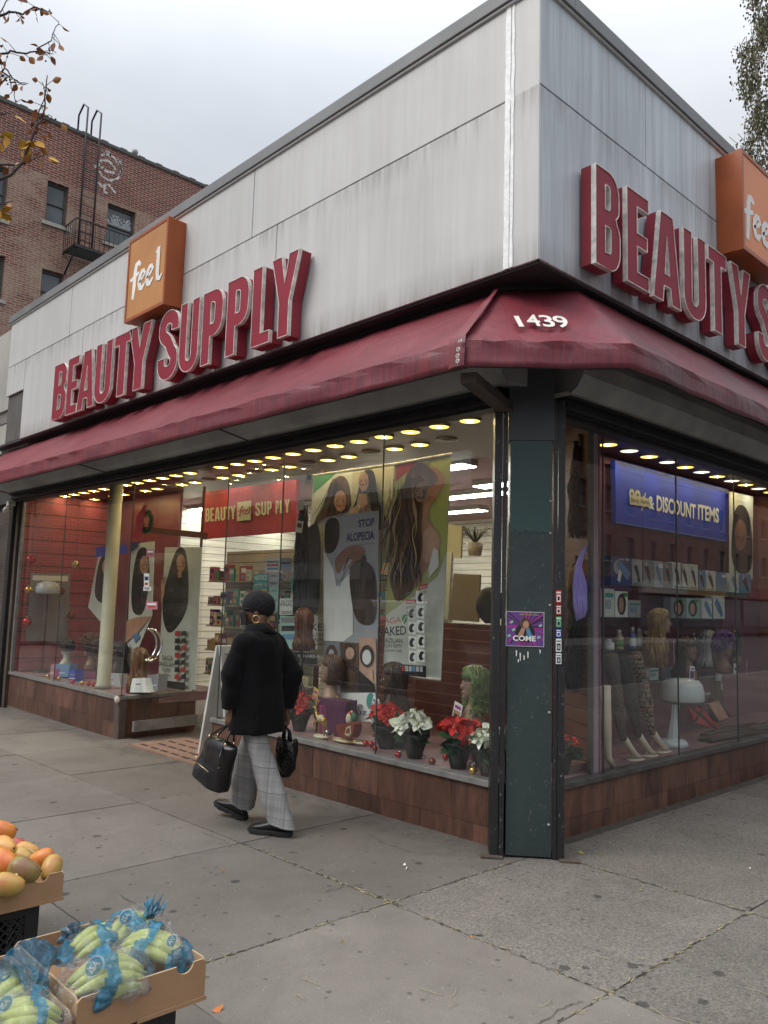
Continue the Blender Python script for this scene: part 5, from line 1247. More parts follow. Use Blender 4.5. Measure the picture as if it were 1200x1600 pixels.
# red sign over the inner door
K8 = lambda x, y: (300 + x / 6.667, 740 + y / 6.668)
a = Art(1, 1.16, -1, K8)
a.plate([(118, 195), (1088, 62), (1080, 600), (92, 682)], 'signred', .05)
a.ln([(118, 225), (1085, 92)], 5, 'magn'); a.ln([(120, 215), (98, 670)], 6, 'magn')
for ch, x0, x1, y in (('B', 142, 188, 505), ('E', 196, 234, 500), ('A', 242, 298, 496), ('U', 305, 355, 492), ('T', 362, 410, 486), ('Y', 412, 462, 478)):
    W, o, hs = LET(ch); yb = y; h = 140; 
    a.lay += 0; P = lambda q: (x0 + q[0] / W * (x1 - x0), yb - q[1] * h - q[0] / W * (x1 - x0) * .12)
    a.sh([P(q) for q in o], 'cream'); [a.sh([P(q) for q in h_], 'signred') for h_ in hs]
for ch, x0, x1, y in (('S', 670, 722, 445), ('U', 732, 785, 438), ('P', 795, 842, 430), ('P', 886, 918, 424), ('L', 930, 968, 418), ('Y', 982, 1034, 412)):
    W, o, hs = LET(ch); yb = y; h = 140; P = lambda q: (x0 + q[0] / W * (x1 - x0), yb - q[1] * h - q[0] / W * (x1 - x0) * .12)
    a.sh([P(q) for q in o], 'cream'); [a.sh([P(q) for q in h_], 'signred') for h_ in hs]
a.sh([(488, 300), (636, 280), (630, 485), (482, 500)], 'olive'); a.sh([(492, 304), (632, 285), (627, 481), (487, 495)], 'cream')
a.ln([(556, 345), (535, 350), (525, 390), (515, 450)], 7, 'signred'); a.ln([(498, 395), (545, 385)], 5, 'signred')
for x in (545, 580): a.ln([(x, 405), (x + 22, 385), (x + 18, 370), (x + 2, 385), (x, 415), (x + 16, 428), (x + 32, 410)], 6, 'signred')
a.ln([(622, 345), (616, 420)], 7, 'signred')
a.done('hanging_sign', 'wide red sign with cream lettering BEAUTY feel SUPPLY hanging over the inner doorway', 'sign')
# blue sign in the side window
K9 = lambda x, y: (860 + x / 2.5, 600 + y / 2.5)
a = Art(0, -.76, 1, K9)
a.plate([(253, 297), (694, 412), (693, 618), (256, 542)], 'blue', .05); a.ln([(255, 306), (693, 420)], 4, 'navy'); a.ln([(256, 540), (692, 614)], 1.5, 'bluel')
a.tx('99¢', 306, 468, 372, 480, 62, 'cream', .03); a.tx('&', 380, 485, 404, 490, 50, 'white', .03)
a.tx('DISCOUNT', 413, 493, 566, 526, 60, 'white', .03); a.tx('ITEMS', 574, 526, 656, 541, 58, 'white', .03)
a.sh([(306, 432), (384, 448), (388, 482), (308, 470)], 'cream'); a.tx('Body Items', 312, 460, 382, 470, 18, 'black')
a.done('hanging_sign', 'blue sign with white lettering DISCOUNT ITEMS on the back wall of the side window', 'sign')
# posters of women in the left window, on the side wall and inside the side window
K4 = lambda x, y: (x / 3.2, 680 + y / 3.2)
a = Art(1, .95, -1, K4)
a.plate([(825, 560), (1010, 560), (975, 1275), (790, 1250)], 'pale'); a.sh([(868, 600), (895, 555), (925, 565), (940, 640), (946, 800), (930, 900), (850, 1008), (815, 940), (810, 820), (840, 700)], 'jet')
a.el(905, 640, 22, 45, 'skin'); a.face(903, 642, 22); a.sh([(893, 684), (915, 684), (912, 712), (896, 712)], 'skin'); a.sh([(812, 730), (835, 700), (828, 790), (812, 850)], 'skin')
a.tx('SAGA', 817, 1125, 870, 1127, 26, 'black'); a.tx('BRAZILIAN', 802, 1152, 878, 1158, 24, 'black'); a.tx('REMY', 820, 1182, 858, 1185, 20, 'black'); a.ln([(810, 1198), (860, 1202)], 2, 'grey')
for i in range(2):
    for j in range(7): a.sh([(884 + i * 34, 980 + j * 36), (910 + i * 34, 978 + j * 36), (908 + i * 34, 1002 + j * 36), (882 + i * 34, 1004 + j * 36)], 'black' if (i + j) % 3 else 'red')
a.sh([(800, 1222), (940, 1236), (938, 1275), (798, 1252)], 'black')
a.done('hair_poster', 'white poster of a woman with very long straight black hair beside the doorway', 'poster')
a = Art(1, .9, -1, K4)
a.plate([(655, 545), (772, 530), (760, 900), (640, 1190), (632, 1190)], 'pale'); a.sh([(680, 600), (700, 560), (735, 560), (750, 640), (745, 760), (720, 900), (670, 900), (655, 840), (660, 720)], 'jet'); a.el(722, 650, 22, 48, 'skin'); a.face(722, 652, 22)
a.sh([(632, 930), (690, 910), (760, 905), (700, 980), (632, 1040)], 'skin'); a.sh([(672, 1000), (694, 985), (705, 1010), (680, 1040)], 'bluel'); a.sh([(655, 540), (710, 530), (690, 560), (655, 590)], 'navy')
a.done('hair_poster', 'poster of a smiling woman with black hair hanging behind the wreath', 'poster')
a = Art(1, .85, -1, K4)
a.plate([(500, 560), (575, 600), (560, 1000), (440, 860)], 'pale'); a.sh([(480, 700), (505, 600), (545, 590), (570, 700), (560, 850), (470, 830)], 'jet'); a.el(530, 660, 18, 40, 'skin2')
a.sh([(480, 560), (640, 545), (640, 590), (480, 610)], 'blue')
a.done('hair_poster', 'pale poster half hidden behind the cream post of the left window', 'poster')
a = Art(0, -9.33, 1, K4)
a.plate([(152, 688), (352, 694), (340, 1030), (128, 1030)], 'grey'); a.sh([(165, 700), (340, 705), (338, 730), (162, 725)], 'white')
for k in range(4): a.ln([(180, 740 + k * 10), (300, 742 + k * 10)], 1.5, 'white')
a.done('notice_poster', 'grey framed notice on the red side wall of the left window', 'poster')
K6 = lambda x, y: (930 + x / 4.211, 840 + y / 4.211)
a = Art(0, -.72, 1, K9)
a.plate([(700, 420), (792, 440), (790, 765), (700, 740)], 'pale'); a.sh([(708, 560), (722, 480), (750, 468), (775, 500), (790, 600), (788, 750), (706, 730)], 'jet'); a.el(742, 590, 24, 62, 'skind'); a.face(741, 595, 22)
a.done('hair_poster', 'tall poster of a woman with black hair beside the blue sign', 'poster')
a = Art(0, -.84, 1, K9)
# column flyers and stickers: on the column's own front plane
CF = lambda a_, z, o=.0: Vector((*cp(a_, .006 + o), z))
def CFpx(x, y):
    n3 = Vector((fn.x, fn.y, 0)); d = ray(x, y); P = Vector((*cp(0, .006), 0)); t = (P - CAM).dot(n3) / d.dot(n3); p = CAM + d * t; return ((p - P).dot(Vector((fd.x, fd.y, 0))), p.z)
a0, z1 = CFpx(791, 955); a1, z0 = CFpx(850, 1011); w_, h_ = a1 - a0, z1 - z0
mb = MB(); F = lambda x, y, o: CF(a0 + x * w_, z0 + y * h_, o)
mb.prism(rect(0, 0, 1, 1), 0, .002, F, C_['white']); mb.prism(rect(.012, .012, .988, .988), .0022, .0026, F, C_['violet'])
r = random.Random(8)
for k in range(26):
    an = r.uniform(0, 2 * PI); mb.prism(thick([(.5, .55), (.5 + .6 * math.cos(an), .55 + .6 * math.sin(an))], [.004, .02]), .0027, .003, lambda x, y, o: F(min(.985, max(.015, x)), min(.985, max(.015, y)), o), C_['magenta'] if k % 2 else C_['black'])
def el2(cx, cy, rx, ry, n=14): return [(cx + rx * math.cos(2 * PI * i / n), cy + ry * math.sin(2 * PI * i / n)) for i in range(n)]
mb.prism(el2(.5, .38, .26, .3), .0031, .0034, F, C_['black']); mb.prism(el2(.5, .66, .13, .17), .0035, .0038, F, C_['hair2']); mb.prism(el2(.52, .63, .08, .11), .0039, .0041, F, C_['skin']); mb.prism([(.3, .3), (.42, .55), (.5, .5), (.44, .28)], .0042, .0044, F, C_['skin']); mb.prism([(.7, .3), (.6, .55), (.52, .5), (.56, .28)], .0042, .0044, F, C_['bluel'])
for (x, y) in ((.08, .3), (.14, .7), (.86, .28), (.9, .62), (.2, .48)): mb.prism([(x - .05, y), (x + .03, y + .05), (x + .05, y - .02), (x - .03, y - .06)], .0045, .0047, F, C_['mint'])
mb.text(F, 'COME', .18, .16, .15, .6, C_['white'], .0048, .0003, bold=.03); mb.text(F, 'Celebrate', .28, .06, .09, .45, C_['magenta'], .0052, .0003, bold=.01); mb.text(F, 'BODY DANCEHALL', .36, .9, .045, .5, C_['lime'], .0048, .0003)
mb.build('party_flyer', None, None, 'square purple and black party flyer pasted on the green column', 'flyer')
mb = MB(); r = random.Random(4)
for (x, y, h) in ((806, 1016, 9), (812, 1020, 12), (818, 1024, 7), (824, 1018, 10), (843, 1015, 6), (809, 1030, 5)):
    u_, z_ = CFpx(x, y); mb.prism([(u_, z_), (u_ + .008, z_ - .002), (u_ + .007, z_ - h * .004), (u_ + .002, z_ - h * .0045)], .002, .0035, lambda a_, z, o: CF(a_, z, o - .006), C_['white'])
mb.build('torn_paper', None, None, 'scraps of torn white paper left under the purple flyer', 'paper scraps')
def RPX(x, y): return CFpx(x, y)
for (y0, y1, c1, c2, lb_) in ((921, 943, 'red', 'white', 'red and white sticker at the top of the black post'), (944, 961, 'red', 'white', 'small red sticker second from the top of the black post'), (962, 981, 'green', 'mint', 'green sticker on the black post'), (982, 996, 'blue', 'white', 'blue sticker under the green one on the black post'), (997, 1019, 'white', 'black', 'white and black sticker low on the black post'), (1020, 1038, 'white', 'black', 'lowest white sticker on the black post')):
    p0, zt_ = RPX(868.5, y0); p1, zb_ = RPX(877, y1); mb = MB(); G_ = lambda x, y, o: CF(p0 + x * (p1 - p0), zb_ + y * (zt_ - zb_), o + .004)
    mb.prism(rect(0, 0.03, 1, .97), 0, .0015, G_, C_[c1]); mb.prism(rect(.15, .12, .85, .62), .0016, .0022, G_, C_[c2]); mb.prism(rect(.3, .22, .7, .5), .0023, .0027, G_, C_['black'] if c2 != 'black' else C_['silver'])
    mb.prism(rect(.1, .72, .9, .84), .0016, .002, G_, C_['white'] if c1 != 'white' else C_['grey']); mb.build('sticker', None, None, lb_, 'sticker')

# ------------------------------------------------------------------ mannequin heads and wigs
M_MAN = {k: pm('mannequin_' + k, c, .45, var=.08, scale=10) for k, c in dict(dark=(.085, .045, .030), brown=(.20, .105, .065), tan=(.34, .22, .15), pale=(.42, .40, .34)).items()}
def bust_mesh(key):
    mb = MB(); R_ = 20
    def ring(z, rx, ry, dy=0): return [Vector((rx * math.cos(2 * PI * k / R_), dy + ry * math.sin(2 * PI * k / R_), z)) for k in range(R_)]
    mb.loft([ring(0, .085, .075), ring(.02, .10, .082), ring(.07, .10, .075), ring(.105, .075, .06), ring(.13, .05, .05, .005), ring(.17, .046, .048, .008), ring(.20, .05, .055, .004)], 'm')
    mb.ball((0, .0, .285), .072, .088, .105, 20, 14, 'm'); mb.ball((0, -.035, .225), .045, .05, .045, 16, 10, 'm')
    mb.ball((0, -.088, .262), .013, .018, .02, 10, 8, 'm'); mb.ball((0, -.08, .285), .009, .012, .03, 10, 8, 'm'); mb.ball((0, -.078, .222), .02, .012, .010, 10, 6, 'm'); mb.ball((0, -.066, .195), .022, .02, .018, 10, 6, 'm')
    for sg in (-1, 1): mb.ball((sg * .073, .005, .27), .008, .018, .03, 8, 6, 'm')
    mb.m = [M_MAN[key]] * len(mb.m); o = mb.build('head', None, None, local=True); remesh(o, .0065, 3); o.name = 'head'; return o
BP = {}
def hair(mb, mat, style, r, L=.3, n=150, w=.006, wave=.0, curl=8, vol=1.0, face_gap=1.0):
    n = int(n * 1.5); w *= 1.15
    c = Vector((0, .004, .295)); top = []
    for k in range(n):
        th = math.acos(1 - r.random() * 1.15); ph = r.uniform(0, 2 * PI)
        if style != 'afro' and math.sin(ph) < -.5 and th > .62: continue
        d = Vector((math.sin(th) * math.cos(ph), math.sin(th) * math.sin(ph), math.cos(th)))
        if style == 'afro':
            if d.y < -.6 and d.z < .45: continue
            p = c + Vector((d.x * .075, d.y * .09, d.z * .1)); P = [p]; l = L * r.uniform(.8, 1.05)
            for j in range(5): P.append(p + d * l * (j + 1) / 5 + Vector((math.sin(j * 2.1 + k), math.cos(j * 1.7 + k), math.sin(j * 2.9 + k * 2))) * .018)
            mb.tube(P, [w, w, w * 1.1, w, w, w * .6], 4, mat); continue
        # hair lies on the skull down to the ears, then hangs; strands that start in front are combed to the sides
        ph0 = math.atan2(d.y, d.x); front = ph0 < 0 and abs(ph0 + PI / 2) < 1.15
        phT = ph0
        if front: phT = -PI / 2 + (1.15 + r.uniform(0, .35)) * (1 if ph0 > -PI / 2 else -1)
        P = []; th_ = th; q = None; l = L * r.uniform(.85, 1.06); steps = 13; lift = r.uniform(1.0, 1.12) * vol; done = 0
        for j in range(6):
            t = j / 5; a = th + (1.62 - th) * t; b = ph0 + (phT - ph0) * min(1, t * 1.5)
            q = c + Vector((math.sin(a) * math.cos(b) * .080 * lift, math.sin(a) * math.sin(b) * .094 * lift, math.cos(a) * .113 * (.9 + .1 * lift))); P.append(q.copy())
        rad0 = Vector((q.x, q.y, 0)); hang = l
        for j in range(7):
            t = (j + 1) / 7; z = q.z - hang * t; k_ = .92 if z > .2 else (.86 if z > .13 else min(1.25, .86 + (.13 - z) * 5)); k_ += .10 * math.sin(t * 3) * (vol - .9)
            a = curl * t + k * .7; wv = wave * min(1, t * 2.5)
            P.append(Vector((rad0.x * k_, rad0.y * k_, z)) + Vector((math.cos(a), math.sin(a), 0)) * wv)
        steps = len(P) - 1
        mb.tube(P, [w * (1.1 - .5 * i / steps) for i in range(steps + 1)], 4, mat)
    if style != 'afro':
        R_ = 16; mb.loft([[c + Vector((rx * math.cos(2 * PI * k / R_) * vol, .012 + ry * math.sin(2 * PI * k / R_) * vol, z)) for k in range(R_)] for z, rx, ry in ((.02, .079, .088), (.06, .072, .085), (.095, .05, .062), (.112, .02, .03))], mat)
    else: mb.ball(c + Vector((0, .025, .03)), .105 + L * .35, .10 + L * .35, .10 + L * .35, 16, 10, mat, jitter=.2)
M_H = {k: pm('hair_' + k, c, .42, var=.35, scale=22, bump=0, spec=.55) for k, c in dict(black=(.012, .011, .012), dkbrown=(.045, .024, .016), brown=(.10, .048, .024), auburn=(.16, .055, .022), blonde=(.42, .29, .12), honey=(.26, .16, .07), green=(.17, .24, .06), greendk=(.10, .15, .05), plum=(.055, .018, .022), silver=(.36, .36, .37), purple=(.14, .07, .24), tealgrey=(.16, .2, .2)).items()}
M_CARD = C_['white']
def tag_card(parent, loc, rz=0, tilt=.3, w=.045, h=.10, c='white', c2='skin'):
    mb = MB(); M = Matrix.Translation(Vector(loc)) @ Matrix.Rotation(rz, 4, 'Z') @ Matrix.Rotation(tilt, 4, 'Y')
    mb.box((-w, -.003, -h), (w, 0, h), C_[c], M); mb.box((-w * .8, -.005, -h * .5), (w * .8, -.0035, h * .45), C_[c2], M); mb.box((-w * .5, -.0065, -h * .3), (w * .5, -.0055, h * .2), C_['hair'], M); mb.box((-w * .7, -.005, h * .6), (w * .7, -.0035, h * .8), C_['magenta'], M)
    mb.box((-w * .7, -.005, -h * .85), (w * .7, -.0035, -h * .65), C_['grey'], M)
    mb.build('price_card', None, parent, local=True)
def head(loc, rz, key, hk, style, label, L=.3, n=150, wave=.0, curl=8, vol=1.0, sc=1.0, cards=(), seed=1, w=.006, h2=None, stand=0):
    T = thing('wig_head', label, 'wig head', loc, None, rz + PI / 2 * 0); T.scale = (sc,) * 3; T['_o'] = Vector((0, 0, 0))
    if key not in BP: BP[key] = bust_mesh(key); o = BP[key]; o.parent = T
    else: o = BP[key].copy(); COL.objects.link(o); o.parent = T
    e = MB()
    for sg in (-1, 1):
        e.ball((sg * .028, -.0795, .283), .013, .004, .0055, 8, 6, C_['white']); e.ball((sg * .028, -.083, .283), .005, .002, .005, 8, 6, C_['eye']); e.ball((sg * .029, -.080, .303), .018, .004, .003, 8, 6, C_['eye'])
    e.build('eyes', None, T, local=True); e = MB(); e.ball((0, -.0865, .222), .017, .006, .0065, 10, 6, C_['lip']); e.build('lips', None, T, local=True)
    mb = MB(); r = random.Random(seed); hair(mb, M_H[hk], style, r, L, n, w, wave, curl, vol)
    if h2: hair(mb, M_H[h2], style, r, L, n // 2, w, wave, curl, vol * 1.03)
    mb.build('wig', None, T, local=True, fixn=False)
    for c in cards: tag_card(T, *c)
    if stand:
        mb = MB(); mb.box((-.10, -.09, -stand), (.10, .09, -.002), C_['magn']); mb.build('stand', None, T, local=True)
    return T
def hd(x, y, d, ax=1, z=None):  # point under a head given by photo pixels on the plane ax = d
    return at(ax, d, x, y)
def put(x, yb, d, ax=1): p = at(ax, d, x, yb); return (p.x, p.y, p.z)
FZ = .41
# main window heads; rz turns the face (model looks to -y)
hx = put(740, 1120, .62); head((hx[0], hx[1], .66), -.55, 'tan', 'green', 'long', 'head wearing a curly lime green wig at the corner end of the main window', L=.20, n=260, wave=.022, curl=16, vol=1.2, seed=2, w=.009, h2='greendk', cards=(((-.02, -.12, .05), .4, .25),), stand=.24, sc=1.12)
hx = put(612, 1118, .46); head((hx[0], hx[1], .64), -.5, 'dark', 'dkbrown', 'long', 'dark head with a long smooth dark brown wig between the posters', L=.40, n=210, wave=.006, vol=1.1, seed=3, sc=1.12, cards=(((-.07, -.12, .04), .3, .3), ((.03, -.13, .03), .2, .25, .045, .10, 'silver', 'black')), stand=.24)
hx = put(515, 1108, .44); head((hx[0], hx[1], .66), -.5, 'tan', 'brown', 'long', 'head with a chin length brown wig behind the hair loss poster', L=.12, n=170, wave=.01, vol=1.1, seed=4, sc=1.1, cards=(((-.04, -.12, .02), .3, .2, .045, .11, 'yellow', 'pink'),), stand=.24)
hx = put(472, 1010, .40); head((hx[0], hx[1], 1.12), -1.3, 'dark', 'auburn', 'long', 'head with an auburn wig and a white tag on the black tripod', L=.26, n=160, wave=.006, seed=5, cards=(((-.06, -.1, .26), .4, .3),))
T = thing('tripod_stand', 'black tripod stand beside the walking person inside the main window', 'tripod', (hx[0], hx[1], FZ))
mb = MB(); mb.tube([(hx[0], hx[1], FZ + .28), (hx[0], hx[1], 1.12)], .014, 8, M_BLACK); mb.build('pole', None, T)
for k in range(3): a_ = k * 2.09 + .4; mb = MB(); mb.tube([(hx[0], hx[1], FZ + .42), (hx[0] + .22 * math.cos(a_), hx[1] + .22 * math.sin(a_), FZ + .01)], .010, 6, M_BLACK); mb.build('leg', None, T)
# left window heads
for args in (
    (put(102, 1055, .40), -1.1, 'pale', 'black', 'long', 'pale long necked head with short slicked black hair at the far left', dict(L=.05, n=110, seed=6)),
    (put(140, 1060, .60), -.6, 'brown', 'brown', 'afro', 'head with a big frizzy brown afro left of the cream post', dict(L=.11, n=420, seed=7, w=.007)),
    (put(182, 1072, .75), -.3, 'dark', 'black', 'long', 'head with straight jet black hair right behind the cream post', dict(L=.42, n=190, seed=8, vol=1.15)),
    (put(214, 1074, .38), -1.0, 'tan', 'auburn', 'long', 'head with long wavy auburn hair by the door handle in the left window', dict(L=.40, n=220, wave=.014, curl=10, seed=9, vol=1.1, h2='honey'))):
    l, rz, k, hk, st_, lb_, kw = args; head((l[0], l[1], FZ + .12), rz, k, hk, st_, lb_, stand=.11, sc=1.05, **kw)
# side window heads, facing the street (+x)
SZ = {}
def sh_head(x, y, d, *a, **k): p = at(0, d, x, y); return head((p.x, p.y, p.z), PI / 2 + k.pop('turn', -.3), *a, **k)
sh_head(1032, 1018, -.45, 'tan', 'blonde', 'long', 'head with long layered blonde hair on the side window shelf', L=.42, n=230, wave=.012, curl=6, turn=.5, vol=1.1, seed=11, h2='honey', cards=(((.03, -.12, .0), 0, -.3, .04, .10, 'white', 'bluel'),))
sh_head(1075, 1060, -.42, 'brown', 'plum', 'long', 'head with very long curly dark plum hair above the white dryer', L=.55, n=240, wave=.014, curl=14, turn=-.2, vol=1.15, seed=12, cards=(((-.10, -.12, .05), 0, .1, .035, .08, 'white', 'violet'),))
sh_head(1108, 1044, -.62, 'dark', 'silver', 'long', 'head with shoulder length silver grey hair in the side window', L=.26, n=190, turn=.3, vol=1.05, seed=13, cards=(((.02, -.12, -.12), 0, -.15, .04, .10, 'white', 'bluel'),))
sh_head(1131, 1052, -.48, 'brown', 'purple', 'afro', 'head wearing a round purple afro wig in the side window', L=.07, n=380, turn=0, seed=14, w=.007, cards=(((.0, -.12, .06), 0, .1, .035, .05, 'white', 'mint'),))
sh_head(1150, 1042, -.55, 'dark', 'black', 'long', 'head with a chin length black bob next to the purple afro', L=.16, n=170, turn=.4, vol=1.05, seed=15, cards=(((.05, -.11, -.02), 0, -.8, .035, .10, 'white', 'bluel'),))

# ------------------------------------------------------------------ hanging hair pieces by the divider
def hairpiece(name, label, cat, frm, x, y0, y1, d, ax, mat, wpx, n=60, c='yellow', seed=0, wave=.01):
    r = random.Random(seed); p = at(ax, d, x, y0); q = at(ax, d, x, y1); wd = (at(ax, d, x + wpx, y0) - at(ax, d, x - wpx, y0)).length / 2 * (.6 if ax == 0 else .85)
    T = thing(name, label, cat, tuple(q)); mb = MB(); e = Vector((1, 0, 0)) if ax == 1 else Vector((0, 1, 0)); o = Vector((0, -1, 0)) if ax == 1 else Vector((1, 0, 0))
    for k in range(n):
        s_ = r.uniform(-1, 1); P = []
        for j in range(9):
            t = j / 8; P.append(Vector((p.x, p.y, p.z + (q.z - p.z) * t * r.uniform(.96, 1.02))) + e * wd * s_ * (.35 + .65 * min(1, t * 2.2)) + o * (.02 * r.uniform(-1, 1) + wave * math.sin(t * 12 + k)) + e * wave * math.cos(t * 11 + k))
        mb.tube(P, [.006] * 8 + [.002], 4, mat)
    mb.build('strands', None, T, fixn=False)
    mb = MB(); mb.mesh([p + e * wd * .5 + o * .03 + Vector((0, 0, .06)), p - e * wd * .5 + o * .03 + Vector((0, 0, .06)), p - e * wd * .5 + o * .035 - Vector((0, 0, .05)), p + e * wd * .5 + o * .035 - Vector((0, 0, .05))], [(0, 1, 2, 3)], C_[c]); mb.build('package_card', None, T); return T
hairpiece('hair_extension', 'long jet black hair extension hanging at the top beside the corner column', 'hair extension', None, 905, 690, 840, -.32, 0, M_H['black'], 22, 150, 'yellow', 1)
hairpiece('hair_extension', 'black wavy hair extension hanging lower beside the corner column', 'hair extension', None, 898, 955, 1080, -.30, 0, M_H['black'], 18, 110, 'silver', 2, .014)
hairpiece('hair_extension', 'honey brown hair extension behind the purple one', 'hair extension', None, 899, 880, 968, -.36, 0, M_H['honey'], 18, 90, 'grey', 3, .004)
hairpiece('hair_extension', 'thin teal grey hair extension left of the grey upright', 'hair extension', None, 921, 700, 890, -.30, 0, M_H['tealgrey'], 4, 40, 'silver', 4, .003)
M_PURP = pm('purple_braid', (.42, .33, .80), .6, var=.12, scale=20)
mb = MB(); d_ = -.09
out_ = [(924, 846), (912, 852), (902, 868), (896, 895), (894, 925), (898, 948), (900, 970), (913, 970), (914, 952), (920, 948), (922, 900), (922, 884), (916, 878), (909, 884), (905, 902), (904, 880), (910, 862), (922, 852)]
P0 = [at(0, d_, *q) for q in out_]; lo = [geometry.tessellate_polygon([P0])][0]
r = random.Random(5)
for k in range(26):
    t = k / 25; x0 = 898 + 22 * t; P = [at(0, d_ + r.uniform(-.01, .01), *q) for q in ((922, 847), (908 + t * 4, 862 + t * 3), (899 + t * 9, 885), (896 + t * 20, 915), (897 + t * 22, 945), (901 + t * 12, 970 - t * 6))]
    mb.tube(P, [.004, .006, .007, .008, .008, .004], 6, M_PURP)
mb.build('purple_hair_piece', None, None, 'flat purple braiding hair ponytail hanging in the side window', 'hair extension')
hairpiece('hair_extension', 'long black wig hanging left of the posters in the main window', 'hair extension', None, 474, 790, 960, .42, 1, M_H['black'], 11, 110, 'cream', 6)
for (x, y, d, lb_) in ((484, 748, .36, 'small tan price card clipped at the top left of the main window'), (469, 823, .30, 'cream price card hanging on the black wig in the main window')):
    a = Art(1, d, -1); a.plate([(x - 5, y - 10), (x + 5, y - 8), (x + 2, y + 10), (x - 8, y + 8)], 'cream', .004); a.sh([(x - 4, y - 6), (x + 3, y - 5), (x + 2, y + 2), (x - 5, y + 1)], 'hair'); a.done('price_card', lb_, 'price card')

# ------------------------------------------------------------------ poinsettias
M_BR = leafmat('bract_red', [(.40, .012, .015), (.55, .025, .02), (.46, .02, .02)]); M_BW = leafmat('bract_white', [(.62, .66, .52), (.72, .74, .64), (.55, .62, .45)]); M_PG = leafmat('poinsettia_leaf', [(.02, .05, .025), (.035, .075, .03)]); M_POT = pm('pot_wrap_green', (.012, .022, .018), .3, var=.3, scale=8, bump=.6, bscale=14); M_CY = flat('flower_centre', (.5, .45, .08))
def poinsettia(loc, mat, label, seed, R_=.16, h=.34, nf=7, potr=.09, small=False):
    T = thing('poinsettia', label, 'potted plant', loc, 'poinsettias on the window sill'); r = random.Random(seed); O = Vector(loc)
    mb = MB(); rings = []
    for z, q in ((0, potr * .62), (.03, potr * .68), (.10, potr * .9), (.15, potr * 1.12), (.17, potr * 1.3)):
        rings.append([O + Vector((q * math.cos(2 * PI * k / 26) * (1 + .08 * math.sin(k * 2.3 + z * 30)), q * math.sin(2 * PI * k / 26) * (1 + .08 * math.cos(k * 3.1 + z * 20)), z + (.014 * math.sin(k * 2.9) if z > .14 else 0))) for k in range(26)])
    mb.loft(rings, M_POT); mb.build('pot', None, T)
    lf = MB()
    for k in range(26):
        a = r.uniform(0, 2 * PI); z = r.uniform(.13, h * .85); d = Vector((math.cos(a), math.sin(a), r.uniform(-.5, .25))); leaf(lf, O + Vector((math.cos(a), math.sin(a), 0)) * .03 + Vector((0, 0, z)), d, r.uniform(.10, .15), M_PG, r, .2)
    lf.build('leaves', None, T, fixn=False)
    for f in range(nf):
        a = 2.4 * f + r.uniform(-.3, .3); rr = R_ * (0 if f == 0 else r.uniform(.55, .95)); c = O + Vector((rr * math.cos(a), rr * math.sin(a), h - .22 * rr ** 2 / .02 * .3 + r.uniform(-.02, .02)))
        ax = (Vector((rr * math.cos(a), rr * math.sin(a), .12)) + Vector((.05, -.06, .02))).normalized(); e1 = ax.orthogonal().normalized(); e2 = ax.cross(e1); fb = MB()
        st = MB()
        for ring_, (nn, ln, up_) in enumerate(((6, .085, .05), (6, .06, .25), (4, .038, .5))):
            for k in range(nn):
                b = 2 * PI * k / nn + ring_ * .5 + r.uniform(-.15, .15); d = (e1 * math.cos(b) + e2 * math.sin(b) + ax * (up_ + r.uniform(-.15, .1))).normalized(); leaf(fb, c + ax * .004 * ring_, d, ln * r.uniform(.85, 1.15) * R_ / .14, mat, r, .22)
        for k in range(5): fb.ball(c + ax * .012 + e1 * r.uniform(-.01, .01) + e2 * r.uniform(-.01, .01), .0045, n=6, k=4, m=M_CY)
        fb.build('flower', None, T, fixn=False)
        
    return T
for (x, y, d, m, lb_, sd_, R_, h) in ((468, 1138, .26, M_BR, 'red poinsettia at the left end of the display beside the golden reindeer', 1, .15, .30), (603, 1165, .30, M_BR, 'red poinsettia in the middle behind the red baubles', 2, .17, .33),
    (648, 1180, .20, M_BW, 'white poinsettia between the two red ones', 3, .16, .31), (716, 1195, .18, M_BR, 'red poinsettia right of the white one under the green wig', 4, .17, .33), (764, 1202, .16, M_BW, 'white poinsettia partly hidden by the corner column', 5, .14, .31)):
    p = at(1, d, x, y); poinsettia((p.x, d, .411), m, lb_, sd_, R_, h)
p = at(0, -.18, 888, 1180); poinsettia((-.2, p.y - .03, .363), M_BR, 'single red poinsettia low behind the side glass next to the column', 6, .09, .26, 4, .06)

# ------------------------------------------------------------------ baubles
M_BAU = {'red': pm('bauble_red', (.45, .02, .02), .15, metal=.7, var=.1), 'gold': pm('bauble_gold', (.55, .36, .1), .2, metal=.8, var=.2), 'silver': pm('bauble_silver', (.6, .6, .6), .2, metal=.8), 'darkred': pm('bauble_dark', (.22, .03, .02), .25, metal=.6)}
def bauble(p, rad, key, label, hang=None, group=None):
    T = thing('bauble', label, 'bauble', tuple(p), group); p = Vector(p); mb = MB(); mb.ball(p + Vector((0, 0, rad)), rad, n=14, k=10, m=M_BAU[key]); mb.build('ball', None, T)
    mb = MB(); mb.lathe([(rad * .22, 0), (rad * .22, rad * .22)], p + Vector((0, 0, rad * 1.95)), 8, M_BAU['gold']); mb.build('cap', None, T)
    if hang: mb = MB(); mb.tube([p + Vector((0, 0, rad * 2.1)), p + Vector((0, 0, hang))], .0012, 4, M_BLACK); mb.build('thread', None, T)
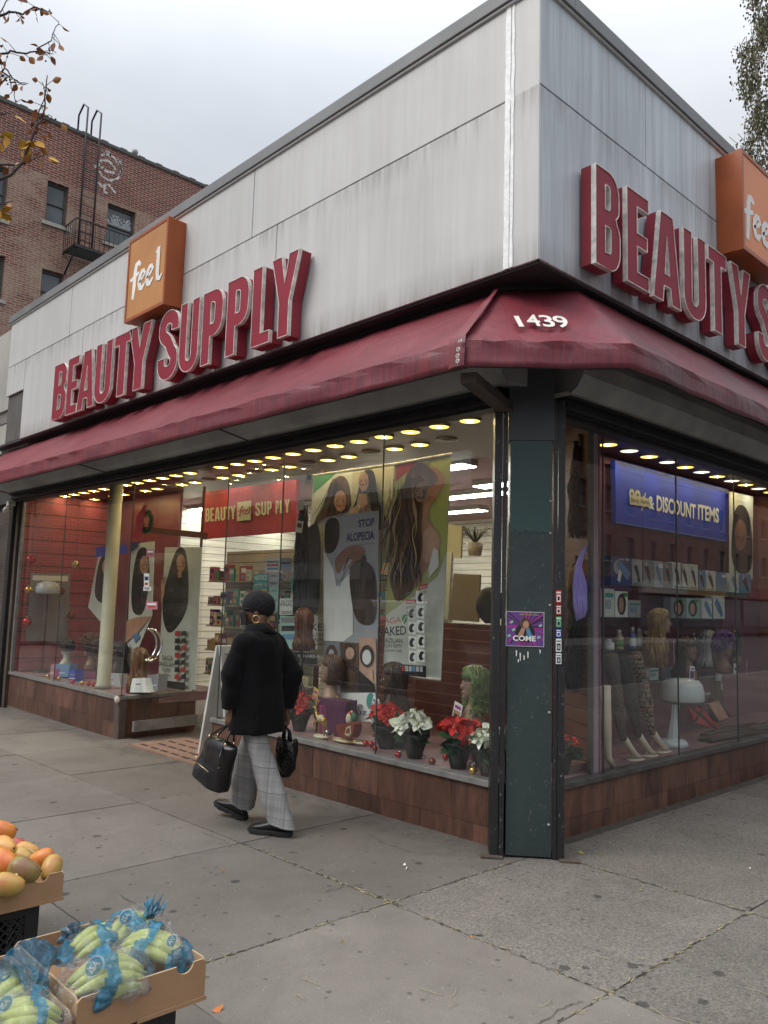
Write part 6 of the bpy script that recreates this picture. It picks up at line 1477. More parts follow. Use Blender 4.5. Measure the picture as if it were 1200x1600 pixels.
for (x, y, k, rad, lb_) in ((571, 1166, 'red', .024, 'shiny red bauble, left of the pair on the sill by the sleigh'), (580, 1168, 'red', .026, 'shiny red bauble, right of the pair on the sill by the sleigh'), (586, 1174, 'red', .022, 'small red bauble in front of the pair by the sleigh'), (616, 1186, 'red', .026, 'red bauble with a gold cap left of the white poinsettia pot'), (675, 1196, 'darkred', .028, 'dark red glittery bauble between the white and red poinsettias'), (696, 1188, 'red', .024, 'red bauble left of the pot of the right red poinsettia'), (735, 1212, 'gold', .030, 'gold glitter bauble at the right end of the sill'), (738, 1200, 'silver', .026, 'silver bauble above the gold one at the right end of the sill'), (511, 1148, 'silver', .022, 'silver bauble between reindeer and sleigh'), (625, 1180, 'silver', .018, 'small silver bauble beside the pot of the white poinsettia')):
    p = at(2, .412, x, y); bauble((p.x, max(p.y, .045 + rad), .412), rad, k, lb_)
for (x, y, k, rad, d, lb_) in ((48, 875, 'red', .07, .35, 'large red bauble hanging highest in the far left window'), (118, 882, 'gold', .06, .35, 'gold bauble hanging beside the traffic light reflection in the left window'), (45, 922, 'gold', .06, .3, 'gold bauble hanging at the left edge of the notice'), (95, 924, 'darkred', .06, .3, 'dark red bauble hanging beside the white notice in the left window'), (37, 972, 'red', .07, .25, 'red glitter bauble hanging lowest at the far left'), (111, 962, 'darkred', .06, .3, 'patterned red bauble in front of the notice')):
    p = at(0, -9.18 + d * .1, x, y) if x != 118 else at(1, .5, x, y)
    if x == 37: p = at(0, -9.2, 42, y)
    bauble((p.x, max(.09, p.y), p.z - rad), rad, k, lb_, hang=3.1 - (p.z - rad))
for i, x in enumerate((60, 70, 110, 128, 138, 38, 146)):
    p = at(2, .412, x, 1058 + x * .10); bauble((p.x, max(.1, p.y), .412), .03, 'gold' if i % 2 else 'red', 'small shiny bauble lying on the floor of the left window', group='baubles on the left window floor')

# ------------------------------------------------------------------ sleigh and reindeer ornament
M_GOLD = pm('gold_paint', (.50, .30, .08), .3, metal=.75, var=.2, scale=20); M_CRM = pm('cream_plaster', (.55, .50, .36), .6, var=.15, scale=20); M_SLD = pm('sleigh_red_brown', (.22, .045, .025), .35, metal=.2)
def deer(p0, label, sc=1.0):
    T = thing('reindeer_figure', label, 'reindeer ornament', tuple(p0)); O = Vector(p0); mb = MB(); q = lambda x, z, y=0: O + Vector((x * sc, y * sc, z * sc))
    mb.ball(q(0, .155), .06 * sc, .030 * sc, .034 * sc, 14, 10, M_GOLD); mb.tube([q(-.045, .165), q(-.075, .215), q(-.082, .245)], [.024 * sc, .015 * sc, .013 * sc], 8, M_GOLD); mb.ball(q(-.10, .252), .026 * sc, .014 * sc, .014 * sc, 10, 8, M_GOLD)
    mb.tube([q(-.04, .14, -.014), q(-.085, .105, -.014), q(-.08, .065, -.014)], [.013 * sc, .008 * sc, .006 * sc], 7, M_GOLD); mb.tube([q(-.04, .14, .014), q(-.05, .07, .014), q(-.055, .01, .014)], [.013 * sc, .008 * sc, .006 * sc], 7, M_GOLD)
    for y in (-.014, .014): mb.tube([q(.045, .15, y), q(.065, .09, y), q(.05, .06, y), q(.07, .01, y)], [.018 * sc, .010 * sc, .007 * sc, .006 * sc], 7, M_GOLD)
    mb.tube([q(.055, .165), q(.075, .175)], [.008 * sc, .003], 6, M_GOLD); b = mb.build('body', None, T); remesh(b, .004, 2)
    mb = MB()
    for y in (-1, 1): mb.tube([q(-.085, .262, .008 * y), q(-.07, .30, .02 * y), q(-.085, .335, .03 * y)], [.004, .003, .002], 5, M_GOLD); mb.tube([q(-.072, .295, .02 * y), q(-.05, .32, .028 * y)], [.003, .002], 5, M_GOLD)
    mb.build('antlers', None, T); mb = MB(); mb.ball(q(.0, .16), .045 * sc, .034 * sc, .036 * sc, 12, 8, M_CRM); mb.build('saddle_cloth', None, T)
    mb = MB(); mb.ball(q(0, .0), .09 * sc, .05 * sc, .02 * sc, 14, 8, M_CRM, jitter=.5); mb.build('base', None, T)
for (x, y, lb_) in ((499, 1151, 'golden reindeer ornament leading the sleigh'), (529, 1146, 'golden reindeer ornament standing just in front of the sleigh')):
    p = at(2, .43, x, y); deer((p.x, max(.14, p.y) + (.06 if x > 510 else 0), .43), lb_, .95)
p = at(2, .43, 545, 1158); sx_, sy_ = p.x, max(.14, p.y)
T = thing('sleigh_ornament', 'red brown sleigh ornament with cream scrolls and a bundle of gifts', 'sleigh ornament', (sx_, sy_, .43)); SG = frame((sx_, sy_, .43), (1, 0, 0), (0, -1, 0))
mb = MB(); mb.prism([(-.10, .05), (-.12, .11), (-.10, .135), (-.06, .10), (-.02, .10), (.02, .155), (.09, .175), (.115, .15), (.10, .08), (.07, .035), (-.06, .03)], -.045, .045, SG, M_SLD); mb.build('body', None, T, bevel=.006)
mb = MB(); mb.prism([(.0, .06), (.02, .12), (.07, .14), (.08, .08), (.05, .05)], .046, .050, SG, M_CRM); mb.prism([(.015, .07), (.03, .11), (.06, .125), (.065, .08)], .0505, .053, SG, M_SLD)
for s_ in (-.05, .05): mb.tube([SG(-.15, .04, s_), SG(-.16, .02, s_), SG(-.12, .008, s_), (SG(.1, .008, s_)), SG(.14, .03, s_)], .007, 6, M_GOLD)
mb.build('runners_and_scroll', None, T); mb = MB(); mb.ball(SG(0, .0, 0), .17, .07, .016, 16, 8, M_CRM, jitter=.6); mb.build('base', None, T)
mb = MB(); mb.ball(SG(.01, .18, 0), .04, .035, .05, 12, 8, M_CRM, jitter=.5); mb.ball(SG(.06, .20, 0), .035, .03, .045, 12, 8, C_['dgreen'], jitter=.5); mb.ball(SG(.02, .235, 0), .018, n=8, k=6, m=C_['red']); mb.ball(SG(-.01, .225, 0), .016, n=8, k=6, m=C_['red']); mb.ball(SG(.04, .245, .01), .014, n=8, k=6, m=C_['gold']); mb.build('gifts', None, T)
T = mb
for (x0, x1, y0, y1, d, lb_) in ((492, 540, 1096, 1145, .34, 'deep purple display box behind the golden reindeer'), (590, 640, 1116, 1160, .40, 'purple display box behind the middle red poinsettia'), (736, 752, 1155, 1190, .34, 'purple display box between the right poinsettias')):
    a_ = at(1, d, x0, y1); b_ = at(1, d, x1, y0); q = MB(); q.box((a_.x, d, .411), (b_.x, d + .14, b_.z), pm('box_purple', (.085, .012, .06), .5)); q.build('display_box', None, None, lb_, 'box', bevel=.004)
# brown paper panels and round bag above the low slatwall
for (P, d, c, lb_) in (([(709, 896), (750, 898), (747, 972), (701, 969)], 1.46, 'kraft', 'brown kraft paper panel standing behind the low slatwall, nearest the column'), ([(696, 818), (722, 822), (720, 872), (695, 868)], 1.75, 'cream', 'beige paper panel above the kraft one'), ([(686, 860), (706, 864), (700, 968), (684, 965)], 1.6, 'pale', 'pale grey paper panel left of the kraft one')):
    a = Art(1, d, -1); a.plate(P, c, .02); a.done('kraft_sheet', lb_, 'paper sheet')
p = at(1, 1.35, 766, 945); mb = MB(); mb.ball((p.x, p.y, p.z), .16, .08, .17, m=M_H['black'], jitter=.1); mb.build('round_black_bag', None, None, 'round black bag hanging behind the window beside the column', 'bag')
p = at(1, 2.4, 742, 868); T = thing('potted_fern', 'small grassy potted plant on a shelf inside the shop near the column', 'potted plant', tuple(p)); r = random.Random(3)
mb = MB(); mb.lathe([(.07, 0), (.10, .14)], p, 14, M_CRM); mb.build('pot', None, T); mb = MB()
for k in range(40): a_ = r.uniform(0, 6.28); l_ = r.uniform(.15, .32); q = p + Vector((0, 0, .13)); mb.tube([q, q + Vector((math.cos(a_) * l_ * .5, math.sin(a_) * l_ * .5, l_ * .6)), q + Vector((math.cos(a_) * l_, math.sin(a_) * l_, l_ * .45))], [.006, .005, .001], 4, M_GRN)
mb.build('blades', None, T)

# ------------------------------------------------------------------ wreath
T = thing('wreath', 'small green wreath with a long red ribbon hanging in the left window by the door', 'wreath', tuple(at(1, .12, 228, 838)))
c = at(1, .12, 229, 815); rad = (at(1, .12, 229, 800) - at(1, .12, 229, 826)).length / 2 * 1.15; mb = MB(); r = random.Random(6)
for k in range(420):
    a_ = r.uniform(0, 2 * PI); q = c + Vector((math.cos(a_) * rad * 1.0, 0, math.sin(a_) * rad)); d = Vector((r.uniform(-1, 1), r.uniform(-1, 1), r.uniform(-1, 1))).normalized(); mb.tube([q, q + d * .05], [.005, .001], 4, C_['dgreen'])
mb.build('needles', None, T, fixn=False); a = Art(1, .06, -1, K4)
a.sh([(716, 352), (738, 348), (730, 372), (716, 440), (712, 480), (700, 516), (674, 514), (682, 470), (694, 430), (705, 380)], 'red'); a.sh([(700, 380), (715, 392), (696, 440), (684, 446), (680, 420)], 'red'); a.done('ribbon', parent=T)

# ------------------------------------------------------------------ door leaf with C shaped pull
D0, D1 = Vector((-5.60, .12, 0)), Vector((-5.70, 1.02, 0)); DF = frame(D0, D1 - D0, Vector(((D1 - D0).y, -(D1 - D0).x, 0))); DL = (D1 - D0).length
T = thing('glass_door', 'frameless glass shop door standing open with a chrome crescent handle', 'door', tuple(D0)); q = MB(); q.box((0, .02, -.02), (DL, .14, .02)); mb = MB(); mb.mesh([DF(*v) for v in q.v], q.f, M_ALU); mb.build('bottom_rail', None, T)
mb = MB(); mb.face([DF(0, .14, 0), DF(DL, .14, 0), DF(DL, 2.35, 0), DF(0, 2.35, 0)], M_GLASS); mb.build('glass', None, T); q = MB(); q.box((0, 2.35, -.02), (DL, 2.42, .02)); mb = MB(); mb.mesh([DF(*v) for v in q.v], q.f, MATS['brown_frame']); mb.build('top_rail', None, T)
M_CHR = pm('chrome', (.75, .75, .75), .12, metal=1.0, var=.03)
for s_ in (.05, -.05):
    mb = MB(); mb.tube([DF(.12 + .17 * math.cos(math.radians(a_)), 1.02 + .19 * math.sin(math.radians(a_)), s_) for a_ in range(-80, 81, 10)], .014, 10, M_CHR); mb.tube([DF(.15, 1.207, 0), DF(.15, 1.207, s_)], .012, 8, M_CHR); mb.tube([DF(.15, .833, 0), DF(.15, .833, s_)], .012, 8, M_CHR); mb.build('handle', None, T)
for (x, y, w_, h_, c1, c2, lb_) in ((235, 864, 6, 6, 'pink', 'white', 'round pink sticker on the glass by the door'), (229, 908, 4, 12, 'white', 'navy', 'payment card sticker on the glass by the door'), (230, 920, 6, 3, 'white', 'grey', 'small white payment sticker under the card sticker'), (237, 946, 9, 6, 'pink', 'white', 'pink rectangular sticker above the chrome handle')):
    a = Art(1, .01, -1); a.plate([(x - w_, y - h_), (x + w_, y - h_), (x + w_, y + h_), (x - w_, y + h_)], c1, .001); a.sh([(x - w_ * .75, y - h_ * .6), (x + w_ * .75, y - h_ * .6), (x + w_ * .75, y - h_ * .1), (x - w_ * .75, y - h_ * .1)], c2); a.sh([(x - w_ * .6, y + h_ * .2), (x + w_ * .6, y + h_ * .2), (x + w_ * .6, y + h_ * .5), (x - w_ * .6, y + h_ * .5)], 'red'); a.done('sticker', lb_, 'sticker')

# ------------------------------------------------------------------ notices behind the glass right of the door
KN = K8
for (P, c, txt, lb_) in (([(642, 1050), (795, 1038), (790, 1200), (640, 1215)], 'teal', [('NOTICE', 655, 1112, 780, 1106, 50, 'white'), ('UNDER 18', 652, 1180, 778, 1172, 32, 'white')], 'green notice reading NOTICE above the walking person'),
    ([(800, 1042), (905, 1038), (900, 1170), (798, 1174)], 'silver', [('OPEN', 812, 1080, 890, 1078, 26, 'black'), ('DAILY', 812, 1150, 890, 1148, 20, 'black')], 'small yellow and white notice right of the green one'),
    ([(800, 1180), (905, 1176), (900, 1440), (796, 1445)], 'mint', [('6 FEET', 812, 1230, 890, 1228, 18, 'navy'), ('PLEASE', 812, 1330, 890, 1328, 20, 'navy')], 'pale blue distancing notice right of the hat of the person'),
    ([(915, 1300), (1062, 1298), (1060, 1470), (912, 1472)], 'pale', [('ALL SALES', 928, 1340, 1052, 1336, 24, 'dgreen'), ('FINAL', 925, 1384, 1052, 1380, 38, 'dgreen')], 'pale notice reading ALL SALES FINAL'),
    ([(1035, 1030), (1128, 1030), (1124, 1235), (1032, 1238)], 'teal', [], 'teal edged leaflet left of the tripod'),
    ([(915, 1480), (1090, 1490), (1085, 1830), (912, 1820)], 'mint', [], 'pale leaflet with a dark figure low behind the person'),
    ([(765, 890), (920, 880), (915, 1030), (760, 1025)], 'pale', [], 'cream leaflet with an orange stripe over the notices'),
    ([(915, 880), (1040, 880), (1045, 980), (1000, 1040), (918, 1000)], 'grey', [], 'grey leaflet at the top right of the notices')):
    a = Art(1, .5, -1, KN); a.plate(P, c, .003)
    for t in txt: a.tx(*t, bold=.01)
    (x0, y0), (x1, _), (_, y1) = P[0], P[1], P[2]
    if not txt:
        for k in range(3): a.sh([(x0 + 12 + k * 8, y0 + 20 + (y1 - y0) * .25 * k), (x1 - 16, y0 + 18 + (y1 - y0) * .25 * k), (x1 - 20, y0 + 20 + (y1 - y0) * (.25 * k + .15)), (x0 + 14, y0 + 22 + (y1 - y0) * (.25 * k + .15))], ['grey', 'red' if c == 'pale' else 'black', 'bluel'][k])
    else:
        for k in range(3): a.ln([(x0 + 15, y1 - 12 - k * 12), (x1 - 18, y1 - 14 - k * 12)], 2, 'grey')
    a.done('notice', lb_, 'notice')

# ------------------------------------------------------------------ goods in the shop: racks behind the doorway and shelves
M_SHELF = pm('shelf_glass_edge', (.16, .2, .2), .3); pc = ['white', 'white', 'pale', 'cream', 'kraft', 'red', 'black', 'navy', 'silver', 'cream', 'pink', 'bluel', 'teal', 'gold', 'violet', 'grey']
def gondola(name, label, x0, x1, y, rows, seed, dep=.3):
    r = random.Random(seed); T = thing(name, label, 'shelf', ((x0 + x1) / 2, y, 0)); mb = MB(); mb.box((x0, y + dep, 0), (x1, y + dep + .03, 2.3), M_SLATW); mb.build('back_panel', None, T)
    for i, z in enumerate(rows):
        mb = MB(); mb.box((x0, y, z - .02), (x1, y + dep, z), M_NB); mb.build('shelf_board', None, T)
        x = x0 + .02; k = 0; names = ['lowest', 'second', 'third', 'fourth', 'fifth', 'sixth']
        while x < x1 - .08:
            w_ = r.uniform(.06, .16); h = r.uniform(.10, .24); c = r.choice(pc); d0 = r.uniform(0, .05); c2 = r.choice(pc)
            q = MB(); q.box((x, y + d0, z + .002), (x + w_, y + d0 + .1, z + h), C_[c]); q.box((x + w_ * .12, y + d0 - .0015, z + h * .55), (x + w_ * .88, y + d0 - .0005, z + h * .85), C_[c2]); q.box((x + w_ * .2, y + d0 - .0015, z + h * .15), (x + w_ * .6, y + d0 - .0005, z + h * .4), C_[r.choice(pc)])
            q.build('packaged_item', None, None, 'small packaged beauty item on the racks just inside the doorway', 'package', 'packages on the racks inside the doorway'); x += w_ + r.uniform(.005, .03); k += 1
gondola('shop_rack', 'cream product rack inside the doorway left of the notices', -7.2, -4.9, 2.0, (.5, .85, 1.2, 1.5, 1.85), 1)
gondola('shop_rack', 'cream product rack behind the notices and the person', -4.2, -2.9, 2.3, (.6, .95, 1.3, 1.62, 1.95), 2)

# ------------------------------------------------------------------ side window goods
rows = [('top', -.55, [(960, 912, 46, 33, 'bluel')] , 0), ]
M_GS = pm('glass_shelf', (.04, .05, .05), .2)
def shelf(x0, y0, x1, y1, label, dep=.26, back=-.87):
    p = at(0, back + dep, x0, y0); q = at(0, back + dep, x1, y1); z = (p.z + q.z) / 2; mb = MB(); mb.box((back, p.y, z - .012), (back + dep, q.y, z), M_GS); mb.build('display_shelf', None, None, label, 'shelf'); return z
z1 = shelf(954, 912, 1176, 928, 'highest dark shelf carrying the row of clipper boxes'); z2 = shelf(940, 961, 1160, 970, 'second dark shelf of the side window with relaxer boxes'); z3 = shelf(940, 1014, 1062, 1015, 'third dark shelf with bottles in the side window'); z4 = shelf(1003, 1064, 1150, 1052, 'lowest dark shelf under the heads in the side window')
def bbox_item(x0, x1, ztop_px, z, c, style, label, xf=-.62, parts=None, group=None):
    "a carton standing on a shelf: front face at x = xf between two photo columns"
    ym = 930; ya = at(0, xf, x0, 930).y; yb = at(0, xf, x1, 930).y; zt = at(0, xf, (x0 + x1) / 2, ztop_px).z
    T = thing('product_box', label, 'box', (xf - .04, (ya + yb) / 2, z), group); mb = MB(); mb.box((xf - .08, ya + .003, z + .001), (xf, yb - .003, zt), C_[c]); mb.build('carton', None, T)
    F = frame((xf, ya, z), (0, 1, 0), (1, 0, 0)); W, H = yb - ya, zt - z; mb = MB()
    if style == 'clipper': mb.prism(thick([(W * .25, H * .82), (W * .5, H * .5), (W * .68, H * .15)], [W * .14, W * .13, W * .07]), .001, .004, F, C_['black' if c != 'black' else 'silver']); mb.prism(thick([(W * .2, H * .88), (W * .32, H * .76)], [W * .13, W * .1]), .0045, .006, F, C_['silver']); mb.prism(rect(W * .08, H * .03, W * .9, H * .10), .001, .002, F, C_['grey'])
    if style == 'blue': mb.prism(thick([(W * .3, H * .8), (W * .55, H * .45), (W * .8, H * .12)], [W * .12, W * .14, W * .06]), .001, .004, F, C_['bluel']); mb.prism(rect(W * .5, H * .75, W * .92, H * .9), .001, .002, F, C_['white'])
    if style == 'dryer': mb.prism(el2(W * .35, H * .62, W * .22, H * .26), .001, .004, F, C_['silver']); mb.prism(thick([(W * .3, H * .8), (W * .85, H * .3)], [W * .10, W * .13]), .0045, .006, F, C_['bluel']); mb.prism(thick([(W * .45, H * .5), (W * .35, H * .12)], W * .07), .0045, .006, F, C_['white']); mb.text(F, 'turbo 2800', W * .4, H * .88, H * .08, W * .5, C_['white'], .001)
    if style == 'face': mb.prism(el2(W * .5, H * .5, W * .34, H * .42), .001, .002, F, C_['jet']); mb.prism(el2(W * .46, H * .48, W * .19, H * .3), .0025, .0035, F, C_['skin']); mb.prism(rect(W * .55, H * .8, W * .95, H * .95), .001, .002, F, C_['green'])
    if style == 'text': mb.text(F, 'REX', W * .1, H * .3, H * .3, W * .6, C_['bluel'], .001, bold=.02); mb.prism(rect(W * .1, H * .7, W * .9, H * .85), .001, .002, F, C_['teal'])
    mb.build('print', None, T)
tops = [(954, 987, 870, 'navy', 'dryer'), (988, 1004, 874, 'silver', 'clipper'), (1005, 1021, 875, 'grey', 'clipper'), (1022, 1037, 877, 'silver', 'blue'), (1038, 1051, 879, 'grey', 'clipper'), (1052, 1066, 879, 'pale', 'clipper'), (1064, 1078, 881, 'pale', 'clipper'), (1078, 1091, 882, 'pale', 'clipper'), (1092, 1103, 891, 'bluel', 'clipper'), (1104, 1119, 892, 'pale', 'clipper'), (1120, 1136, 895, 'bluel', 'blue'), (1140, 1155, 896, 'pale', 'blue'), (1157, 1174, 897, 'bluel', 'clipper')]
words = ['leftmost', 'second', 'third', 'fourth', 'fifth', 'sixth', 'seventh', 'eighth', 'ninth', 'tenth', 'eleventh', 'twelfth', 'last']
for i, (x0, x1, yt, c, st_) in enumerate(tops): bbox_item(x0, x1, yt, z1, c, st_, 'wide blue hair dryer carton at the left end of the top shelf' if i == 0 else '%s box from the left, a hair clipper carton on the top shelf' % words[i])
for i, (x0, x1, yt, c, st_) in enumerate(((944, 960, 920, 'pale', 'text'), (961, 981, 924, 'white', 'face'), (982, 1001, 938, 'silver', 'text'), (1048, 1072, 934, 'grey', 'face'), (1072, 1092, 935, 'mint', 'face'), (1096, 1114, 935, 'pale', 'blue'), (1112, 1132, 931, 'pale', 'blue'))):
    bbox_item(x0, x1, yt, z2, c, st_, '%s box from the left on the second shelf of the side window' % words[i].replace('leftmost', 'first'))
bbox_item(1014, 1028, 1044, z4, 'pale', 'text', 'small pale carton on the lowest shelf left of the plum wig'); bbox_item(1044, 1060, 1044, z4, 'silver', 'text', 'small silver carton on the lowest shelf right beside the plum wig')
M_BOT = {k: pm('bottle_' + k, v, .3) for k, v in dict(cream=(.5, .38, .22), blue=(.15, .22, .45), champagne=(.42, .38, .22), purple=(.10, .06, .2), white=(.6, .6, .6), silver=(.4, .42, .45), black=(.03, .03, .03)).items()}
for (x, yt, z, w_, k, lb_) in ((951, 999, z3, .05, 'white', 'squat white jar on the bottle shelf'), (967, 984, z3, .042, 'cream', 'cream lotion bottle with a green label on the bottle shelf'), (988, 980, z3, .035, 'blue', 'slim blue bottle on the bottle shelf'), (998, 982, z3, .035, 'champagne', 'champagne coloured bottle on the bottle shelf'), (1008, 986, z3, .035, 'purple', 'dark purple bottle with a lime label on the bottle shelf'), (997, 1030, z4, .04, 'white', 'white bottle behind the patterned leg'), (1009, 1027, z4, .03, 'silver', 'slim silver spray can with a black cap'), (1083, 990, z4 + .35, .02, 'black', 'thin black tube behind the heads')):
    xf = -.66; y = at(0, xf, x, 930).y; zt = at(0, xf, x, yt).z; h = max(.1, zt - z); T = thing('bottle', lb_, 'bottle', (xf, y, z)); mb = MB()
    mb.lathe([(w_ * .9, .0), (w_, .01), (w_, h * .62), (w_ * .55, h * .78), (w_ * .45, h * .80)], (xf, y, z + .001), 14, M_BOT[k]); mb.build('body', None, T); mb = MB(); mb.lathe([(w_ * .5, h * .80), (w_ * .5, h)], (xf, y, z + .001), 12, M_BOT['white' if k != 'silver' else 'black']); mb.build('cap', None, T)
    mb = MB(); mb.lathe([(w_ * 1.02, h * .15), (w_ * 1.02, h * .5)], (xf, y, z + .001), 14, C_['green' if k in ('cream',) else ('lime' if k == 'purple' else 'white')], cap=False); mb.build('label_band', None, T)
# stocking legs
def stock(name, col, pat):
    s = NT(name); v = s.pos((1, 1, 1), True)
    vo = s.n('ShaderNodeTexVoronoi'); vo.feature = 'DISTANCE_TO_EDGE' if pat != 'dots' else 'F1'; vo.inputs['Scale'].default_value = {'net': 34, 'dots': 60, 'diamond': 22}[pat]; vo.inputs['Randomness'].default_value = 0 if pat != 'dots' else .8
    vv_ = s.pos((1, 1, .7), True, (0, .78, .78) if pat != 'net' else (0, 0, .4)); s.l(vv_, vo.inputs['Vector'])
    f = s.ramp(vo.outputs['Distance'], [(.08, 1.0), (.11, 0.0)] if pat == 'net' else ([(.03, 1.0), (.05, 0.0)] if pat == 'diamond' else [(.25, 1.0), (.3, 0.0)]))
    c = s.mix(f, col, (.010, .010, .010)); s.bsdf(c, .7, 0, None, .2); return s.m
M_SK = [stock('stocking_dots', (.10, .08, .07), 'dots'), stock('stocking_diamond', (.045, .038, .036), 'diamond'), stock('stocking_net', (.30, .20, .15), 'net')]; M_SHOE = pm('cream_plastic_foot', (.55, .46, .36), .45)
for (P, m, lb_) in (([(952, 1025), (962, 1072), (966, 1110), (971, 1140), (975, 1155), (980, 1172)], 0, 'display leg in dotted black stocking, leftmost of the three legs'), ([(972, 1028), (984, 1070), (988, 1105), (993, 1135), (998, 1150), (1004, 1166)], 1, 'display leg in sheer diamond black stocking, middle of the three legs'), ([(990, 1025), (1003, 1060), (1010, 1100), (1016, 1130), (1020, 1146), (1027, 1162)], 2, 'display leg in open fishnet stocking, rightmost of the three legs')):
    d = -.22 - .02 * m; pts = [at(0, d, *q) for q in P]; off = Vector((0, 0, pts[-1].z - .385)); T = thing('hosiery_form', lb_, 'mannequin leg', (pts[-1].x, pts[-1].y, .362)); mb = MB()
    rr = [.072, .05, .058, .035, .030]; pp = [q.copy() for q in pts[:5]]; fine = []; fr_ = []
    for i in range(4):
        for t in (0, .33, .66): fine.append(pp[i].lerp(pp[i + 1], t)); tt = t * t * (3 - 2 * t); fr_.append(rr[i] * (1 - tt) + rr[i + 1] * tt)
    fine.append(pp[4]); fr_.append(rr[4]); mb.tube(fine, fr_, 14, M_SK[m]); hb = pp[4]; ft = Vector((hb.x + .05, hb.y + .10, .40))
    mb.build('stocking', None, T); mb = MB(); mb.tube([hb + Vector((0, 0, .01)), hb.lerp(ft, .5), ft, ft + Vector((.02, .05, -.02))], [.031, .027, .024, .012], 12, M_SHOE); mb.build('foot', None, T)
    mb = MB(); mb.tube([ft + Vector((-.02, -.02, 0)), Vector((ft.x - .02, ft.y - .02, .364))], .008, 6, M_SHOE); mb.lathe([(.07, 0), (.068, .006), (.02, .010)], (ft.x - .01, ft.y, .3625), 16, M_SHOE, sy=1.5); mb.build('stand', None, T)
mb = MB(); q0 = at(0, -.1, 948, 1050); mb.tube([(-.12, q0.y, 1.0), (-.12, q0.y + .02, .7), (-.11, q0.y + .03, .45), (-.09, q0.y + .08, .375)], [.05, .045, .03, .02], 10, M_SHOE); mb.build('hosiery_form', None, None, 'pale bare display leg half hidden by the lilac upright', 'mannequin leg')
# hooded dryer
p = at(0, -.30, 1049, 1155); T = thing('hooded_dryer', 'white hooded table top hair dryer in the side window', 'hair dryer', (p.x, p.y, .362)); M_PLW = pm('dryer_plastic', (.50, .55, .56), .3, var=.04)
hc = at(0, -.30, 1066, 1092); R_ = .20; mb = MB(); hh_ = at(0, -.30, 1066, 1060).z - hc.z
mb.lathe([(R_ * .93, -.02), (R_, 0), (R_ * .99, hh_ * .35), (R_ * .92, hh_ * .7), (R_ * .75, hh_ * .93), (R_ * .4, hh_ * 1.0), (.01, hh_ * 1.02)], hc, 28, M_PLW, sx=1); mb.build('hood', None, T); mb = MB(); mb.lathe([(R_ * .95, -.035), (R_ * .95, -.021)], hc, 28, M_BLACK, sx=1); mb.build('rim', None, T)
mb = MB(); mb.loft([[Vector((p.x - .03, p.y - .03, .42)), Vector((p.x + .03, p.y - .03, .42)), Vector((p.x + .03, p.y + .07, .42)), Vector((p.x - .03, p.y + .07, .42))], [Vector((p.x - .02, p.y + .03, .62)), Vector((p.x + .02, p.y + .03, .62)), Vector((p.x + .02, p.y + .11, .62)), Vector((p.x - .02, p.y + .11, .62))], [Vector((hc.x - .02, p.y + .06, hc.z)), Vector((hc.x + .02, p.y + .06, hc.z)), Vector((hc.x + .02, p.y + .15, hc.z)), Vector((hc.x - .02, p.y + .15, hc.z))]], M_PLW, False); mb.build('arm', None, T, bevel=.006)
mb = MB(); mb.lathe([(.13, 0), (.13, .03), (.11, .06), (.03, .075)], (p.x, p.y + .03, .362), 24, M_PLW, sy=1.15); mb.build('base', None, T)
F = frame((hc.x + R_ * .98, hc.y, hc.z), (0, 1, 0), (1, 0, 0)); mb = MB(); mb.prism(rect(.06, .05, .16, .07), .0, .003, F, C_['grey']); mb.build('badge', None, T)
# hair packs and cloth on the floor of the side window
for (P, d, c, lb_) in (([(1075, 1100), (1098, 1108), (1125, 1138), (1120, 1140), (1085, 1128)], -.45, 'red', 'red and black hair package lying under the dryer hood'), ([(1105, 1100), (1125, 1095), (1140, 1120), (1122, 1128)], -.55, 'skin', 'hair package with a printed face on the floor of the side window')):
    a = Art(0, d, 1); a.plate(P, c, .02); a.ln([P[0], P[3]], 2, 'black'); a.ln([P[1], P[4 if len(P) > 4 else 2]], 2, 'black'); a.done('hair_package', lb_, 'package')
for i, (y0, y1, x) in enumerate(((3.6, 5.1, -.35), (3.3, 4.6, -.22), (4.4, 6.0, -.25))):
    mb = MB(); r = random.Random(i)
    for k in range(50): s_ = r.uniform(-.07, .07); mb.tube([(x + s_, y0 + r.uniform(-.05, .05), .372 + r.uniform(0, .02)), (x + s_ * 1.5 + r.uniform(-.04, .04), (y0 + y1) / 2, .37 + r.uniform(0, .03)), (x + s_ * 1.8 + r.uniform(-.05, .05), y1, .368)], [.007, .008, .003], 4, M_H['dkbrown'])
    mb.build('hair_bundle', None, None, ['dark hair bundle lying nearest the dryer', 'dark hair bundle lying along the side window glass', 'dark hair bundle lying at the far end of the side window'][i], 'hair extension', fixn=False)
hairpiece('hair_extension', 'long dark brown hair extension hanging below the purple afro', 'hair extension', None, 1118, 1056, 1128, -.62, 0, M_H['dkbrown'], 14, 100, 'silver', 9)
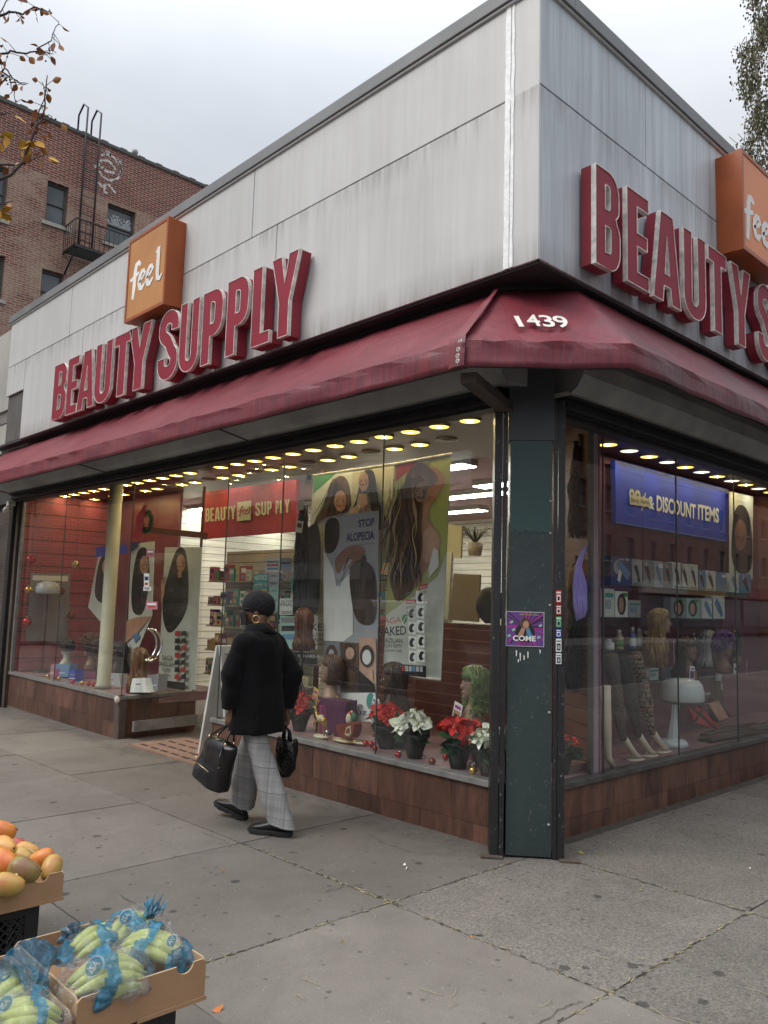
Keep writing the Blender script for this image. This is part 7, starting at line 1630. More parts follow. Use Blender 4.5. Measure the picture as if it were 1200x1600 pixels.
# left window cartons and stand card
for (P, d, c, lb_) in (([(86, 1038), (109, 1038), (106, 1058), (84, 1056)], .3, 'bluel', 'pale blue carton on the floor of the left window'), ([(107, 1048), (118, 1046), (117, 1066), (109, 1064)], .26, 'blue', 'bright blue carton beside the pale blue one'), ([(80, 1038), (87, 1038), (84, 1058), (78, 1056)], .33, 'pink', 'pink and white carton at the left of the blue ones'), ([(207, 1060), (225, 1060), (230, 1082), (202, 1082)], .26, 'white', 'white stand card under the wavy auburn wig'), ([(158, 1052), (186, 1053), (189, 1077), (160, 1073)], .5, 'silver', 'pale card box behind the foot of the cream post'), ([(230, 1055), (248, 1053), (246, 1079), (232, 1080)], .35, 'grey', 'clear plastic tub on the floor near the doorway')):
    a = Art(1, d, -1); a.plate(P, c, .12); cx = sum(q[0] for q in P) / 4; cy = sum(q[1] for q in P) / 4; a.sh([(cx - 4, cy - 3), (cx + 4, cy - 3), (cx + 4, cy - 1), (cx - 4, cy - 1)], 'grey'); a.ln([(cx - 5, cy + 4), (cx + 5, cy + 4)], .5, 'white'); a.done('display_carton', lb_, 'box')

# second hooded dryer, on a stand in the left window
p = at(0, -9.12, 75, 925); T = thing('hooded_dryer', 'white hooded hair dryer on a thin stand before the grey notice', 'hair dryer', (p.x, p.y, .411)); mb = MB()
mb.lathe([(.17, -.03), (.185, 0), (.18, .07), (.14, .13), (.06, .165), (.005, .17)], p, 24, M_PLW); mb.build('hood', None, T); mb = MB(); mb.tube([(p.x, p.y, .45), (p.x, p.y, p.z)], .012, 8, M_BLACK); mb.build('pole', None, T)
mb = MB(); mb.lathe([(.14, 0), (.13, .02), (.02, .03)], (p.x, p.y, .412), 18, M_BLACK); mb.build('base', None, T)
# ------------------------------------------------------------------ the walking person
PO = Vector((-1.62, -.95, gz(-1.62))); fv = Vector((-.975, -.22, 0)).normalized(); lv_ = Vector((-fv.y, fv.x, 0))
def PL(f, l, z): return PO + fv * f + lv_ * l + Vector((0, 0, z))
def toL(v): d = Vector(v) - PO; return (d.dot(fv), d.dot(lv_), d.z)
M_SKIN = pm('skin_brown', (.155, .075, .045), .5, var=.1, scale=30, bump=.1, sss=.03)
PT = thing('person', 'person in black wool coat, charcoal knit hat and plaid trousers walking left past the window', 'person', tuple(PO))
def el_ring(c, a, b, n=24, ux=fv, uy=lv_): return [c + ux * a * math.cos(2 * PI * k / n) + uy * b * math.sin(2 * PI * k / n) for k in range(n)]
LW, RW = Vector((-1.625, -1.165, .815)), Vector((-1.575, -.715, .79)); LE, RE = Vector((-1.60, -1.20, 1.07)), Vector((-1.52, -.70, 1.06)); LS, RS = PL(0, .165, 1.335), PL(0, -.165, 1.335)
HD = Vector((-1.665, -.955, 1.515)); hf = Vector((-.70, -.715, 0)).normalized(); hl = Vector((-hf.y, hf.x, 0))
AR, AL = Vector((-1.80, -.90, .10)), Vector((-1.29, -.93, .10)); KR, KL = Vector((-1.76, -.90, .50)), Vector((-1.50, -.985, .50))
mb = MB()
mb.loft([el_ring(PL(0, 0, z), a, b) for z, a, b in ((.80, .10, .16), (.95, .12, .17), (1.10, .10, .15), (1.25, .11, .17), (1.34, .10, .17), (1.40, .06, .08), (1.43, .052, .052), (1.50, .05, .05))], M_SKIN)
for S_, E_, W__ in ((LS, LE, LW), (RS, RE, RW)): mb.tube([S_, S_.lerp(E_, .5), E_, E_.lerp(W__, .5), W__], [.05, .046, .04, .034, .025], 12, M_SKIN)
for hip, k_, a_ in ((PL(0, .09, .86), KL, AL), (PL(0, -.09, .86), KR, AR)): mb.tube([hip, hip.lerp(k_, .5), k_, k_.lerp(a_, .4), a_], [.085, .075, .055, .05, .036], 12, M_SKIN)
HM = Matrix((( hf.x, hl.x, 0), (hf.y, hl.y, 0), (0, 0, 1)))
mb.ball(HD, .096, .078, .118, 24, 18, M_SKIN, HM); mb.ball(HD + hf * .035 - Vector((0, 0, .065)), .055, .052, .05, 18, 12, M_SKIN, HM)
mb.ball(HD + hf * .100 - Vector((0, 0, .015)), .020, .014, .020, 12, 8, M_SKIN, HM); mb.ball(HD + hf * .088 + Vector((0, 0, .03)), .02, .04, .012, 12, 8, M_SKIN, HM)
mb.ball(HD + hf * .088 - Vector((0, 0, .055)), .014, .024, .010, 12, 8, M_SKIN, HM)
for s_ in (1, -1): mb.ball(HD + hl * .080 * s_ - Vector((0, 0, .012)) - hf * .012, .018, .010, .030, 12, 10, M_SKIN, HM)
def hand(W__, down, fwd, inn):
    # palm hangs from the wrist; four fingers curl inward under the bag handles, thumb closes from the front
    kn = W__ + down * .085
    mb.loft([[W__ + down * t * .088 + fwd * (a * math.cos(2 * PI * k / 16)) + inn * (b * math.sin(2 * PI * k / 16)) for k in range(16)] for t, a, b in ((-.1, .024, .020), (.2, .028, .020), (.6, .038, .018), (1.0, .040, .015))], M_SKIN)
    for i, (o, L_) in enumerate(((.030, .92), (.010, 1.0), (-.010, .95), (-.029, .78))):
        b = kn + fwd * o; mb.tube([b - down * .02, b + down * .012 * L_ - inn * .002, b + down * .030 * L_ + inn * .010, b + down * .034 * L_ + inn * .030 * L_, b + down * .016 + inn * .040 * L_, b - down * .004 + inn * .034], [.0105, .0100, .0095, .009, .0085, .007], 9, M_SKIN)
    t0 = W__ + down * .03 + fwd * .026; mb.tube([t0, t0 + fwd * .020 + down * .022 + inn * .010, t0 + fwd * .016 + down * .048 + inn * .026, t0 + fwd * .002 + down * .060 + inn * .036], [.014, .012, .0105, .008], 9, M_SKIN)
dn = Vector((0, 0, -1)); hand(LW, (dn + fv * .12).normalized(), fv, -lv_); hand(RW, dn, fv, lv_)
b = mb.build('body', None, PT); remesh(b, .0052, 2)
# coat
def m_wool(name, col):
    s = NT(name); v = s.pos((1, 1, 1), True); c = s.ramp(s.noise(v, 60, 4, .8), [(.35, tuple(x * .6 for x in col)), (.7, tuple(x * 1.6 for x in col))])
    s.bsdf(c, .95, 0, s.bump(s.noise(v, 160, 3, .8), .5, .004), .15, sheen=.06); return s.m
M_WOOL = m_wool('black_wool', (.0065, .0065, .0075)); M_KNIT = m_wool('charcoal_knit', (.022, .021, .023))
mb = MB()
R24 = 36; prof = [(.665, .172, .218, -.012), (.70, .178, .224, -.012), (.85, .170, .218, -.008), (1.0, .150, .212, .0), (1.12, .146, .208, -.005), (1.24, .142, .215, -.01), (1.32, .128, .215, -.01), (1.375, .100, .165, -.005), (1.41, .078, .105, .0), (1.44, .070, .080, .01)]
rings = []
for z, a, b_, sh in prof:
    rr = []
    for k in range(R24):
        t = 2 * PI * k / R24; fo = .010 * max(0, (1.2 - z)) / .5 * math.sin(t * 5 + z * 2.5) + .006 * noise.noise(Vector((math.cos(t) * 2, math.sin(t) * 2, z * 5)))
        rr.append(PL(sh + (a + fo) * math.cos(t), (b_ + fo) * math.sin(t), z))
    rings.append(rr)
mb.loft(rings, M_WOOL)
def sleeve(S_, E_, W__, o):
    P = []; Rr = []
    for i in range(15):
        t = i / 14; q = S_.lerp(E_, t * 2) if t < .5 else E_.lerp(W__, t * 2 - 1); P.append(q + lv_ * o * .004 * math.sin(t * 17)); Rr.append(.078 - .016 * t + .004 * math.sin(t * 26) + (.004 if t > .85 else 0))
    P[0] = P[0] - lv_ * o * .01 + Vector((0, 0, -.01)); mb.tube(P, Rr, 18, M_WOOL)
sleeve(PL(0, .155, 1.325), LE, LW + Vector((0, 0, .02)), 1); sleeve(PL(0, -.155, 1.325), RE, RW + Vector((0, 0, .02)), -1)
mb.ball(PL(-.01, .13, 1.315), .095, .09, .075, m=M_WOOL); mb.ball(PL(-.01, -.13, 1.315), .095, .09, .075, m=M_WOOL)
c = mb.build('coat', None, PT); remesh(c, .009, 3)
for v in c.data.vertices:
    p = v.co; f_ = noise.noise(Vector((p.x * 7, p.y * 7, p.z * 3.2 + 3))) * .010 + noise.noise(Vector((p.x * 16, p.y * 16, p.z * 9))) * .0045; v.co = p + v.normal * f_
c.data.update()
mb = MB(); rings = []
for z, a, b_, f_ in ((1.395, .090, .100, .005), (1.41, .078, .085, .010), (1.435, .066, .070, .018), (1.442, .074, .078, .018), (1.42, .094, .098, .010), (1.385, .115, .130, .0), (1.372, .113, .128, .0)):
    rings.append([PL(f_ + (a + .004 * math.sin(5 * t)) * math.cos(t), (b_ + .004 * math.cos(4 * t)) * math.sin(t), z - (.03 if math.cos(t) > .8 else 0) + .004 * math.sin(3 * t)) for t in [2 * PI * k / 30 for k in range(30)]])
mb.loft(rings, M_WOOL, cap=False); cl_ = mb.build('collar', None, PT, fixn=True); q = cl_.modifiers.new('s', 'SOLIDIFY'); q.thickness = .006
# trousers
def m_plaid():
    s = NT('glen_plaid'); g = s.n('ShaderNodeTexCoord').outputs['Object']; sx = s.n('ShaderNodeSeparateXYZ'); s.l(g, sx.inputs[0])
    h = s.math('ADD', s.math('MULTIPLY', sx.outputs['X'], .7), s.math('MULTIPLY', sx.outputs['Y'], .75)); z = sx.outputs['Z']
    z = s.math('ADD', z, s.math('MULTIPLY', h, .12))
    def band(x, f, th): return s.ramp(s.math('FRACT', s.math('MULTIPLY', x, f)), [(0, 0.0), (th, 1.0)], True)
    A, B = band(h, 15, .52), band(z, 13, .5)
    fa, fb = band(h, 190, .5), band(z, 170, .5)
    fine = s.math('MULTIPLY', s.math('ADD', s.math('MULTIPLY', A, s.math('SUBTRACT', fa, .5)), s.math('MULTIPLY', B, s.math('SUBTRACT', fb, .5))), .5)
    val = s.math('ADD', s.math('ADD', .5, fine), s.math('MULTIPLY', s.math('ADD', A, B), -.10))
    ln_ = s.math('MAXIMUM', s.math('SUBTRACT', 1, band(h, 7.5, .045)), s.math('SUBTRACT', 1, band(z, 6.5, .03)))
    c = s.ramp(val, [(.12, (.06, .06, .065)), (.45, (.23, .225, .225)), (.8, (.58, .57, .56))]); c = s.mix(s.math('MULTIPLY', ln_, .45), c, (.04, .045, .05))
    s.bsdf(c, .9, 0, s.bump(s.noise(s.pos((1, 1, .5), True), 14, 4), .35, .02), .15, sheen=.1); return s.m
M_PLAID = m_plaid()
def leg_mb(hip, k_, a_, nm, seed):
    n = 16; rr = []
    for i in range(n + 1):
        t = i / n; q = hip.lerp(k_, t / .52) if t < .52 else k_.lerp(a_, (t - .52) / .48)
        R_ = .104 - .014 * math.sin(PI * min(1, t * 1.3)) - (.016 * t)
        ring = []
        for k in range(30):
            a = 2 * PI * k / 30; fo = .010 * math.sin(a * 3 + t * 5 + seed) * (.3 + t) + .008 * math.sin(t * 30 + a + seed) * (1 if t > .8 else .25)
            ring.append(q + fv * (R_ + fo) * math.cos(a) * 1.08 + lv_ * (R_ + fo) * math.sin(a) * .92 - Vector((0, 0, .02 * math.cos(a) * (-1) if t > .95 else 0)))
        rr.append(ring)
    m_ = MB(); m_.loft(rr, M_PLAID, True, False); return m_
leg_mb(PL(-.0, .075, .80), KL, AL + Vector((0, 0, -.035)), 'l', 0).build('trouser_leg', None, PT); leg_mb(PL(.0, -.085, .80), KR, AR + Vector((0, 0, -.015)), 'r', 2).build('trouser_leg', None, PT)
# shoes
M_SHO = pm('black_shoe', (.010, .010, .011), .35, var=.3, bump=.2); M_SOLE = pm('black_sole', (.014, .014, .015), .7, bump=.3)
def shoe(heel, toe, lift):
    d = (toe - heel); L_ = d.length; d.normalize(); s_ = Vector((-d.y, d.x, 0)).normalized(); u = d.cross(s_) * -1 if d.cross(s_).z < 0 else d.cross(s_)
    mb = MB(); st = [(-.02, .026, .03), (.02, .036, .075), (.08, .038, .090), (.14, .040, .070), (.20, .046, .052), (.25, .044, .040), (.285, .026, .024)]
    mb.loft([[heel + d * x + s_ * w_ * math.cos(t) + u * (.022 + (h * .5) * (1 + math.sin(t))) for t in [2 * PI * k / 16 for k in range(16)]] for x, w_, h in st], M_SHO); o = mb.build('shoe', None, PT)
    mb = MB(); mb.loft([[heel + d * x + s_ * w_ * sg + u * z for sg, z in ((-1, 0 + e), (1, 0 + e), (1.0, .034), (-1.0, .034))] for x, w_, e in ((-.028, .026, .004), (0, .038, 0), (.07, .040, 0), (.10, .036, .010), (.14, .042, .0), (.21, .050, 0), (.265, .042, .006), (.295, .024, .016))], M_SOLE, False); mb.build('sole', None, o, bevel=.004)
zf = gz(-1.3); shoe(Vector((-1.245, -.905, zf + .002)), Vector((-1.47, -1.04, zf + .002)), 0); shoe(Vector((-1.80, -.90, zf + .0)), Vector((-2.06, -.96, zf + .055)), .05)
# hat, mask, glasses, earring
mb = MB(); HU = Vector((0, 0, 1)); q = HM
mb.ball(HD + HU * .045 - hf * .012, .122, .104, .105, 28, 18, M_KNIT, HM, jitter=.06); mb.ball(HD + HU * .02 - hf * .055, .078, .088, .075, 24, 14, M_KNIT, HM, jitter=.1)
h_ = mb.build('knit_hat', None, PT); remesh(h_, .007, 2)
mb = MB()
mb.grid(lambda u, v: HD + HM @ Vector((.107 * math.cos((u - .5) * 1.7) - .004 + .020 * math.exp(-((u - .5) / .16) ** 2), .083 * math.sin((u - .5) * 2.1) , -.012 - .095 * v)) + hf * (-.012 * v), 16, 8, flat('mask_black', (.008, .008, .009), .85))
m_ = mb.build('face_mask', None, PT); q = m_.modifiers.new('s', 'SOLIDIFY'); q.thickness = .003
mb = MB(); mb.tube([HD + hf * .072 + hl * .070 - HU * .02, HD + hl * .086 - HU * .0], .0015, 5, M_BLACK); mb.tube([HD + hf * .065 + hl * .072 - HU * .07, HD + hl * .084 - HU * .035], .0015, 5, M_BLACK); mb.build('ear_loop', None, PT)
mb = MB()
for s_ in (1, -1):
    c_ = HD + hf * .100 + hl * .034 * s_ + HU * .012; mb.tube([c_ + hl * .024 * math.cos(t) + HU * .019 * math.sin(t) for t in [2 * PI * k / 18 for k in range(18)]], .0025, 6, M_BLACK, closed=True); mb.tube([c_ + hl * .024 * s_, HD + hl * .082 * s_ + hf * .06 + HU * .014, HD + hl * .085 * s_ - hf * .005 + HU * .012], .0025, 6, M_BLACK)
mb.build('glasses', None, PT)
M_ER = pm('gold_hoop', (.65, .42, .2), .2, metal=.9, var=.05); mb = MB(); ec = HD + hl * .094 - hf * .012 - HU * .062
mb.tube([ec + hf * .027 * math.cos(t) + HU * .027 * math.sin(t) for t in [2 * PI * k / 24 for k in range(24)]], .0032, 8, M_ER, closed=True); mb.build('hoop_earring', None, PT)
# leather handbag
M_LEA = pm('black_leather', (.012, .011, .012), .28, var=.3, scale=9, bump=.5, bscale=9, dist=.02); M_HW = pm('gold_hardware', (.6, .45, .25), .25, metal=.9)
T = thing('handbag', 'bulky black leather handbag with gold fittings hanging from the left hand', 'handbag', (-1.75, -1.19, .24)); mb = MB()
by = -1.185; q4 = [(-1.985, .335), (-1.64, .245), (-1.515, .565), (-1.845, .615)]; rings = []
for i in range(13):
    t = i / 12; a = Vector((q4[0][0] + (q4[3][0] - q4[0][0]) * t, 0, q4[0][1] + (q4[3][1] - q4[0][1]) * t)); b_ = Vector((q4[1][0] + (q4[2][0] - q4[1][0]) * t, 0, q4[1][1] + (q4[2][1] - q4[1][1]) * t))
    th = .085 - .045 * t + .008 * math.sin(t * 9); rr = []; ctr = (a + b_) / 2; hw = (b_ - a) / 2
    for k in range(28):
        an = 2 * PI * k / 28; cx = math.copysign(abs(math.cos(an)) ** .6, math.cos(an)); sy = math.copysign(abs(math.sin(an)) ** .7, math.sin(an))
        p = ctr + hw * cx * (1 + .03 * math.sin(t * 7 + k)) + Vector((0, by + th * sy, 0)); n_ = noise.noise(Vector((p.x * 9, p.y * 9, p.z * 9))) * .02; rr.append(p + Vector((0, n_ * sy, n_ * .4)))
    rings.append(rr)
mb.loft(rings, M_LEA); mb.build('bag_body', None, T)
hp = LW + (dn + fv * .12).normalized() * .108 - lv_ * .022
for yo in (-.035, .035):
    mb = MB(); a = Vector((-1.80, by + yo, .61)); c_ = Vector((-1.59, by + yo, .58)); pk = hp + Vector((0, yo * .15, 0)); mb.tube([a, a.lerp(pk, .55) + Vector((-.02, 0, 0)), pk + Vector((-.03, 0, -.004)), pk + Vector((.03, 0, -.004)), c_.lerp(pk, .55) + Vector((.015, 0, 0)), c_], .007, 8, M_LEA); mb.build('handle', None, T)
    for p in (a, c_): mb = MB(); mb.lathe([(.007, -.012), (.009, 0), (.006, .012)], p, 10, M_HW); mb.build('fitting', None, T)
mb = MB(); mb.tube([(-1.93, by - .088, .47), (-1.85, by - .09, .455)], .004, 6, M_HW); mb.tube([(-1.93, by - .094, .44), (-1.70, by - .092, .385)], .003, 6, M_HW); mb.build('zip', None, T)
mb = MB(); mb.tube([(-1.60, by - .05, .57), (-1.57, by - .09, .50), (-1.56, by - .095, .44)], [.006, .007, .005], 8, M_LEA); mb.ball((-1.56, by - .095, .43), .012, m=M_LEA); mb.build('hanging_tab', None, T)
# plastic bag
M_PLB = pm('black_plastic', (.008, .008, .009), .18, var=.2, bump=.9, bscale=14, dist=.03); T = thing('plastic_bag', 'thin black plastic bag hanging from the right hand of the person', 'plastic bag', (-1.585, -.69, .30)); rings = []
for z, a in ((.30, .02), (.315, .06), (.36, .095), (.43, .11), (.50, .108), (.555, .10), (.575, .085)):
    rings.append([Vector((-1.585 + a * math.cos(t) * (1 + .12 * math.sin(5 * t + z * 20)), -.69 + a * .55 * math.sin(t) * (1 + .2 * math.cos(4 * t + z * 30)), z + .012 * math.sin(4 * t))) for t in [2 * PI * k / 40 for k in range(40)]])
mb = MB(); mb.loft(rings, M_PLB); mb.build('bag_body', None, T, fixn=True); hp = RW + dn * .108 + lv_ * .022
for xo in (-.045, .04):
    mb = MB(); P = [Vector((-1.585 + xo, -.69, .56)), Vector((-1.585 + xo * .7, -.69, .63)), hp + Vector((xo * .2, 0, -.003))]
    for k in range(3): mb.tube([p + Vector((.006 * (k - 1), .004 * math.sin(k * 2), 0)) for p in P], [.016, .010, .007], 7, M_PLB)
    mb.build('handle', None, T)
# A-frame board behind the person
M_WPL = pm('white_plastic_board', (.60, .61, .58), .5, var=.1, obj=False); T = thing('a_frame_sign', 'white plastic A frame sidewalk sign half hidden behind the person', 'sidewalk sign', (-4.0, .2, -.045))
for s_ in (1, -1):
    mb = MB()
    def AP(u, v, o): return Vector((-4.0 + s_ * (.25 * (1 - v) + .012 + o), .20 + u * .60, -.045 + v * 1.15))
    def slab(u0, v0, u1, v1, o0, o1, m):
        mb.mesh([AP(u, v, o) for u, v, o in ((u0, v0, o0), (u1, v0, o0), (u1, v1, o0), (u0, v1, o0), (u0, v0, o1), (u1, v0, o1), (u1, v1, o1), (u0, v1, o1))], [(0, 1, 2, 3), (4, 5, 6, 7), (0, 1, 5, 4), (1, 2, 6, 5), (2, 3, 7, 6), (3, 0, 4, 7)], m)
    slab(0, 0, .08, 1, .0, .035, M_WPL); slab(.92, 0, 1, 1, 0, .035, M_WPL); slab(.08, .93, .92, 1, 0, .035, M_WPL); slab(.08, .16, .92, .22, 0, .035, M_WPL); slab(.08, .22, .92, .93, .008, .02, M_WPL)
    mb.build('board', None, T, bevel=.004); mb = MB(); slab(.10, .24, .90, .86, .021, .024, C_['pale']); slab(.10, .24, .90, .40, .0245, .026, C_['magn']); slab(.10, .40, .90, .47, .0245, .026, C_['green'])
    if s_ == 1:
        SF = AP; mb.text(SF, 'WE SELL', .14, .66, .12, .72, C_['black'], .025, .001, bold=.02); mb.text(SF, 'FLAT IRON', .14, .50, .11, .72, C_['magn'], .025, .001, bold=.02)
    mb.build('poster', None, T)
# ------------------------------------------------------------------ fruit stand at the lower left
M_KR = pm('kraft_board', (.36, .215, .115), .85, var=.08, scale=9, obj=False, bump=.25, bscale=60); M_KRE = pm('kraft_edge', (.46, .33, .20), .9, obj=False)
def fruit_box(name, label, x0, x1, y0, y1, z0, z1, notch_x1=(), notch_y1=()):
    T = thing(name, label, 'box', ((x0 + x1) / 2, (y0 + y1) / 2, z0)); t = .006
    def wall(fr, L_, notches, nm='side_wall'):
        top = []; 
        for c, w_ in notches: top += [(c - w_, z1 - z0)] + [(c - w_ * math.cos(PI * k / 8), z1 - z0 - .028 * math.sin(PI * k / 8)) for k in range(1, 8)] + [(c + w_, z1 - z0)]
        rc_ = [(0, .0), (L_, .0), (L_, z1 - z0 - .012), (L_ - .012, z1 - z0)] + top[::-1] + [(.012, z1 - z0), (0, z1 - z0 - .012)]
        mb = MB(); mb.prism(rc_, -t, 0, fr, M_KR, M_KRE); mb.build(nm, None, T)
    wall(frame((x1, y0, z0), (0, 1, 0), (1, 0, 0)), y1 - y0, notch_x1); wall(frame((x0 + t, y0, z0), (0, 1, 0), (1, 0, 0)), y1 - y0, notch_y1)
    wall(frame((x0 + .006, y1, z0), (1, 0, 0), (0, 1, 0)), x1 - x0 - .012, ()); wall(frame((x0 + .006, y0 + t, z0), (1, 0, 0), (0, 1, 0)), x1 - x0 - .012, ())
    mb = MB(); mb.box((x0 + .007, y0 + .007, z0), (x1 - .007, y1 - .007, z0 + .008), M_KR); mb.build('bottom', None, T)
    mb = MB(); mb.box((x1 + .0005, y0 + (y1 - y0) * .45, z0 - .006), (x1 + .005, y1 + .004, z0 + .006), M_KR); mb.build('bottom_flap', None, T); return T
M_CRT = pm('crate_plastic', (.012, .012, .014), .4, var=.3, obj=False)
def milk_crate(label, x0, x1, y0, y1, z0, z1, txt=False):
    T = thing('milk_crate', label, 'crate', ((x0 + x1) / 2, (y0 + y1) / 2, z0)); mb = MB(); e = .035
    for x in (x0, x1 - .012):
        for a, b, y in ((y0, y0 + e * 1.6, y0), (y1 - e * 1.6, y1, y1 - .012)):
            mb = MB(); mb.box((x, a, z0), (x + .012, b, z1), M_CRT); c, d = (x0 + .012, x0 + e * 1.6) if x == x0 else (x1 - e * 1.6, x1 - .012); mb.box((c, y, z0), (d, y + .012, z1), M_CRT); mb.build('corner_post', None, T)
    mb = MB()
    for za, zb in ((z0, z0 + .03), (z1 - .04, z1)):
        mb.box((x0 + .001, y0 + e * 1.6, za), (x0 + .011, y1 - e * 1.6, zb), M_CRT); mb.box((x1 - .011, y0 + e * 1.6, za), (x1 - .001, y1 - e * 1.6, zb), M_CRT); mb.box((x0 + e * 1.6, y0 + .001, za), (x1 - e * 1.6, y0 + .011, zb), M_CRT); mb.box((x0 + e * 1.6, y1 - .011, za), (x1 - e * 1.6, y1 - .001, zb), M_CRT)
    mb.build('rims', None, T); mb = MB()
    def lattice(fr, L_):
        a0, a1 = e * 1.6, L_ - e * 1.6; h0, h1 = z0 + .03, z1 - .04; H = h1 - h0; s_ = .034; n = int((a1 - a0 + H) / s_) + 1
        for sg in (1, -1):
            for k in range(-int(H / s_) - 1, n):
                u = a0 + k * s_; ua_, ub_ = (u, u + H) if sg > 0 else (u + H, u); va, vb = h0, h1
                # clip to the opening
                def cl(u, v, U, V, lim, low):
                    if (low and u < lim) or (not low and u > lim):
                        if abs(U - u) < 1e-6: return None
                        t = (lim - u) / (U - u)
                        if t < 0 or t > 1: return None
                        return (lim, v + (V - v) * t)
                    return (u, v)
                A = cl(ua_, va, ub_, vb, a0, True); A = A and cl(*A, ub_, vb, a1, False); B = A and cl(ub_, vb, *A, a1, False); B = B and cl(*B, *A, a0, True)
                if A and B and math.hypot(A[0] - B[0], A[1] - B[1]) > .01: mb.prism(thick([A, B], .0035), -.009 + (.001 if sg > 0 else 0), -.003 + (.001 if sg > 0 else 0), fr, M_CRT)
    lattice(frame((x1, y0, 0), (0, 1, 0), (1, 0, 0)), y1 - y0); lattice(frame((x0 + .012, y0, 0), (0, 1, 0), (1, 0, 0)), y1 - y0); lattice(frame((x0, y1, 0), (1, 0, 0), (0, 1, 0)), x1 - x0)
    lattice(frame((x0, y0, 0), (1, 0, 0), (0, -1, 0)), x1 - x0); mb.build('lattice_sides', None, T)
    mb = MB(); mb.box((x0 + .012, y0 + .012, z0 + .002), (x1 - .012, y1 - .012, z0 + .01), M_CRT); mb.build('bottom', None, T)
    if txt:
        F = frame((x1, y1 - .05, z0), (0, 1, 0), (1, 0, 0)); mb = MB()
        for i, t_ in enumerate(('DAIRY', 'FARM', 'S.I.')): mb.text(F, t_, .004, .165 - i * .022, .014, .036, C_['yellow'], .0008, .0004)
        mb.build('printed_text', None, T)
milk_crate('black lattice crate under the mango box', -.50, -.13, -3.40, -3.03, .0, .335, True); milk_crate('black lattice crate under the bananas at the bottom edge', .58, .965, -3.40, -3.02, .0, .33)
milk_crate('black crate under the second banana box in the bottom left corner', .58, .965, -3.80, -3.44, 0, .30); milk_crate('black crate under the farther mango box', -.98, -.60, -3.40, -3.03, 0, .335)
fruit_box('fruit_box', 'open cardboard box of mangoes at the left edge', -.53, -.11, -3.55, -2.945, .338, .447, notch_x1=((.51, .032),))
fruit_box('fruit_box', 'farther cardboard box of mangoes behind the first at the left edge', -1.0, -.57, -3.55, -2.945, .338, .447)
fruit_box('fruit_box', 'open cardboard box holding the bags of green bananas', .49, .99, -3.355, -2.935, .333, .452, notch_x1=((.11, .04), (.345, .03)), notch_y1=((.30, .03),))
fruit_box('fruit_box', 'cardboard box with more bagged bananas in the bottom left corner', .50, 1.0, -3.80, -3.372, .303, .425)
mb = MB(); mb.mesh([(.60, -3.34, .353), (.80, -3.30, .372), (.78, -3.05, .356), (.55, -3.10, .347), (.52, -3.25, .36)], [(0, 1, 2), (0, 2, 3), (0, 3, 4)], M_KR); mb.build('loose_flap', None, None, 'loose kraft paper flap lying inside the main banana box', 'cardboard')
def m_mango(name, c1, c2, c3):
    s = NT(name); v = s.pos((1, 1, 1), True); sx = s.n('ShaderNodeSeparateXYZ'); s.l(v, sx.inputs[0])
    f = s.math('ADD', s.math('MULTIPLY', s.math('ADD', sx.outputs['X'], s.math('MULTIPLY', sx.outputs['Z'], .8)), 6.0), s.math('SUBTRACT', s.math('MULTIPLY', s.noise(v, 12, 3), 1.3), .42))
    c = s.ramp(f, [(.12, c1), (.5, c2), (.85, c3)]); d = s.ramp(s.noise(v, 140, 2, .8), [(.68, 0.0), (.74, 1.0)]); c = s.mix(s.math('MULTIPLY', d, .35), c, (.10, .06, .03))
    s.bsdf(c, .36, 0, s.bump(s.noise(v, 60, 2), .06, .002), .5); return s.m
MM = {'or': m_mango('mango_orange', (.66, .30, .03), (.66, .22, .05), (.56, .08, .05)), 'ye': m_mango('mango_yellow', (.62, .30, .07), (.66, .36, .10), (.58, .20, .07)), 'pu': m_mango('mango_purple', (.30, .28, .06), (.24, .15, .06), (.20, .075, .065)), 'gr': m_mango('mango_green_red', (.48, .38, .09), (.50, .28, .08), (.45, .08, .06)), 'rd': m_mango('mango_red', (.45, .12, .06), (.42, .07, .06), (.35, .04, .05))}
def mango(x, y, z, k, rx, ry, rot, label, tilt=0, sticker=None):
    p = GR(x, y, z); T = thing('mango', label, 'mango', tuple(p - Vector((0, 0, ry))), 'mangoes in the cardboard boxes'); Rm = Matrix.Rotation(rot, 3, 'Z') @ Matrix.Rotation(tilt, 3, 'Y')
    mb = MB(); rings = []; N = 16
    for i in range(1, N):
        a = PI * i / N; xx = -math.cos(a) * rx; r_ = math.sin(a) ** .9 * ry * (1 + .10 * math.cos(a)); rings.append([p + Rm @ Vector((xx, r_ * math.cos(t) * .92, r_ * math.sin(t) + .006 * math.sin(a * 2))) for t in [2 * PI * k / 24 for k in range(24)]])
    mb.loft(rings, MM[k]); b = mb.build('fruit', None, T); b.data.transform(Matrix.Translation((0, 0, -ry))); b.location = (0, 0, ry)
    e = p + Rm @ Vector((rx * .98, 0, .004)); mb = MB(); mb.lathe([(.006, -.002), (.004, .003), (.002, .005)], e, 8, C_['hair'], axis=Rm @ Vector((1, 0, 0))); mb.build('stem_scar', None, T)
    if sticker:
        d = (CAM - p).normalized(); d = (d + RT * sticker[0] + UP * sticker[1]).normalized(); mb = MB(); mb.lathe([(.010, 0), (.010, .001)], p + d * ry * 1.02, 12, C_['white'], axis=d, sx=.8); mb.build('sticker', None, T)
mango(4, 1299, .475, 'or', .062, .048, 1.2, 'orange red mango on the farther box at the left edge')
mango(8, 1323, .475, 'ye', .062, .043, .3, 'pale yellow speckled mango behind the large orange one')
mango(4, 1346, .475, 'or', .070, .052, .5, 'large orange mango with a red shoulder at the left edge')
mango(38, 1360, .470, 'pu', .066, .052, .95, 'big purple and green mango with a white sticker', .1, sticker=(-.55, -.35))
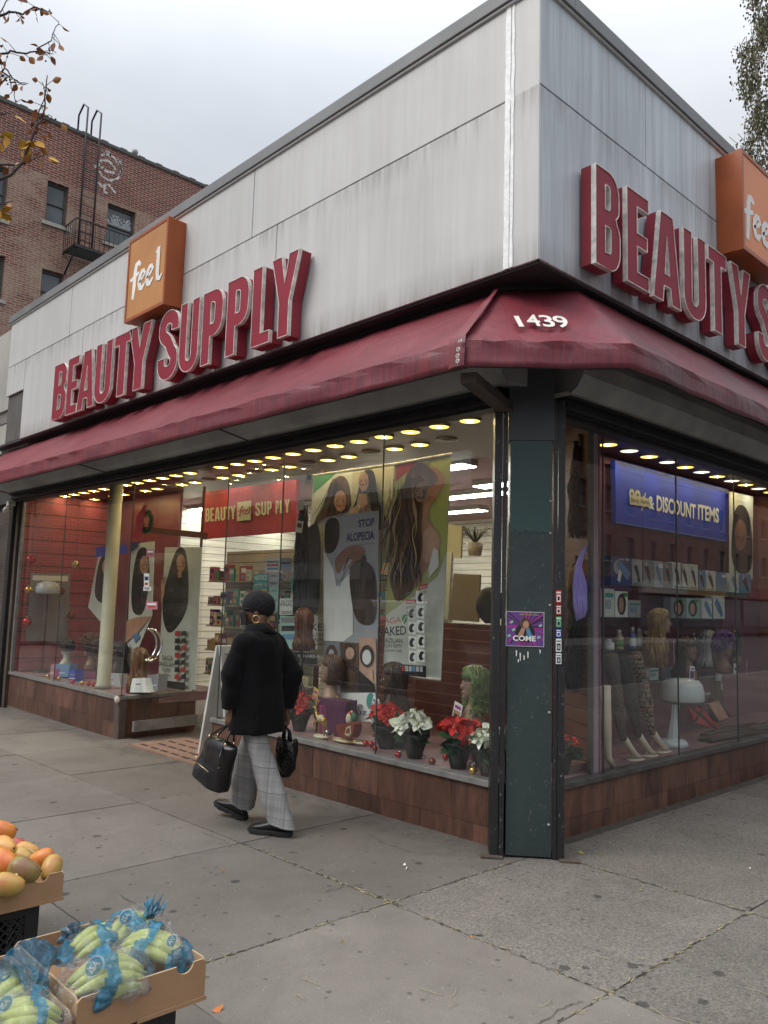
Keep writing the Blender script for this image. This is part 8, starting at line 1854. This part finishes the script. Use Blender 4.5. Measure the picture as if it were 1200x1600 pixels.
mango(65, 1341, .455, 'or', .052, .040, -2.2, 'small round orange mango behind the purple one', )
mango(80, 1357, .450, 'gr', .056, .044, -.9, 'green and red mango in the right corner of the box', .5)
mango(36, 1338, .440, 'gr', .045, .036, .4, 'pinkish green mango peeking out behind the purple one'); mango(42, 1330, .425, 'ye', .055, .04, .9, 'dull yellow mango deep in the box behind')
mango(30, 1324, .42, 'rd', .05, .04, .8, 'dark red mango deep at the back of the box'); mango(12, 1382, .445, 'gr', .065, .045, 1.1, 'green yellow mango by the front wall at the left edge'); mango(20, 1370, .42, 'ye', .045, .035, .3, 'small greenish mango under the purple one')
mango(-12, 1300, .47, 'ye', .06, .045, .5, 'yellow mango on the farther box, cut by the frame')
# bags of green bananas
M_BAN = leafmat('banana_green', [(.36, .44, .13), (.43, .48, .16), (.31, .41, .12)]); M_BTIP = pm('banana_tip', (.06, .05, .03), .8)
def m_film(name, col=None):
    s = NT(name); tr = s.n('ShaderNodeBsdfTransparent'); v = s.pos((1, 1, 1), True); nb = s.bump(s.noise(s.pos((1, 1, 1), True), 22, 5, .7, 1.5), 1.0, .03)
    gl = s.n('ShaderNodeBsdfGlossy'); gl.inputs['Roughness'].default_value = .16; s.l(nb, gl.inputs['Normal']); gl.inputs['Color'].default_value = (.95, .97, 1, 1)
    df = s.n('ShaderNodeBsdfDiffuse'); df.inputs['Color'].default_value = (*(col or (.7, .75, .78)), 1); s.l(nb, df.inputs['Normal'])
    cre = s.ramp(s.noise(s.pos((1, 1, 1), True), 20, 5, .7, 2.0), [(.5, 0.0), (.72, 1.0)])
    m1 = s.n('ShaderNodeMixShader'); s.l(tr.outputs[0], m1.inputs[1]); s.l(df.outputs[0], m1.inputs[2])
    if col: m1.inputs[0].default_value = .74
    else: s.l(s.math('ADD', .02, s.math('MULTIPLY', cre, .34)), m1.inputs[0])
    lw = s.n('ShaderNodeLayerWeight'); lw.inputs['Blend'].default_value = .3; s.l(nb, lw.inputs['Normal'])
    m2 = s.n('ShaderNodeMixShader'); s.l(s.math('ADD', .05, s.math('MULTIPLY', lw.outputs['Facing'], .28)), m2.inputs[0]); s.l(m1.outputs[0], m2.inputs[1]); s.l(gl.outputs[0], m2.inputs[2]); s.l(m2.outputs[0], s.out.inputs['Surface']); return s.m
M_FILM = m_film('clear_film'); M_FBLU = m_film('blue_print_film', (.02, .24, .40)); M_FWH = m_film('white_print_film', (.6, .68, .7))
def banana_bag(label, c, ax, Ln, R_, seed, knot, nb=6, bands=((.28, .42),), zs=.75, logo=None):
    "c centre, ax direction of the bananas, Ln half length, R_ radius; knot = tip points of the twisted bag ends"
    c = Vector(c); ax = Vector(ax).normalized(); sd_ = Vector((0, 0, 1)).cross(ax).normalized(); upv = ax.cross(sd_); T = thing('banana_bag', label, 'bag', tuple(c - Vector((0, 0, R_ * zs)))); r = random.Random(seed)
    for k in range(nb):
        an = (k / (nb - 1) - .5) * 2.6; o = sd_ * math.sin(an) * R_ * .62 + upv * (math.cos(an) * R_ * zs * .55 - .012); P = []
        for j in range(9):
            t = j / 8 * 2 - 1; P.append(c + o * (1 - .22 * t * t) + ax * t * Ln * .82 + upv * (-.030 * t * t + .008) + sd_ * .012 * math.sin(k))
        mb = MB(); mb.tube(P, [.006, .013, .0185, .021, .0215, .021, .0185, .012, .006], 7, M_BAN, smooth=True); mb.tube([P[-1], P[-1] + (P[-1] - P[-2]) * .3], [.006, .005], 6, M_BTIP); mb.build('banana', None, T)
    rings = []; N = 30; M_ = 40; seg = MB()
    for i in range(N + 1):
        t = i / N * 2 - 1; e = max(.04, (1 - abs(t) ** 2.6)) ** .5; ring = []
        for j in range(M_):
            a = 2 * PI * j / M_; p = c + ax * t * Ln * 1.08 + (sd_ * math.cos(a) * R_ * 1.08 + upv * math.sin(a) * R_ * zs * 1.0) * e
            p += (p - c).normalized() * (.026 * noise.noise(p * 22 + Vector((seed, 0, 0))) + .008 * noise.noise(p * 70)) + upv * (-.030 * t * t)
            if p.z < c.z - R_ * zs * .8: p.z = c.z - R_ * zs * .8
            ring.append(p)
        rings.append(ring)
    vs = [v for q in rings for v in q]; b = len(seg.v); seg.v += vs
    for i in range(N):
        for j in range(M_):
            t = (i + .5) / N; seg.f.append((b + i * M_ + j, b + i * M_ + (j + 1) % M_, b + (i + 1) * M_ + (j + 1) % M_, b + (i + 1) * M_ + j)); wob_ = .05 * math.sin(j * .45 + seed)
            inb = any(a0 + wob_ < t < a1 + wob_ * .6 for a0, a1 in bands); seg.m.append(M_FBLU if inb else M_FILM); seg.smooth.append(True)
    seg.build('film', None, T, fixn=False)
    for (tip, base, w_, blue) in knot:
        tip, base = Vector(tip), Vector(base); d = (tip - base); mb = MB(); s2 = d.cross(CAM - base).normalized(); n2 = s2.cross(d).normalized(); nn = 26
        vs = []
        for i in range(7):
            t = i / 6; wd = w_ * (.22 + .78 * t ** .8)
            for j in range(nn): u = j / (nn - 1) * 2 - 1; ed = 1 - .55 * u * u * t + .10 * noise.noise(Vector((j * .35, seed, i * .2))); vs.append(base + d * t * ed + s2 * (u * wd + .012 * noise.noise(Vector((j * .4, i * .5, seed)))) + n2 * ((.010 + .016 * t) * math.sin(j * .85 + i * .5 + seed) + .02 * noise.noise(Vector((j * .3, i * .6, seed + 5)))))
        mb.mesh(vs, [(i * nn + j, i * nn + j + 1, (i + 1) * nn + j + 1, (i + 1) * nn + j) for i in range(6) for j in range(nn - 1)], M_FBLU if blue else M_FILM, True); mb.build('twisted_end', None, T, fixn=False)
    if logo:
        x, y, rr, tx_ = logo; rr *= .88; t_ = (c - CAM).length - R_ * 1.25; p = CAM + ray(x, y).normalized() * t_; n_ = (CAM - p).normalized(); e1 = (RT * math.cos(.9) + UP * math.sin(.9)); e1 = (e1 - n_ * e1.dot(n_)).normalized(); e2 = n_.cross(e1); F = lambda u, v, o: p + e1 * u + e2 * v + n_ * (o - (u * u + v * v) * 5.5)
        def disc(r0, r1, o, m): mb.mesh([F(math.cos(a) * q, math.sin(a) * q * .8, o) for a in [2 * PI * k / 28 for k in range(28)] for q in (r0, (r0 + r1) / 2, r1)], [(k * 3 + s_, k * 3 + s_ + 1, ((k + 1) % 28) * 3 + s_ + 1, ((k + 1) % 28) * 3 + s_) for k in range(28) for s_ in (0, 1)], m, True)
        mb = MB(); disc(0.0005, rr, 0, M_FBLU); disc(rr, rr * 1.09, .001, M_FWH); disc(rr * 1.15, rr * 1.2, .001, M_FWH); mb.text(F, tx_, -rr * .62, -rr * .3, rr * .75, rr * 1.2, M_FWH, .002, bold=.03); mb.build('printed_logo', None, T, fixn=False)
zt = .43
def gp3(x, y, z): return GR(x, y, z)
banana_bag('bag of green bananas at the front left with a big round blue logo', gp3(168, 1522, .462), (.12, 1, -.05), .135, .088, 1, [], 6, ((.34, .52), (.93, 1.1)), logo=(147, 1510, .030, 'ISA'))
banana_bag('bag of green bananas along the front wall of the box', gp3(185, 1538, .435), (.0, 1, 0), .10, .062, 2, [], 4, ((.0, .30),), )
banana_bag('bag of green bananas at the right end of the box', gp3(240, 1480, .455), (.75, .65, -.15), .125, .085, 3, [(gp3(291, 1490, .44), gp3(268, 1502, .45), .04, False)], 6, ((.36, .52), (.80, .99)), logo=(268, 1470, .020, 'AN'))
banana_bag('bag of green bananas at the back left with a blue twisted corner', gp3(155, 1468, .455), (-.1, 1, 0), .125, .070, 4, [(gp3(103, 1447, .50), gp3(118, 1470, .46), .05, True), (gp3(106, 1484, .44), gp3(116, 1462, .46), .03, True)], 5, ((.40, .62), (-.1, .1)))
banana_bag('tall clear and blue banana bag with a twisted blue knot standing up at the back', gp3(206, 1452, .475), (-.35, 1, .25), .11, .075, 5, [(gp3(247, 1404, .55), gp3(232, 1432, .53), .042, True)], 4, ((.35, .55),), logo=(197, 1433, .026, 'ISA'))
banana_bag('banana bag with a large teal flap in the bottom left box', gp3(8, 1550, .44), (-.5, 1, 0), .13, .08, 6, [(gp3(38, 1470, .57), gp3(48, 1545, .45), .11, True)], 5, ((.7, .8),))
banana_bag('bag of green bananas at the very bottom left corner', gp3(35, 1590, .44), (.4, 1, 0), .12, .08, 7, [], 6, ((.05, .25), (.6, .7)), logo=(8, 1568, .022, 'ISA'))
mb = MB(); r = random.Random(4); p0 = gp3(220, 1500, .43)
mb.grid(lambda u, v: p0 + Vector((.12 * (u - .5), .20 * (v - .5), .03 * noise.noise(Vector((u * 6, v * 6, 2))) + .02)), 24, 24, M_FILM); mb.build('loose_plastic', None, None, 'crumpled loose clear plastic between the banana bags', 'plastic wrap', fixn=False)

# ------------------------------------------------------------------ things lying on the sidewalk
M_LF1 = pm('dead_leaf_orange', (.50, .16, .04), .7); M_LF2 = pm('dead_leaf_yellow', (.45, .36, .06), .7); M_LF3 = pm('pale_scrap', (.75, .73, .68), .7)
for x, y, m, s_, lb_ in ((332, 1580, M_LF1, .05, 'curled orange leaf on the sidewalk near the bananas'), (350, 1359, M_LF1, .03, 'small orange leaf on the sidewalk below the person'), (912, 1334, M_LF2, .04, 'green yellow leaf left of the pair by the column'), (930, 1330, M_LF2, .045, 'green yellow leaf right of the pair by the column'), (632, 1352, M_LF3, .03, 'upper white scrap on the sidewalk in front of the column'), (635, 1358, M_LF3, .028, 'lower white scrap on the sidewalk in front of the column'), (740, 1464, M_LF1, .02, 'tiny orange leaf in the joint below the column'), (1005, 1391, M_LF2, .03, 'yellow leaf in the joint of the side street slabs'), (532, 1472, M_LF2, .02, 'tiny yellow leaf on the slab in the middle'), (1173, 1357, M_LF3, .02, 'tiny pale scrap on the rough slab at the right')):
    p = GR(x, y, .004); r = random.Random(int(x)); mb = MB(); a = r.uniform(0, 6.28)
    leaf(mb, p, Vector((math.cos(a), math.sin(a), .12)), s_, m, r, .2); mb.build('fallen_leaf' if m != M_LF3 else 'paper_scrap', None, None, lb_, 'leaf' if m != M_LF3 else 'scrap', fixn=False)
for k_, pts in enumerate(([(316, 1296), (335, 1303), (350, 1309), (362, 1318)], [(505, 1394), (540, 1384), (575, 1380)], [(575, 1300), (600, 1315), (640, 1330), (700, 1336)], [(185, 1395), (230, 1420), (262, 1470), (300, 1500)], [(1060, 1300), (1100, 1312), (1150, 1305)], [(840, 1600), (880, 1575), (910, 1562)])):
    P = []; r = random.Random(k_)
    for i in range(len(pts) - 1):
        a, b = GR(*pts[i], .0016), GR(*pts[i + 1], .0016)
        for q in range(8): P.append(a.lerp(b, q / 8) + Vector((r.gauss(0, .006), r.gauss(0, .006), 0)))
    mb = MB(); mb.prism(thick([(p.x, p.y) for p in P], [.0008 + .0016 * abs(math.sin(i * .7)) for i in range(len(P))]), 0, 0, lambda x, y, o: Vector((x, y, gz(x) + .0035)), M_JOINT); mb.build('pavement_crack', None, kind='structure', local=True, fixn=False)
M_STR = pm('straw', (.42, .36, .22), .8); r = random.Random(12)
for (x, y, an, L_) in ((470, 1530, .3, .10), (478, 1532, 2.4, .08), (655, 1545, .1, .11), (712, 1545, -.6, .08), (860, 1560, -.7, .09), (890, 1585, 1.1, .06), (992, 1500, 1.3, .08), (925, 1493, .0, .09), (1060, 1450, -.9, .07), (1165, 1545, .2, .1), (1015, 1575, -.3, .09), (1045, 1590, .1, .12), (580, 1428, .2, .06), (250, 1500, .1, .06), (345, 1490, .15, .09), (350, 1497, .6, .06), (1066, 1485, 1.2, .05), (765, 1505, -.2, .05), (460, 1556, .9, .05), (700, 1575, 1.3, .06)):
    p = GR(x, y, .003); P = []; c_ = r.uniform(-.8, .8)
    for k in range(6): P.append(p + Vector((math.cos(an + c_ * k / 5) * L_ * k / 5, math.sin(an + c_ * k / 5) * L_ * k / 5, .003 + .004 * math.sin(k)))); 
    mb = MB(); mb.tube(P, .0012, 4, M_STR); mb.build('straw_blade', None, None, 'thin dry straw blade lying on the sidewalk', 'straw', 'straw blades on the sidewalk', fixn=False)
mb = MB()                                                            # bits of straw and grit packed in the slab joints
for (a, b, n) in (((.11, -3.6), (.11, -.15), 130), ((-1.3, -1.24), (4.2, -1.24), 240), ((1.43, -3.9), (1.43, .16), 190), ((.3, .16), (2.8, .16), 90), ((-.5, -1.24), (.11, -1.24), 50)):
    for k in range(n):
        t = r.random(); x = a[0] + (b[0] - a[0]) * t + r.gauss(0, .006); y = a[1] + (b[1] - a[1]) * t + r.gauss(0, .006); an = math.atan2(b[1] - a[1], b[0] - a[0]) + r.gauss(0, .35); l_ = r.uniform(.01, .05)
        mb.tube([(x, y, gz(x) + .0015), (x + math.cos(an) * l_, y + math.sin(an) * l_, gz(x) + .0015 + r.uniform(0, .003))], r.uniform(.0008, .0022), 4, M_STR if r.random() < .6 else M_JOINT)
mb.build('joint_litter', None, None, 'straw and grit packed into the joints of the sidewalk slabs', 'litter', kind='stuff', fixn=False)
for o in COL.objects:
    if '_o' in o: del o['_o']
